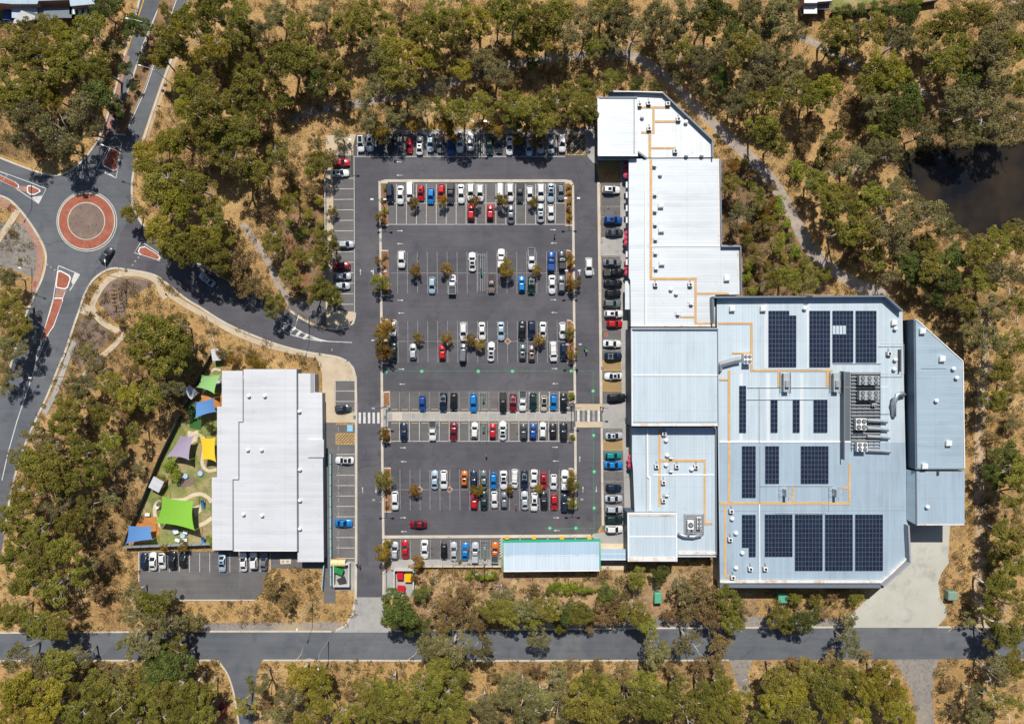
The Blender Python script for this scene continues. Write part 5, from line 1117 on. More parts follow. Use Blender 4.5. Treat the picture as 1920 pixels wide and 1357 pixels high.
def make_tree(style, seed):
    """unit: crown radius R metres; returns trunk and crown meshes, crown centre height"""
    rnd = random.Random(seed)
    if style == 'gum':   R, Ht, ncl, nl, leaf, rc, flat = 5.2, 14.0, 42, 150, .40, (.18,.30), .66
    elif style == 'open': R, Ht, ncl, nl, leaf, rc, flat = 5.2, 14.5, 36, 90, .38, (.15,.27), .66
    elif style == 'small': R, Ht, ncl, nl, leaf, rc, flat = 2.4, 4.6, 16, 150, .26, (.28,.42), .75
    elif style == 'dense': R, Ht, ncl, nl, leaf, rc, flat = 4.6, 10.5, 38, 170, .36, (.20,.32), .8
    elif style == 'bush': R, Ht, ncl, nl, leaf, rc, flat = 1.6, 2.0, 10, 130, .22, (.38,.5), .8
    else:                R, Ht, ncl, nl, leaf, rc, flat = 4.0, 6.0, 32, 85, .32, (.15,.28), .7       # scrub
    zc = Ht*.74; tr = MB(); centres, radii, ns = [], [], []
    lx, ly = rnd.uniform(-.12,.12)*R, rnd.uniform(-.12,.12)*R
    fork = Vector((lx, ly, Ht*rnd.uniform(.28,.42)))
    r0 = R*.062 if style != 'bush' else .05
    tr.tube([(0,0,-.15),(lx*.4+.05*R*rnd.uniform(-1,1),ly*.4,fork.z*.5),tuple(fork)], [r0*1.25, r0, r0*.8], 7)
    nb = rnd.randint(4, 6); mains = []
    for k in range(nb):
        a = 2*math.pi*(k + rnd.uniform(-.3,.3))/nb; rr = R*rnd.uniform(.35,.62)
        e = Vector((math.cos(a)*rr, math.sin(a)*rr, zc + R*rnd.uniform(-.16,.24)))
        m1 = fork.lerp(e, .5) + Vector((rnd.uniform(-.1,.1)*R, rnd.uniform(-.1,.1)*R, -.05*R))
        tr.tube([tuple(fork), tuple(m1), tuple(e)], [r0*.62, r0*.45, r0*.25], 5); mains.append((m1, e))
    ang0 = rnd.uniform(0, 6.28); drop = rnd.uniform(0, 6.28)
    tries = 0
    while len(centres) < ncl and tries < 400:
        tries += 1
        a = rnd.uniform(0, 2*math.pi); q = math.sqrt(rnd.random())
        lim = 1 + .22*math.sin(2*a+ang0) + .16*math.sin(3*a+2.1*ang0)
        if style in ('open','scrub') and abs((a-drop+math.pi) % (2*math.pi) - math.pi) < .5 and q > .35: continue
        rr = q*R*.80*lim; dome = 1 - (rr/R)**2
        c = Vector((math.cos(a)*rr, math.sin(a)*rr, zc + R*(.42*dome*rnd.uniform(.1,1.0) - .22*rnd.random())*(1.0 if style != 'bush' else .8)))
        if any((c - Vector(o)).length < R*.12 for o in centres): continue
        centres.append(tuple(c)); radii.append(R*rnd.uniform(*rc)*(1 - .25*q)); ns.append(int(nl*rnd.uniform(.55, 1.25)))
        m1, e = min(mains, key=lambda t: (t[1] - c).length)
        tr.tube([tuple(e.lerp(m1, .35)), tuple((e+c)*.5 + Vector((0,0,-.05*R))), tuple(c)], [r0*.24, r0*.16, r0*.07], 4, 0, False)
    if style in ('gum','open','scrub'):                       # a few bare, pale limbs reaching out of the leaves
        for k in range(rnd.randint(0, 2)):
            m1, e = rnd.choice(mains); a = math.atan2(e.y, e.x) + rnd.uniform(-.6, .6); rr = R*rnd.uniform(.75, 1.05)
            t_ = Vector((math.cos(a)*rr, math.sin(a)*rr, zc + R*rnd.uniform(.1, .4)))
            tr.tube([tuple(e), tuple((e+t_)*.5 + Vector((rnd.uniform(-.08,.08)*R, rnd.uniform(-.08,.08)*R, .06*R))), tuple(t_)], [r0*.28, r0*.19, r0*.06], 5)
            t2 = t_.lerp(e, .45) + Vector((rnd.uniform(-.3,.3)*R, rnd.uniform(-.3,.3)*R, .18*R)); tr.tube([tuple(t_.lerp(e,.5)), tuple(t2)], [r0*.2, r0*.06], 4)
    return tr, leaf_cloud([np.array(c) for c in centres], radii, ns, leaf, flat), zc, R, Ht
TREEP = {}
def protos(style, n):
    out = []
    for k in range(n):
        tr, V, zc, R, Ht = make_tree(style, sum(map(ord, style))*31 + k)
        tm = bpy.data.meshes.new('trunk'); tm.from_pydata(tr.v, [], tr.f); tm.materials.append(BARK_PALE if k % 3 and style in ('gum','open') else BARK); tm.polygons.foreach_set('use_smooth', [True]*len(tr.f)); tm.update()
        out.append((tm, quads_mesh('crown', V, LEAF['O']), zc, R, Ht))
    TREEP[style] = out
for st_, n_ in (('gum',7),('open',4),('small',4),('dense',3),('bush',3),('scrub',4)): protos(st_, n_)

KD = {'O': ('olive','gum_tree'), 'Y': ('yellow olive','golden_gum_tree'), 'G': ('dark green','evergreen_tree'), 'E': ('grey green','grey_gum_tree'), 'B': ('rusty brown','rusty_tree'), 'L': ('bright green','shrub'), 'T': ('dry brown','scrub_tree')}
TREES = []
def zone(place, txt, band=70, style=None, k=1.0):
    """txt: 'x,y,r,K;...' crown centre and radius in photo pixels, K leaf colour"""
    L = []
    for s_ in txt.replace('\n', '').split(';'):
        if not s_.strip(): continue
        a = s_.split(','); L.append((float(a[0]), float(a[1]), float(a[2])*k, a[3].strip() if len(a) > 3 else 'O'))
    L.sort(key=lambda t: t[1]); rows = []; 
    for t in L:
        if not rows or len(rows[-1]) >= 9 or t[1] - rows[-1][0][1] > band: rows.append([])
        rows[-1].append(t)
    for ri, row in enumerate(rows):
        for ci, t in enumerate(sorted(row)):
            pos = ('%s from left, %s row, %s' % (ordn(ci), ordn(ri), place)) if len(rows) > 1 else ('%s from left, %s' % (ordn(ci), place))
            plant(t[0], t[1], t[2], t[3], pos, place, style)
def plant(x, y, r, K, pos, place, style=None):
    if style is None:
        style = {'O':'gum','Y':'gum','G':'dense','E':'open','B':'small','L':'bush','T':'scrub'}[K]
        if r < 20 and style in ('gum','open','dense'): style = 'small'
        if style == 'small' and r >= 24: style = 'dense'
        if style == 'gum' and random.random() < .28: style = 'open'
        if style == 'open' and random.random() < .3: style = 'gum'
    tm, cm, zc, R, Ht = random.choice(TREEP[style])
    s = r*S/R*(1.10 if r > 20 else 1.06); s *= (1 - zc*s/H)
    s *= random.uniform(.92, 1.12); vz = s*random.uniform(.85, 1.2)
    if vz*Ht > 19: vz = 19/Ht
    b = P(x, y, zc*vz)
    name = KD[K][1] if style != 'bush' else 'shrub'
    e = empty(name, (b[0], b[1], 0), random.uniform(0, 6.28), '%s %s, %s' % (KD[K][0], {'gum_tree':'gum tree','golden_gum_tree':'gum tree','grey_gum_tree':'gum tree','evergreen_tree':'tree','rusty_tree':'tree','shrub':'shrub','scrub_tree':'scrub tree'}[name], pos), 'shrub' if name == 'shrub' else 'tree', 'trees of ' + place)
    e.scale = (s, s, vz)
    mesh_obj('trunk', tm, e)
    o = mesh_obj('crown', cm, e); o.material_slots[0].link = 'OBJECT'; o.material_slots[0].material = LEAF[K]
    TREES.append((x, y, r))

zone('the woodland left of the top road', '''25,75,34,O;60,92,30,O;85,50,26,O;118,62,30,Y;165,55,34,O;190,20,26,G;216,10,20,G;20,125,32,O;62,112,32,O;100,100,26,Y;110,130,36,O;155,95,28,E;188,128,28,O;20,175,34,O;60,160,34,O;95,180,26,Y;150,165,24,E;186,184,36,G;52,215,34,E;100,245,38,E;148,205,34,E;165,240,26,E;30,255,24,E;125,275,26,E;10,215,24,E;75,285,20,T;205,90,18,E;40,52,22,O;135,100,24,O;150,130,22,O''')
zone('the road median at the top left', '252,48,27,G;235,130,15,G;220,208,18,G;262,108,11,G;310,18,12,O;252,165,11,G;285,70,10,T;238,190,9,T')
zone('the woodland right of the top road', '''300,110,24,Y;315,70,32,Y;347,38,34,Y;333,95,28,Y;372,60,30,O;400,18,34,O;442,40,36,O;395,95,34,Y;430,85,30,O;465,70,28,O;345,150,22,Y;380,165,32,O;350,200,28,Y;388,205,36,O;420,190,26,O;460,165,30,O;300,272,20,Y;270,292,28,Y;330,262,34,Y;365,250,36,O;400,270,34,O;435,250,34,O;470,238,28,O;480,200,28,O;520,168,20,Y;502,148,26,O;535,112,38,O;568,108,30,O;530,188,20,O;600,150,26,G;620,120,28,O;642,152,28,O;560,55,30,O;490,60,26,E;520,30,26,E;600,25,26,E;645,45,32,O;680,28,32,O;690,62,24,O;470,120,22,O;435,125,22,O;590,70,20,T;510,90,18,T;560,185,16,T;440,210,22,O;410,140,20,T''')
zone('the woodland above the car park', '''700,92,28,E;735,78,30,Y;762,95,32,Y;725,118,30,O;747,140,32,O;715,162,28,E;680,192,24,E;785,58,26,O;812,28,30,O;840,60,30,O;862,20,32,O;896,40,32,Y;932,22,30,O;880,80,26,O;802,108,24,Y;866,130,24,Y;930,135,26,E;902,108,24,E;962,30,34,O;1002,42,36,O;1042,24,34,O;990,82,26,O;1026,70,30,Y;1066,62,32,E;1102,38,30,E;1132,18,32,O;1162,32,28,E;1112,85,26,O;1152,70,30,E;1192,60,30,E;1060,108,20,E;1000,118,16,G;832,162,22,E;782,190,22,E;745,22,24,T;655,85,20,T;770,150,20,T;825,125,18,T;950,90,22,T;910,155,18,T;720,40,24,O;960,150,20,T;640,195,16,T;1130,100,18,T;850,105,18,T''')
zone('tree belt above the top parking row', '''740,218,24,E;795,208,22,E;866,208,28,O;905,196,24,O;950,190,26,O;990,205,28,O;1030,190,28,O;1066,180,26,O;1100,198,26,O;1095,162,24,O;1140,152,24,O;1195,155,18,G;1226,162,13,G;1022,228,24,O;690,232,20,E;1075,215,22,O;1108,225,16,G;960,222,22,O;830,200,22,O;1160,140,16,O''')
zone('over the top parking row', '717,250,19,B;828,240,25,B;852,254,16,B;930,242,19,B;988,232,23,B;1008,262,17,B;972,262,13,B;775,238,14,B', style='small')
zone('the woodland at the upper right', '''1230,30,28,E;1260,60,28,E;1290,20,30,E;1322,42,30,O;1342,28,32,G;1372,55,32,G;1402,20,30,E;1432,50,30,E;1466,25,32,E;1482,62,26,E;1250,105,26,E;1286,95,28,O;1312,112,26,E;1352,100,30,E;1392,90,30,O;1426,102,28,E;1462,100,28,E;1272,145,18,E;1345,146,22,G;1362,152,18,G;1402,140,26,E;1442,150,28,E;1312,168,18,E;1382,192,24,E;1422,190,26,O;1456,175,28,O;1430,238,28,O;1455,270,24,O;1490,152,22,E;1300,140,18,T;1410,225,18,T;1335,190,14,T;1480,210,20,T;1400,165,20,T;1225,75,20,T''')
zone('the woodland left of the dark pond', '''1500,172,26,O;1526,182,30,O;1546,165,26,Y;1565,60,30,O;1592,76,26,O;1612,60,26,E;1560,96,22,O;1642,52,26,O;1690,72,28,E;1660,110,28,Y;1650,140,32,Y;1690,150,30,Y;1630,165,26,O;1700,186,30,G;1640,200,28,E;1682,215,32,G;1660,240,26,O;1560,265,24,O;1545,290,20,O;1530,340,24,O;1610,300,30,E;1642,280,26,E;1672,285,24,E;1580,225,16,T;1600,190,20,T;1520,235,22,T;1505,270,18,T;1585,290,18,T;1570,320,22,E;1715,110,20,T;1495,120,20,E''')
zone('the woodland above the dark pond', '''1742,62,30,O;1782,42,32,O;1832,30,32,O;1872,50,34,E;1904,20,30,E;1800,92,30,O;1852,90,32,E;1902,90,32,O;1770,122,30,O;1822,140,34,G;1872,140,34,E;1910,160,30,O;1790,190,32,E;1842,200,36,E;1892,210,34,E;1770,238,26,E;1822,246,30,E;1872,246,28,E;1910,240,26,E;1730,250,22,E;1745,95,24,E;1735,200,20,T;1760,160,20,T;1705,30,22,G;1670,25,18,G''')
zone('the bright bushes by the walking track', '1495,318,17,L;1462,392,13,L;1472,420,12,L;1490,470,14,L;1408,492,15,L;1465,372,10,L;1480,445,10,L;1412,545,10,L;1468,510,14,L')
zone('garden between mall and walking track', '''1375,345,22,O;1402,328,14,T;1392,400,26,E;1372,440,14,T;1420,370,18,O;1440,415,16,Y;1430,480,22,T;1458,458,18,O;1446,522,22,O;1482,524,26,O;1520,522,28,O;1546,514,18,O;1374,312,14,B;1418,430,16,T;1400,450,14,O;1440,388,14,B;1450,350,12,T;1508,492,14,O;1375,380,14,T;1395,300,12,Y''')
zone('low shrubs beside the walking track', '1410,345,8,L;1425,400,9,Y;1450,375,8,B;1400,425,9,B;1438,440,10,B;1415,465,9,Y;1470,485,10,Y;1440,495,9,B;1385,470,9,T;1400,520,10,L;1425,515,9,B;1368,360,8,T;1385,425,8,T;1465,440,8,Y;1500,475,9,Y;1455,405,8,L', style='bush')
zone('the woodland below the dark pond', '''1560,372,30,O;1600,382,34,O;1640,370,34,O;1678,362,28,E;1590,430,34,O;1630,430,32,O;1670,420,34,E;1710,402,32,E;1750,402,32,E;1772,424,26,E;1690,452,26,E;1640,480,28,O;1702,490,26,G;1745,500,28,O;1722,520,24,G;1790,482,28,G;1832,470,30,O;1872,460,28,O;1905,442,28,O;1780,530,28,G;1840,530,30,O;1890,520,30,E;1755,556,20,G;1812,572,26,O;1862,580,28,E;1902,570,26,O;1670,520,20,E;1790,600,20,T;1600,470,20,T;1550,410,20,E;1735,460,22,O;1700,550,16,T''')
zone('the trees along the right edge', '''1822,622,26,E;1856,645,28,E;1902,640,28,O;1872,692,26,O;1905,722,24,O;1866,750,24,O;1902,792,18,E;1885,850,28,G;1905,885,28,O;1872,895,26,G;1902,932,28,O;1880,992,24,O;1902,1012,28,O;1898,1060,30,O;1874,1102,28,O;1905,1140,30,O;1890,1182,34,O;1902,1242,30,O;1862,1195,26,O;1872,1262,28,E;1890,1322,30,O;1832,1302,24,E;1815,1160,16,E;1858,960,16,T;1860,820,12,T;1868,1040,18,O;1850,1140,20,O;1840,1340,22,E;1780,1280,16,T;1790,1330,18,T''')
zone('the garden left of the car park', '''330,458,30,O;366,470,34,O;404,482,32,O;275,312,28,Y;302,350,36,O;332,330,34,O;362,350,36,O;442,310,32,O;330,385,34,Y;300,430,28,Y;400,400,30,O;380,445,28,Y;246,400,20,Y;480,320,30,O;520,292,30,O;598,302,22,O;440,500,36,T;466,532,28,T;512,452,26,O;515,572,22,O;545,512,22,O;616,460,27,O;598,480,26,O;610,545,26,O;585,552,24,O;630,562,18,O;540,330,20,T;580,350,18,T;420,440,20,O;500,400,16,T;545,375,20,Y;575,400,16,Y;320,470,22,O;490,545,20,T;560,480,16,O;590,440,16,O;640,260,16,E;620,300,18,T;590,270,20,E''')
zone('clipped plants left of the car park', '559,438,11,G;595,380,12,Y;570,430,10,L;600,420,9,Y;540,420,9,L;580,320,10,L;605,500,9,L;530,385,10,Y;555,355,11,Y', style='bush')
zone('along the far left edge', '15,520,20,E;20,572,30,O;35,612,26,O;20,652,28,E;10,702,24,E;5,600,20,O;12,730,14,E')
zone('woodland left of the child care centre', '''290,622,36,O;322,612,28,O;265,652,32,O;330,652,32,O;310,682,30,O;180,692,26,E;165,662,18,E;152,722,26,E;210,722,26,O;250,702,26,T;240,742,26,Y;282,742,26,O;322,730,24,E;190,772,28,O;132,762,26,O;62,812,24,E;92,830,26,E;122,790,30,O;100,862,30,O;150,842,28,O;202,830,26,O;60,870,28,O;35,850,22,E;90,902,34,O;132,902,30,O;180,882,26,O;212,862,24,O;42,932,32,O;20,972,30,O;100,952,28,E;160,952,26,O;62,992,30,O;205,930,20,E;245,950,18,T;250,812,22,O;290,800,18,T;262,880,16,E;230,780,18,T;350,680,18,E;225,600,14,T;130,980,24,O;195,990,20,T;345,620,16,T''')
zone('the woodland in the lower left corner', '''30,1042,34,O;80,1052,34,O;120,1032,30,O;50,1092,34,O;100,1102,32,O;150,1080,26,O;20,1150,30,O;70,1170,34,O;110,1172,24,O;170,1062,20,E;200,1050,18,T;180,1110,20,T;30,1232,28,E;70,1252,30,E;112,1242,28,O;150,1232,24,E;40,1292,34,Y;90,1302,34,Y;130,1292,32,O;180,1292,32,O;30,1335,34,Y;80,1340,34,Y;140,1337,30,O;190,1332,30,O;232,1312,30,O;272,1312,30,O;312,1302,30,O;352,1292,30,O;380,1302,24,O;240,1346,28,O;292,1345,28,O;342,1340,28,O;380,1337,24,O;200,1255,22,T;225,1265,20,E;140,1140,18,T''')
zone('clump over the lower road', '''250,1112,22,E;285,1132,30,O;312,1120,18,E;260,1162,28,E;300,1172,32,E;272,1202,32,E;242,1212,24,E;332,1182,22,E;302,1232,30,G;332,1242,30,G;290,1262,30,G;252,1272,26,O;362,1165,18,E;325,1210,22,O''')
zone('the dry bank below the lower road', '''455,1322,22,Y;482,1282,24,E;560,1272,28,Y;596,1272,30,Y;540,1312,26,E;602,1312,30,Y;576,1342,28,Y;520,1346,22,E;690,1292,24,O;730,1286,28,O;682,1332,28,O;722,1325,32,O;766,1320,32,O;800,1292,32,O;830,1252,32,O;860,1272,28,O;842,1312,30,O;812,1337,30,O;862,1337,30,O;817,1215,28,E;850,1217,32,E;800,1196,20,E;905,1215,26,E;1010,1198,24,E;642,1342,22,Y;870,1240,20,E;500,1320,16,T;655,1300,14,T''')
zone('the trees beside the entrance driveway', '745,1150,38,G;775,1167,24,G;790,1113,17,G;505,1096,27,T;540,1126,21,T;780,1082,9,B;810,1085,8,T')
zone('the scrub strip below the shops', '''830,1130,28,T;860,1140,28,T;835,1165,24,T;882,1160,22,T;920,1140,26,O;940,1110,20,E;955,1150,28,O;990,1142,26,E;1002,1165,22,O;1026,1140,26,O;1060,1146,24,G;1090,1150,24,O;1130,1150,26,T;1160,1140,28,T;1190,1150,28,O;1212,1170,22,O;1140,1110,20,G;1195,1086,22,O;1236,1077,20,G;1280,1105,24,E;1310,1090,26,T;1330,1110,28,T;1300,1150,24,T;1340,1150,30,T;1370,1130,26,O;1372,1165,22,O;1392,1150,18,T;1460,1155,24,O;1510,1160,26,G;1476,1174,18,O;1490,1122,14,O;1530,1122,14,O;1606,1122,14,O;1590,1160,18,E;870,1105,18,T;1000,1110,16,T;1050,1170,18,O;1110,1172,18,T;1255,1150,20,T;1175,1115,16,T;1560,1115,14,T;1545,1150,16,T;905,1170,18,T''', k=1.02)
zone('the woodland along the bottom edge', '''980,1292,30,E;1012,1312,32,E;950,1302,28,E;1042,1282,28,E;992,1340,30,E;1052,1332,30,E;1102,1282,30,O;1092,1322,34,O;1136,1302,34,O;1162,1266,26,T;1182,1312,34,O;1132,1342,30,O;1212,1282,30,O;1232,1322,34,O;1272,1292,32,O;1292,1332,34,O;1322,1302,32,O;1352,1282,26,O;1346,1332,32,O;1382,1312,26,Y;1342,1242,24,T;1312,1252,20,T;1230,1222,28,E;1292,1205,28,E;1345,1205,26,T;1382,1346,20,O;1070,1250,20,T;1010,1255,18,T;1120,1250,16,T;930,1270,16,T;905,1320,24,E;920,1345,20,E;1260,1250,18,T''')
zone('the gums at the bottom right', '''1462,1272,28,O;1492,1292,30,Y;1450,1312,30,Y;1520,1262,30,O;1550,1292,32,O;1500,1335,32,O;1592,1272,30,O;1562,1332,32,Y;1622,1292,32,Y;1612,1337,32,Y;1660,1292,32,Y;1682,1322,28,Y;1650,1262,24,Y;1440,1342,26,O;1560,1242,24,T;1592,1205,30,E;1430,1290,16,T;1490,1240,18,T;1622,1225,14,T;1700,1345,20,Y''')
zone('in car park planters', '''776,379,11,B;830,376,11,B;889,377,12,B;943,374,14,B;1001,379,10,B;779,507,13,B;836,504,12,B;950,505,16,B;1006,507,11,B;784,633,10,B;838,633,13,B;880,636,12,B;900,645,13,B;1010,638,12,B;778,920,12,B;896,918,13,B;956,918,9,B;1008,916,9,B;622,396,10,O''', band=60, style='small')
zone('the planted islands at the row ends', '''711,405,9,B;712,488,9,B;712,530,17,O;722,612,17,B;714,634,16,B;718,660,17,B;719,813,11,B;720,900,17,O;716,1033,17,B;783,1052,15,B;862,1052,5,O;1072,490,10,B;1077,528,15,B;1069,622,11,O;1074,660,13,B;1074,905,16,O;1072,942,12,O;726,1020,10,O''', band=60, style='small')
zone('the low shrubs in the planted islands', '''720,352,6,Y;720,374,6,Y;721,396,6,Y;719,416,6,T;1067,352,5,Y;1067,364,5,Y;1067,378,5,Y;1067,392,6,T;1067,408,6,Y;1070,743,8,L;1072,822,6,L;722,480,6,T;722,545,6,T;1067,478,6,T;1067,540,7,T;725,950,4,T;725,885,5,T''', band=60, style='bush')
zone('shrub bed below the bottom parking row', '880,1080,8,L;892,1078,9,L;905,1079,9,L;918,1077,9,L;928,1078,8,L;1030,1105,9,L;1045,1101,10,L;1060,1103,10,L;1075,1101,10,L;1092,1104,10,L;1108,1103,9,L', style='bush')
zone('the child care garden', '308,1026,9,B;342,1022,11,B;396,1018,13,L;392,798,10,G;318,872,12,L;330,890,12,L;304,895,9,L;440,672,16,B;480,684,20,B;415,660,14,T;345,775,12,T;300,940,10,E;470,665,16,T')
zone('hedge behind the lawn, top edge', '1590,20,12,G;1615,18,12,G;1640,14,12,G;1700,8,14,L;1720,5,12,L;1570,24,10,G;1665,15,12,G', style='small')


# ------------------------------------------------------------------ child care yard
slab('play_yard', [(432,650),(416,660),(396,690),(360,740),(318,830),(290,890),(262,960),(236,1020),(232,1027),(398,1024),(398,895),(407,895),(407,762),(416,762),(416,690)], .04, LAWN)
path('play_path', [(394,698),(402,692),(414,694)], 5, .07, PATHSAND); path('play_path', [(352,810),(372,815),(384,826),(380,858),(380,872),(390,882),(406,880)], 6, .07, PATHSAND)
path('play_path', [(298,988),(290,960),(296,942),(320,938),(345,936),(362,928),(378,926),(392,934),(396,942)], 7, .07, PATHSAND); path('play_path', [(372,985),(384,980),(398,970)], 7, .072, PATHSAND)
slab('sand_pit', [(362,950),(376,945),(378,958),(366,968)], .07, PATHSAND, block=False); slab('sand_pit', [(350,812),(372,806),(370,826),(352,835)], .066, PATHSAND, block=False)
slab('orange_softfall', [(374,742),(416,740),(416,762),(392,764),(374,756)], .075, SOFTFALL, block=False); slab('orange_softfall', [(256,970),(294,968),(300,1000),(286,1012),(240,1020),(232,1008),(250,985)], .075, SOFTFALL, block=False)
slab('artificial_turf', [(356,760),(378,765),(378,806),(356,802)], .078, plain('dark_turf', (.035,.12,.025), .9), block=False)
for k_, pp in enumerate(([(300,955),(318,930),(345,945),(340,975),(310,985)], [(345,980),(392,955),(396,1000),(360,1015)], [(365,845),(372,830),(405,840),(404,875),(378,870)], [(330,860),(350,840),(358,868),(340,890)], [(384,700),(412,706),(410,735),(380,740)])):
    slab('worn_patch', smooth_line(pp + [pp[0]], 4)[:-1], .055 + .003*k_, ground_mat('worn_turf', [((.34,.27,.14),), ((.22,.22,.08), .5, .45, .62, 7), ((.46,.37,.22), .8, .55, .7, 6)], .95), block=False)
slab('mud_patch', [(336,898),(365,894),(366,908),(340,914)], .07, SOIL, block=False)
def sail(label, col, corners, zs, sag=.16):
    """four photo corners with their heights; edges curve in, cloth saddles"""
    pts = [Vector(P(x, y, z)) for (x, y), z in zip(corners, zs)]
    c = sum(pts, Vector())/4; e = empty('shade_sail', (c.x, c.y, .05), 0, label, 'shade sail', 'coloured shade sails over the play yard')
    n = 10; vs = []
    for j in range(n+1):
        v = j/n
        for i in range(n+1):
            u = i/n; p = pts[0]*(1-u)*(1-v) + pts[1]*u*(1-v) + pts[2]*u*v + pts[3]*(1-u)*v
            edge = (4*u*(1-u))*abs(2*v-1)**3*0 
            pu = 4*u*(1-u)*(2*v-1); pv = 4*v*(1-v)*(2*u-1)
            mid_t, mid_s = (pts[0]+pts[1])/2 - (pts[2]+pts[3])/2, (pts[1]+pts[2])/2 - (pts[0]+pts[3])/2
            p = p + mid_t*(sag*.5*pu) - mid_s*(sag*.5*pv)
            vs.append(tuple(p - Vector((0,0,.05*4*u*(1-u)*4*v*(1-v)))))
    N1 = n+1; fs = [(j*N1+i, j*N1+i+1, (j+1)*N1+i+1, (j+1)*N1+i) for j in range(n) for i in range(n)]
    m = MB(); m.add(vs, fs); m.add([(a, b, z-.02) for a, b, z in vs], [f[::-1] for f in fs])
    m.build('cloth', plain('sail_'+label.split()[0]+label.split()[1], col, .85, 0, .2, .05), e, True)
    for p in pts: MB().tube([(p.x, p.y, 0), (p.x, p.y, p.z+.15)], .06, 7).build('post', plain('yellow_post', (.62,.42,.05), .5), e)
sail('pale green shade sail at the top of the play yard', (.26,.50,.18), [(378,703),(414,702),(402,738),(368,726)], (3.4,2.8,3.4,2.8))
sail('mid blue shade sail below the pale green one', (.11,.25,.52), [(362,754),(402,745),(406,772),(366,784)], (2.8,3.5,2.8,3.5))
sail('lilac grey shade sail left of the yellow one', (.36,.30,.40), [(339,815),(364,816),(354,862),(311,857)], (3.6,2.8,3.4,2.8))
sail('bright yellow shade sail against the child care roof', (.74,.52,.03), [(375,818),(404,819),(405,866),(379,863)], (3.2,2.8,3.2,2.8))
sail('large lime green shade sail in the play yard', (.22,.47,.05), [(304,930),(363,938),(365,994),(292,980)], (4.2,3.2,4.2,3.2), .12)
sail('sky blue shade sail at the lower left of the play yard', (.11,.25,.52), [(240,985),(284,986),(286,1011),(236,1019)], (3.2,2.6,3.2,2.6), .1)
def shed(x, y, w, d, rz, label):
    e = empty('garden_shed', P(x, y, 2.2)[:2] + (.05,), rz, label, 'shed', 'sheds in the play yard')
    MB().box(-w/2, w/2, -d/2, d/2, 0, 2.0).build('wall', plain('shed_brown', (.25,.13,.07), .7), e, local=True)
    m = MB(); m.add([(-w/2-.1,-d/2-.1,1.98),(w/2+.1,-d/2-.1,1.98),(w/2+.1,d/2+.1,2.3),(-w/2-.1,d/2+.1,2.3),(-w/2-.1,-d/2-.1,2.06),(w/2+.1,-d/2-.1,2.06),(w/2+.1,d/2+.1,2.38),(-w/2-.1,d/2+.1,2.38)], [(3,2,1,0),(4,5,6,7),(0,1,5,4),(1,2,6,5),(2,3,7,6),(3,0,4,7)]); m.build('roof', ROOF_LILAC_Y, e, local=True)
    MB().box(w/2, w/2+.03, -.4, .4, .05, 1.8).build('door', AC_GREY, e, local=True)
shed(405,665,2.0,2.8,.1,'small grey roofed shed at the top corner of the play yard'); shed(357,735,2.2,2.8,.75,'small white roofed shed beside the pale green sail'); shed(293,908,2.8,3.0,-.5,'white roofed shed at the left fence of the play yard')
def play(name, label, cat, x, y, builder):
    e = empty(name, P(x, y, .4)[:2] + (.08,), random.uniform(-.4,.4), label, cat); builder(e)
CYAN = plain('cyan_plastic', (.02,.28,.62), .4); BLU = plain('blue_plastic', (.01,.05,.35), .4); WOOD = plain('bare_timber', (.42,.25,.12), .7)
def b_shell(e):
    MB().cyl(0,0,.0,.28,.75,16,0,.85).build('shell', CYAN, e, local=True); MB().cyl(0,0,.22,.30,.62,16).build('sand', PATHSAND, e, local=True)
def b_table(e):
    MB().box(-.6,.6,-.4,.4,.5,.56).build('top', TRIM_WHITE, e, local=True)
    for sx in (-1,1):
        for sy in (-1,1): MB().box(sx*.5-.04,sx*.5+.04,sy*.32-.04,sy*.32+.04,0,.5).build('leg', WOOD, e, local=True)
def b_slide(e):
    MB().add([(-.3,-1.2,.1),(.3,-1.2,.1),(.3,.6,1.2),(-.3,.6,1.2),(-.3,-1.2,.02),(.3,-1.2,.02),(.3,.6,1.1),(-.3,.6,1.1)], [(0,1,2,3),(7,6,5,4),(0,4,5,1),(1,5,6,2),(2,6,7,3),(3,7,4,0)]).build('chute', CYAN, e, local=True)
    MB().box(-.4,.4,.6,1.2,1.0,1.2).build('platform', BLU, e, local=True)
    for sx in (-1,1): MB().box(sx*.35-.04,sx*.35+.04,1.1,1.18,0,1.7).build('post', WOOD, e, local=True)
play('sand_shell','round bright blue sand tub left of the yellow sail path','tub',347,892,b_shell); play('sand_shell','round bright blue sand tub beside the loop of the path','tub',375,887,b_shell)
play('sand_shell','small cyan tub beside the pale green sail','tub',408,717,b_shell)
play('play_slide','blue slide at the bottom right of the play yard','slide',382,1014,b_slide); play('play_slide','small cyan slide right of the lime green sail','slide',382,945,b_slide)
play('play_table','white play table left of the lime green sail','table',297,950,b_table); play('play_table','orange brown bench left of the lime green sail','bench',277,964,b_table)
for i, (x, y, q) in enumerate(((331,997,'upper left'),(348,997,'upper right'),(333,1012,'lower left'),(347,1012,'lower right'))): play('play_table','%s small white table of the blue play corner' % q,'table',x,y,b_table)
play('play_mat_stack','blue seat blocks between the small white tables','seat',342,1004,b_shell); play('play_mat_stack','dark blue box left of the upper small table','box',328,996,b_shell)
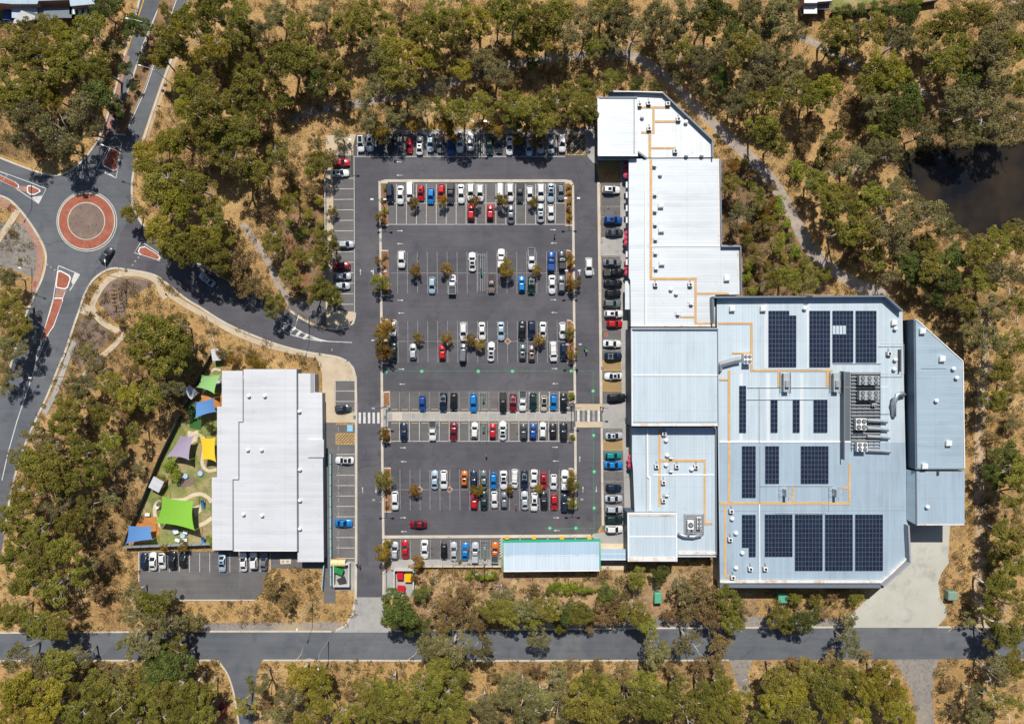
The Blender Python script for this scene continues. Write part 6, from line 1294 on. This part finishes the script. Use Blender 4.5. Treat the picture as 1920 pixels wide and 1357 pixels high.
# fences
def fence(label, pts, h, mat, w=1.0, panel=True):
    q = [P(x, y, h) for x, y in pts]; c = q[len(q)//2]
    e = empty('boundary_fence', (c[0], c[1], 0), 0, label, 'fence')
    for i in range(len(q)-1):
        a, b = Vector(q[i][:2]), Vector(q[i+1][:2]); L = (b-a).length; d = (b-a)/L; n = max(1, round(L/2.6)); nv = Vector((-d.y, d.x))*.04*w
        for k in range(n):
            p0, p1 = a + d*(L*k/n + .06), a + d*(L*(k+1)/n - .06)
            MB().prism([tuple(p0+nv), tuple(p1+nv), tuple(p1-nv), tuple(p0-nv)], .05, h).build('panel', mat, e)
            MB().box(p0.x-.1, p0.x, p0.y-.06, p0.y+.06, 0, h+.08).build('post', STEEL_DARK, e)
fence('dark fence along the left side of the child care yard', [(410,652),(392,668),(360,730),(330,790),(296,860),(268,930),(236,1004),(230,1024)], 1.9, FENCE_D, 2)
fence('grey wall between the play yard and its car park', [(231,1026),(280,1024),(340,1022),(396,1020)], 1.8, GALV, 5)
fence('pale teal fence beside the child care footpath', [(619,850),(619,930),(619.5,1010),(620,1098)], 1.8, FENCE_T, 4)
fence('short leaning teal fence below the child care roof', [(607,1058),(603,1105)], 1.5, FENCE_T, 3)
fence('thin grey fence behind the left parking column', [(609,300),(609,380),(609.5,460),(610,540)], 1.5, GALV, 2)
fence('low fence below the bottom parking row', [(770,1062),(830,1062),(890,1062),(940,1062)], 1.1, KERB, 4)
slab('childcare_car_park', [(262,1034),(505,1033),(504,1062),(500,1100),(478,1124),(270,1124),(262,1090)], .04, ASPH_OLD)
lines([(280+18.9*i, 1036, 280+18.9*i, 1072) for i in range(13)], .8, .06); kerb('kerb', [(330,1124.5),(478,1124.5)], 2.5); kerb('kerb', [(261,1034),(261,1090)], 2)
slab('childcare_path', [(508,1034),(556,1034),(556,1054),(606,1054),(606,1066),(508,1064)], .05, ASPH_OLD)
pit = slab('pit_cover', [(525,1048),(546,1046),(546,1056),(526,1057)], .11, PATHSAND, block=False)
for x in (531,539.5): struct(MB().prism([P(a, b)[:2] for a, b in circ(x, 1052, 2.3, 12)], 0, .15), 'manhole_lid', WALL_GREY, pit)

# ------------------------------------------------------------------ lamps
def pole_lamp(x, y, label, heads=2, h=8.5, rz=0, arm=1.2):
    e = empty('lamp_post', P(x, y) [:2] + (.1,), rz, label, 'lamp post', 'car park lamp posts')
    MB().tube([(0,0,0),(0,0,h)], [.11,.07], 8).build('pole', STEEL_DARK, e, local=True); MB().cyl(0,0,0,.35,.2,8).build('base', GALV, e, local=True)
    for s_ in ((-1,1) if heads == 2 else (1,)):
        ar_ = MB().tube([(0,0,h-.1),(s_*arm,0,h+.15)], .045, 6).build('arm', STEEL_DARK, e, local=True)
        MB().box(min(s_*arm,s_*(arm+.75)), max(s_*arm,s_*(arm+.75)), -.2, .2, h+.1, h+.22).build('lamp_head', GALV, ar_, local=True)
for i, y in enumerate((389,517,640,761,924)): pole_lamp(722+i*.8, y, 'double headed lamp post on the left kerb line, %s from the top' % ordn(i))
for i, y in enumerate((387,516,647,760,923)): pole_lamp(1067+i*1.5, y, 'double headed lamp post on the right kerb line, %s from the top' % ordn(i))
pole_lamp(901,250,'double headed lamp post behind the top parking row'); pole_lamp(909,1056,'double headed lamp post behind the bottom parking row'); pole_lamp(725,1056,'single lamp post beside the red and yellow bins',1)
pole_lamp(660,283,'single lamp post at the upper left corner of the car park',1); pole_lamp(1126,762,'single lamp post at the raised crossing',1,5)
def street_lamp(x, y, rz, label, h=8.5, arm=3.2):
    e = empty('street_lamp', P(x, y)[:2] + (0,), rz, label, 'street lamp', 'street lamps along the roads')
    MB().tube([(0,0,0),(0,0,h*.55),(0,0,h)], [.12,.09,.07], 8).build('pole', GALV, e, local=True)
    ar_ = MB().tube([(0,0,h-.05),(0,arm*.5,h+.35),(0,arm,h+.4)], .05, 6).build('arm', GALV, e, local=True); MB().box(-.14,.14,arm-.05,arm+.7,h+.34,h+.48).build('lamp_head', AC_WHITE, ar_, local=True)
for a in ((238,524,.1,'street lamp between the footpaths below the roundabout'),(60,503,-1.9,'street lamp on the verge left of the roundabout'),(60,345,2.6,'street lamp at the splitter island left of the roundabout'),(322,158,1.3,'street lamp right of the top road'),(255,302,1.2,'street lamp right of the splitter island above the roundabout'),
          (300,72,1.4,'street lamp on the median of the top road'),(128,706,1.6,'street lamp beside the lower left road'),(580,594,2.9,'street lamp at the bend of the entry road'),(616,1200,3.1,'street lamp on the kerb of the lower road'),(586,1130,2.8,'street lamp above the lower road')):
    street_lamp(*a)
# footpath shelter frame left of the entrance
e = empty('pergola_frame', P(224,558)[:2] + (0,), .15, 'brown slatted frame on the bare verge below the roundabout', 'frame')
for i in range(5): MB().box(-1.1, 1.1, -2.0+i*1.0-.06, -2.0+i*1.0+.06, 2.2, 2.3).build('slat', WOOD, e, local=True)
for sx in (-1,1):
    MB().box(sx*1.0-.05, sx*1.0+.05, -2.3, 2.3, 2.05, 2.18).build('beam', WOOD, e, local=True)
    for sy in (-1,1): MB().box(sx*1.0-.06, sx*1.0+.06, sy*2.0-.06, sy*2.0+.06, 0, 2.04).build('post', WOOD, e, local=True)

# ------------------------------------------------------------------ trolley bays
def trolley_bay(x, y0, y1, label, w=13, hood=None):
    yc = (y0+y1)/2; e = empty('trolley_bay', P(x, yc)[:2] + (.07,), 0, label, 'trolley bay', 'steel trolley bays')
    hw, hl = w*S/2, (y1-y0)*S/2
    for sx in (-1, -.33, .33, 1):
        for z in ((.35,.9) if abs(sx) == 1 else (.06,)): MB().tube([(sx*hw,-hl,z),(sx*hw,hl,z)], .05, 6).build('rail', GALV, e, local=True)
    for sx in (-1,1):
        for q in (-1,-.33,.33,1): MB().cyl(sx*hw, q*hl, 0, .95, .045, 6).build('post', GALV, e, local=True)
    MB().tube([(-hw,hl,.9),(hw,hl,.9)], .05, 6).build('end_bar', GALV, e, local=True)
    if hood: MB().box(-hw*.9, hw*.9, hood-.8, hood+.8, 2.1, 2.16).build('hood', plain('clear_hood', (.35,.48,.44), .2), e, local=True)
TROL = plain('trolley_wire', (.42,.50,.48), .4, .5)
def trolleys(x, y, n, label, dy=-.35):
    for k in range(n):
        e = empty('shopping_trolley', P(x, y)[:2] + (.08,), 0, '%s of the nested trolleys %s' % (ordn(k), label), 'trolley', 'shopping trolleys'); e.location.y += dy*k
        m = MB(); m.add([(-.28,-.45,1.0),(.28,-.45,1.0),(.28,.45,.9),(-.28,.45,.9),(-.2,-.35,.5),(.2,-.35,.5),(.2,.42,.48),(-.2,.42,.48)], [(0,4,5,1),(1,5,6,2),(2,6,7,3),(3,7,4,0),(4,7,6,5)]); m.build('basket', TROL, e, local=True)
        MB().box(-.3,.3,-.55,-.48,.98,1.04).build('handle', PAINT_G, e, local=True); MB().box(-.22,-.18,-.4,.4,.08,.5).box(.18,.22,-.4,.4,.08,.5).build('frame', GALV, e, local=True)
trolley_bay(901,254,291,'steel trolley bay in the top row'); trolley_bay(903,478,546,'long trolley bay with a glassy hood in the second double row',13,0); trolley_bay(906,735,769,'trolley bay above the paved path'); trolley_bay(906,791,826,'trolley bay below the paved path'); trolley_bay(908,1012,1048,'trolley bay in the bottom row')
trolleys(907,744,3,'in the bay above the paved path'); trolleys(907,797,4,'in the bay below the paved path'); trolleys(909,1025,6,'in the bottom row bay', -.45); trolleys(903,507,3,'under the glassy hood')

# ------------------------------------------------------------------ bins and kiosks
def walls_(label, x0, y0, x1, y1, open_side):
    e = empty('bin_enclosure', P((x0+x1)/2, (y0+y1)/2)[:2] + (.1,), 0, label, 'enclosure', 'walled bin enclosures')
    for k, (a, b, c, d) in enumerate(((x0,y0,x1,y0+2),(x0,y1-2,x1,y1),(x0,y0+2.1,x0+2,y1-2.1),(x1-2,y0+2.1,x1,y1-2.1))):
        if k == open_side: continue
        MB().pbox(a, b, c, d, .1, 1.9).build('wall', WALL_PALE, e)
walls_('walled bin enclosure with green bins left of the driveway', 624, 1057, 655, 1100, -1); walls_('walled bin enclosure with red and yellow bins right of the driveway', 738, 1068, 776, 1117, 1)
def skip(x, y, w, d, h, col, rz, label, lids=1):
    e = empty('waste_bin', P(x, y, h)[:2] + (.12,), rz, label, 'bin', 'large waste bins')
    m = MB(); m.add([(-w/2*.85,-d/2*.8,.12),(w/2*.85,-d/2*.8,.12),(w/2*.85,d/2*.8,.12),(-w/2*.85,d/2*.8,.12),(-w/2,-d/2,h*.8),(w/2,-d/2,h*.8),(w/2,d/2,h),(-w/2,d/2,h)], [(3,2,1,0),(4,5,6,7),(0,1,5,4),(1,2,6,5),(2,3,7,6),(3,0,4,7)]); m.build('body', col, e, local=True)
    for k in range(lids):
        x0 = -w/2 + w*k/lids; m = MB(); m.add([(x0+.04,-d/2-.05,h*.8+.02),(x0+w/lids-.04,-d/2-.05,h*.8+.02),(x0+w/lids-.04,d/2,h+.02),(x0+.04,d/2,h+.02),(x0+.04,-d/2-.05,h*.8+.08),(x0+w/lids-.04,-d/2-.05,h*.8+.08),(x0+w/lids-.04,d/2,h+.08),(x0+.04,d/2,h+.08)], [(3,2,1,0),(4,5,6,7),(0,1,5,4),(1,2,6,5),(2,3,7,6),(3,0,4,7)]); m.build('lid', col, e, local=True)
    for sx in (-1,1):
        for sy in (-1,1): MB().tube([(sx*w*.35-.03,sy*d*.3,.08),(sx*w*.35+.03,sy*d*.3,.08)], .08, 8).build('wheel', TYRE, e, local=True)
GRN = plain('green_bin', (.03,.28,.07), .5); REDB = plain('red_bin', (.58,.015,.03), .5); YELB = plain('yellow_bin', (.85,.48,.01), .5); CHB = plain('charcoal_bin', (.05,.055,.06), .5); BLUB = plain('blue_bin', (.02,.08,.32), .5)
skip(634,1070,2.6,1.4,1.4,GRN,-.4,'green two lidded waste bin left of the driveway',2); skip(640,1088,2.0,1.4,1.3,CHB,.4,'charcoal waste bin below the green one')
skip(750,1079.5,1.6,1.8,1.5,REDB,-.05,'crimson waste bin at the top left of the right enclosure'); skip(765,1083,1.7,2.1,1.4,YELB,0,'bright yellow waste bin in the right enclosure'); skip(752,1104,2.0,1.6,1.3,REDB,-.1,'double lidded red waste bin at the bottom of the right enclosure',2); skip(746,1111,1.6,.9,1.1,BLUB,-.2,'low blue bin beside the red double lidded bin')
# cream barrel roof over a waste store
e = empty('barrel_canopy', P(637,1052)[:2] + (.1,), 0, 'cream yellow barrel roofed canopy above the green bins', 'canopy'); CRM = plain('cream_vinyl', (.74,.60,.30), .6)
for k, xx in enumerate((-1.85, .02)):
    m = MB(); vs = []
    for i in range(9):
        t = math.pi*i/8; vs += [(xx, -.85*math.cos(t), 1.3+.6*math.sin(t)), (xx+1.8, -.85*math.cos(t), 1.3+.6*math.sin(t))]
    m.add(vs, [(2*i, 2*i+1, 2*i+3, 2*i+2) for i in range(8)]); m.build('barrel', CRM, e, local=True)
for sx in (-1.8, 0, 1.8):
    for sy in (-.8,.8): MB().cyl(sx, sy, 0, 1.3, .05, 6).build('post', BAYW, e, local=True)
MB().box(-1.9,1.95,.86,.98,1.2,1.45).build('beam', BAYW, e, local=True)
def kiosk(x, y, w, d, h, col, label):
    e = empty('service_kiosk', P(x, y, h)[:2] + (0,), 0, label, 'utility box', 'green utility boxes')
    MB().box(-w/2-.1,w/2+.1,-d/2-.1,d/2+.1,0,.15).build('plinth', CONC, e, local=True); MB().box(-w/2,w/2,-d/2,d/2,.15,h).build('cabinet', col, e, local=True)
    m = MB(); m.add([(-w/2-.08,-d/2-.08,h),(w/2+.08,-d/2-.08,h),(w/2+.08,d/2+.08,h),(-w/2-.08,d/2+.08,h),(-w/2+.1,-d/2+.1,h+.14),(w/2-.1,-d/2+.1,h+.14),(w/2-.1,d/2-.1,h+.14),(-w/2+.1,d/2-.1,h+.14)], [(3,2,1,0),(4,5,6,7),(0,1,5,4),(1,2,6,5),(2,3,7,6),(3,0,4,7)]); m.build('lid', col, e, local=True)
    MB().box(-.02,.02,-d/2-.012,-d/2,.2,h-.1).build('door_gap', BLACKP, e, local=True)
KG = plain('utility_green', (.10,.36,.24), .5)
kiosk(1234,1121,1.7,2.6,1.8,KG,'pale green utility box in the scrub below the corner block'); kiosk(1468,1121,2.2,2.4,1.8,KG,'pale green utility box below the supermarket'); kiosk(1787,1117,2.3,2.1,2.0,plain('utility_grey_green', (.20,.30,.22), .6),'grey green utility box beside the concrete yard'); kiosk(1520,343,1.4,1.2,1.2,KG,'small teal utility box beside the walking track')

# ------------------------------------------------------------------ people and a motorcycle
def body_mat(name, shirt, trousers, skin=(.42,.24,.16)):
    m, n, l, b = new_mat(name); tc = n.new('ShaderNodeTexCoord'); sp = n.new('ShaderNodeSeparateXYZ'); l.new(tc.outputs['Object'], sp.inputs[0])
    cr = n.new('ShaderNodeValToRGB'); cr.color_ramp.interpolation = 'CONSTANT'; e = cr.color_ramp.elements
    e[0].position = 0; e[0].color = (.03,.03,.03,1); e[1].position = .05; e[1].color = (*trousers,1)
    q = e.new(.52); q.color = (*shirt,1); q = e.new(.825); q.color = (*skin,1)
    d = n.new('ShaderNodeMath'); d.operation = 'DIVIDE'; d.inputs[1].default_value = 1.75; l.new(sp.outputs[2], d.inputs[0]); l.new(d.outputs[0], cr.inputs[0]); l.new(cr.outputs[0], b.inputs['Base Color']); b.inputs['Roughness'].default_value = .8
    return m
def person(x, y, rz, label, shirt, trousers, hair=(.05,.035,.025), stride=.22, hold=False):
    e = empty('person', P(x, y, .9)[:2] + (.08,), rz, label, 'person')
    J = [((0,0,.95),.14),((0,.0,1.15),.15),((0,0,1.36),.15),((0,.01,1.48),.06),((0,.03,1.60),.095),((0,.02,1.70),.085),
         ((.17,0,1.40),.075),((.24,-.04,1.14),.05),((.22,.12 if not hold else .3,.95 if not hold else 1.02),.038),((.22,.17 if not hold else .38,.88 if not hold else 1.0),.04),
         ((-.17,0,1.40),.075),((-.24,.02,1.14),.05),((-.22,.0 if not hold else .3,.93 if not hold else 1.02),.038),((-.22,.02 if not hold else .38,.86 if not hold else 1.0),.04),
         ((.10,0,.88),.10),((.11,stride*.6,.48),.07),((.11,stride,.08),.05),((.11,stride+.16,.04),.045),
         ((-.10,0,.88),.10),((-.11,-stride*.4,.48),.07),((-.11,-stride,.08),.05),((-.11,-stride+.16,.04),.045)]
    E = [(0,1),(1,2),(2,3),(3,4),(4,5),(2,6),(6,7),(7,8),(8,9),(2,10),(10,11),(11,12),(12,13),(0,14),(14,15),(15,16),(16,17),(0,18),(18,19),(19,20),(20,21)]
    me = bpy.data.meshes.new('body'); me.from_pydata([j[0] for j in J], E, []); o = bpy.data.objects.new('body', me); COL.objects.link(o); o.parent = e
    o.modifiers.new('skin', 'SKIN'); sv = me.skin_vertices[0].data
    for i, (p, r) in enumerate(J): sv[i].radius = (r, r*.82)
    sv[0].use_root = True
    o.modifiers.new('smooth', 'SUBSURF').levels = 1; o.modifiers['smooth'].render_levels = 2
    me.materials.append(body_mat('clothes_%d' % int(x*7+y), shirt, trousers))
    hm = MB()
    for k in range(5):
        t0 = math.pi/2*k/5; hm.tube([(0,.0,1.66+.12*math.sin(t0)),(0,.0,1.66+.12*math.sin(math.pi/2*(k+1)/5))], [.108*math.cos(t0)+.002, .108*math.cos(math.pi/2*(k+1)/5)+.002], 12)
    hm.build('hair', plain('hair_%d' % int(x), hair, .7), e, True, local=True)
    return e
person(912,854,2.6,'person in an orange top walking alone in the lower lane',(.80,.22,.06),(.03,.035,.05))
person(1040,441,.5,'person in dark clothes crossing the lane below the first double row',(.03,.03,.035),(.03,.03,.035))
person(1100,659,.6,'person in a pale top pushing a trolley up the right hand lane',(.62,.56,.48),(.10,.10,.12),hold=True)
t_ = empty('shopping_trolley', P(1098,654,.5)[:2] + (.08,), .6, 'green handled trolley pushed up the right hand lane', 'trolley')
MB().add([(-.28,-.45,1.0),(.28,-.45,1.0),(.28,.45,.9),(-.28,.45,.9),(-.2,-.35,.5),(.2,-.35,.5),(.2,.42,.48),(-.2,.42,.48)], [(0,4,5,1),(1,5,6,2),(2,6,7,3),(3,7,4,0),(4,7,6,5)]).build('basket', PAINT_G, t_, local=True); MB().box(-.22,-.18,-.4,.4,.0,.5).box(.18,.22,-.4,.4,.0,.5).build('frame', GALV, t_, local=True)
person(1082,691,1.0,'person in green and black beside the right kerb lamp post',(.05,.16,.06),(.02,.02,.022))
person(669,1058,-.6,'left of the two dark dressed people stepping off the lower driveway kerb',(.02,.022,.026),(.02,.02,.024)); person(674,1061,-.6,'right of the two dark dressed people stepping off the lower driveway kerb',(.025,.025,.03),(.02,.02,.024))
person(1174,785,1.6,'person in dark clothes at the shop entrance beside the raised crossing',(.02,.03,.05),(.02,.02,.024)); person(1131,765,1.2,'person in black waiting at the raised crossing',(.02,.02,.025),(.02,.02,.024))
mc = empty('parked_motorcycle', P(967.5,949,.5)[:2] + (.075,), .05, 'small red and black motorcycle between two cars of the last double row', 'motorcycle')
for yy in (-.68,.68): MB().tube([(-.06,yy,.31),(.06,yy,.31)], .31, 16).build('wheel', TYRE, mc, local=True)
m = MB(); m.add(*loft([(-.25,[(0,.62),(.12,.64),(.17,.75),(.13,.86),(0,.90)]),(.0,[(0,.60),(.15,.64),(.20,.78),(.15,.92),(0,.97)]),(.38,[(0,.66),(.10,.70),(.14,.80),(.10,.88),(0,.92)])])); m.build('tank', paint('red'), mc, True, local=True)
m = MB(); m.add(*loft([(-.95,[(0,.80),(.08,.80),(.11,.84),(.08,.88),(0,.90)]),(-.6,[(0,.74),(.14,.75),(.17,.80),(.14,.85),(0,.87)]),(-.25,[(0,.70),(.12,.72),(.15,.77),(.12,.83),(0,.85)])])); m.build('seat', BLACKP, mc, True, local=True)
MB().tube([(-.36,.40,1.05),(-.15,.55,1.0),(.15,.55,1.0),(.36,.40,1.05)], .022, 6).build('handlebar', GALV, mc, local=True); MB().tube([(0,.55,1.0),(0,.68,.31)], .05, 6).tube([(0,-.2,.6),(0,-.68,.31)], .05, 6).build('fork', GALV, mc, local=True)
MB().box(-.16,.16,-.25,.3,.28,.6).build('engine', STEEL_DARK, mc, local=True); MB().cyl(0,.66,.86,.98,.1,10).build('headlight', LAMP, mc, local=True)

# ------------------------------------------------------------------ undergrowth nobody could count
def scatter(name, label, mat, n, leaf, hgt, seed, per, areas=None, avoid=True):
    r2 = np.random.default_rng(seed); cs, rs, ns = [], [], []; tries = 0
    while len(cs) < n and tries < n*12:
        tries += 1
        x, y = r2.uniform(-40, 1960), r2.uniform(-40, 1400)
        if areas and not any(inside(x, y, a) for a in areas): continue
        if hit(x, y): continue
        if dens(x, y) < r2.random(): continue
        q = P(x, y); s = r2.uniform(.5, 1.4); cs.append(np.array([q[0], q[1], hgt*s*.35])); rs.append(s*.95); ns.append(int(per*s*1.25))
    V = leaf_cloud(cs, rs, ns, leaf, .55, .6); V[:, 2] = np.maximum(V[:, 2], .02)
    o = bpy.data.objects.new(name, quads_mesh(name, V, mat)); COL.objects.link(o)
    tag(o, label, 'undergrowth', None, 'stuff'); return o
BB = [(min(p[0] for p in b), max(p[0] for p in b), min(p[1] for p in b), max(p[1] for p in b), b) for b in BLOCK]
def hit(x, y): return any(a <= x <= b and c <= y <= d and inside(x, y, q) for a, b, c, d, q in BB)
from mathutils import noise as mnoise
def dens(x, y):
    v = .5 + .9*mnoise.noise(Vector((x*.011, y*.011, 3.3)))
    return max(.04, min(1, v))
scatter('dry_undergrowth', 'dry brown undergrowth and fallen twigs between the trees', LEAF['T'], 5600, .30, 1.0, 5, 32)
scatter('green_undergrowth', 'low olive undergrowth between the trees', LEAF['E'], 3000, .28, 1.1, 6, 34)
scatter('straw_tufts', 'tufts of straw coloured dry grass on the open ground', leaf_mat('straw_leaves', (.30,.19,.07), (.42,.28,.11), (.54,.38,.17)), 7500, .24, .4, 8, 12)
lg = MB(); r3 = random.Random(4)
k = 0
while k < 140:
    x, y = r3.uniform(0, 1920), r3.uniform(0, 1357)
    if hit(x, y): continue
    q = P(x, y); a = r3.uniform(0, 6.28); l = r3.uniform(1.0, 3.4)
    lg.tube([(q[0], q[1], .1), (q[0]+math.cos(a)*l, q[1]+math.sin(a)*l, .14), (q[0]+math.cos(a+.2)*l*1.7, q[1]+math.sin(a+.2)*l*1.7, .12)], [.11,.08,.03], 5); k += 1
o = lg.build('fallen_branches', BARK_PALE); tag(o, 'pale fallen branches scattered over the woodland floor', 'branches', None, 'stuff')

# reeds and rank grass round the pond margin
r4 = np.random.default_rng(17); cs, rs_, ns_ = [], [], []
for k in range(len(POND)):
    a, b = POND[k], POND[(k+1) % len(POND)]
    for q in range(5):
        if r4.random() < .3: continue
        t = r4.random(); f_ = r4.uniform(.965, 1.045)
        x, y = a[0]+(b[0]-a[0])*t, a[1]+(b[1]-a[1])*t; w_ = P(pc[0]+(x-pc[0])*f_, pc[1]+(y-pc[1])*f_)
        cs.append(np.array([w_[0], w_[1], .35])); rs_.append(r4.uniform(.5, 1.3)); ns_.append(45)
V = leaf_cloud(cs, rs_, ns_, .34, .6, .5); V[:, 2] = np.maximum(V[:, 2], .05)
o = bpy.data.objects.new('pond_reeds', quads_mesh('pond_reeds', V, LEAF['E'])); COL.objects.link(o); tag(o, 'rank olive reeds and grass along the pond margin', 'reeds', None, 'stuff')
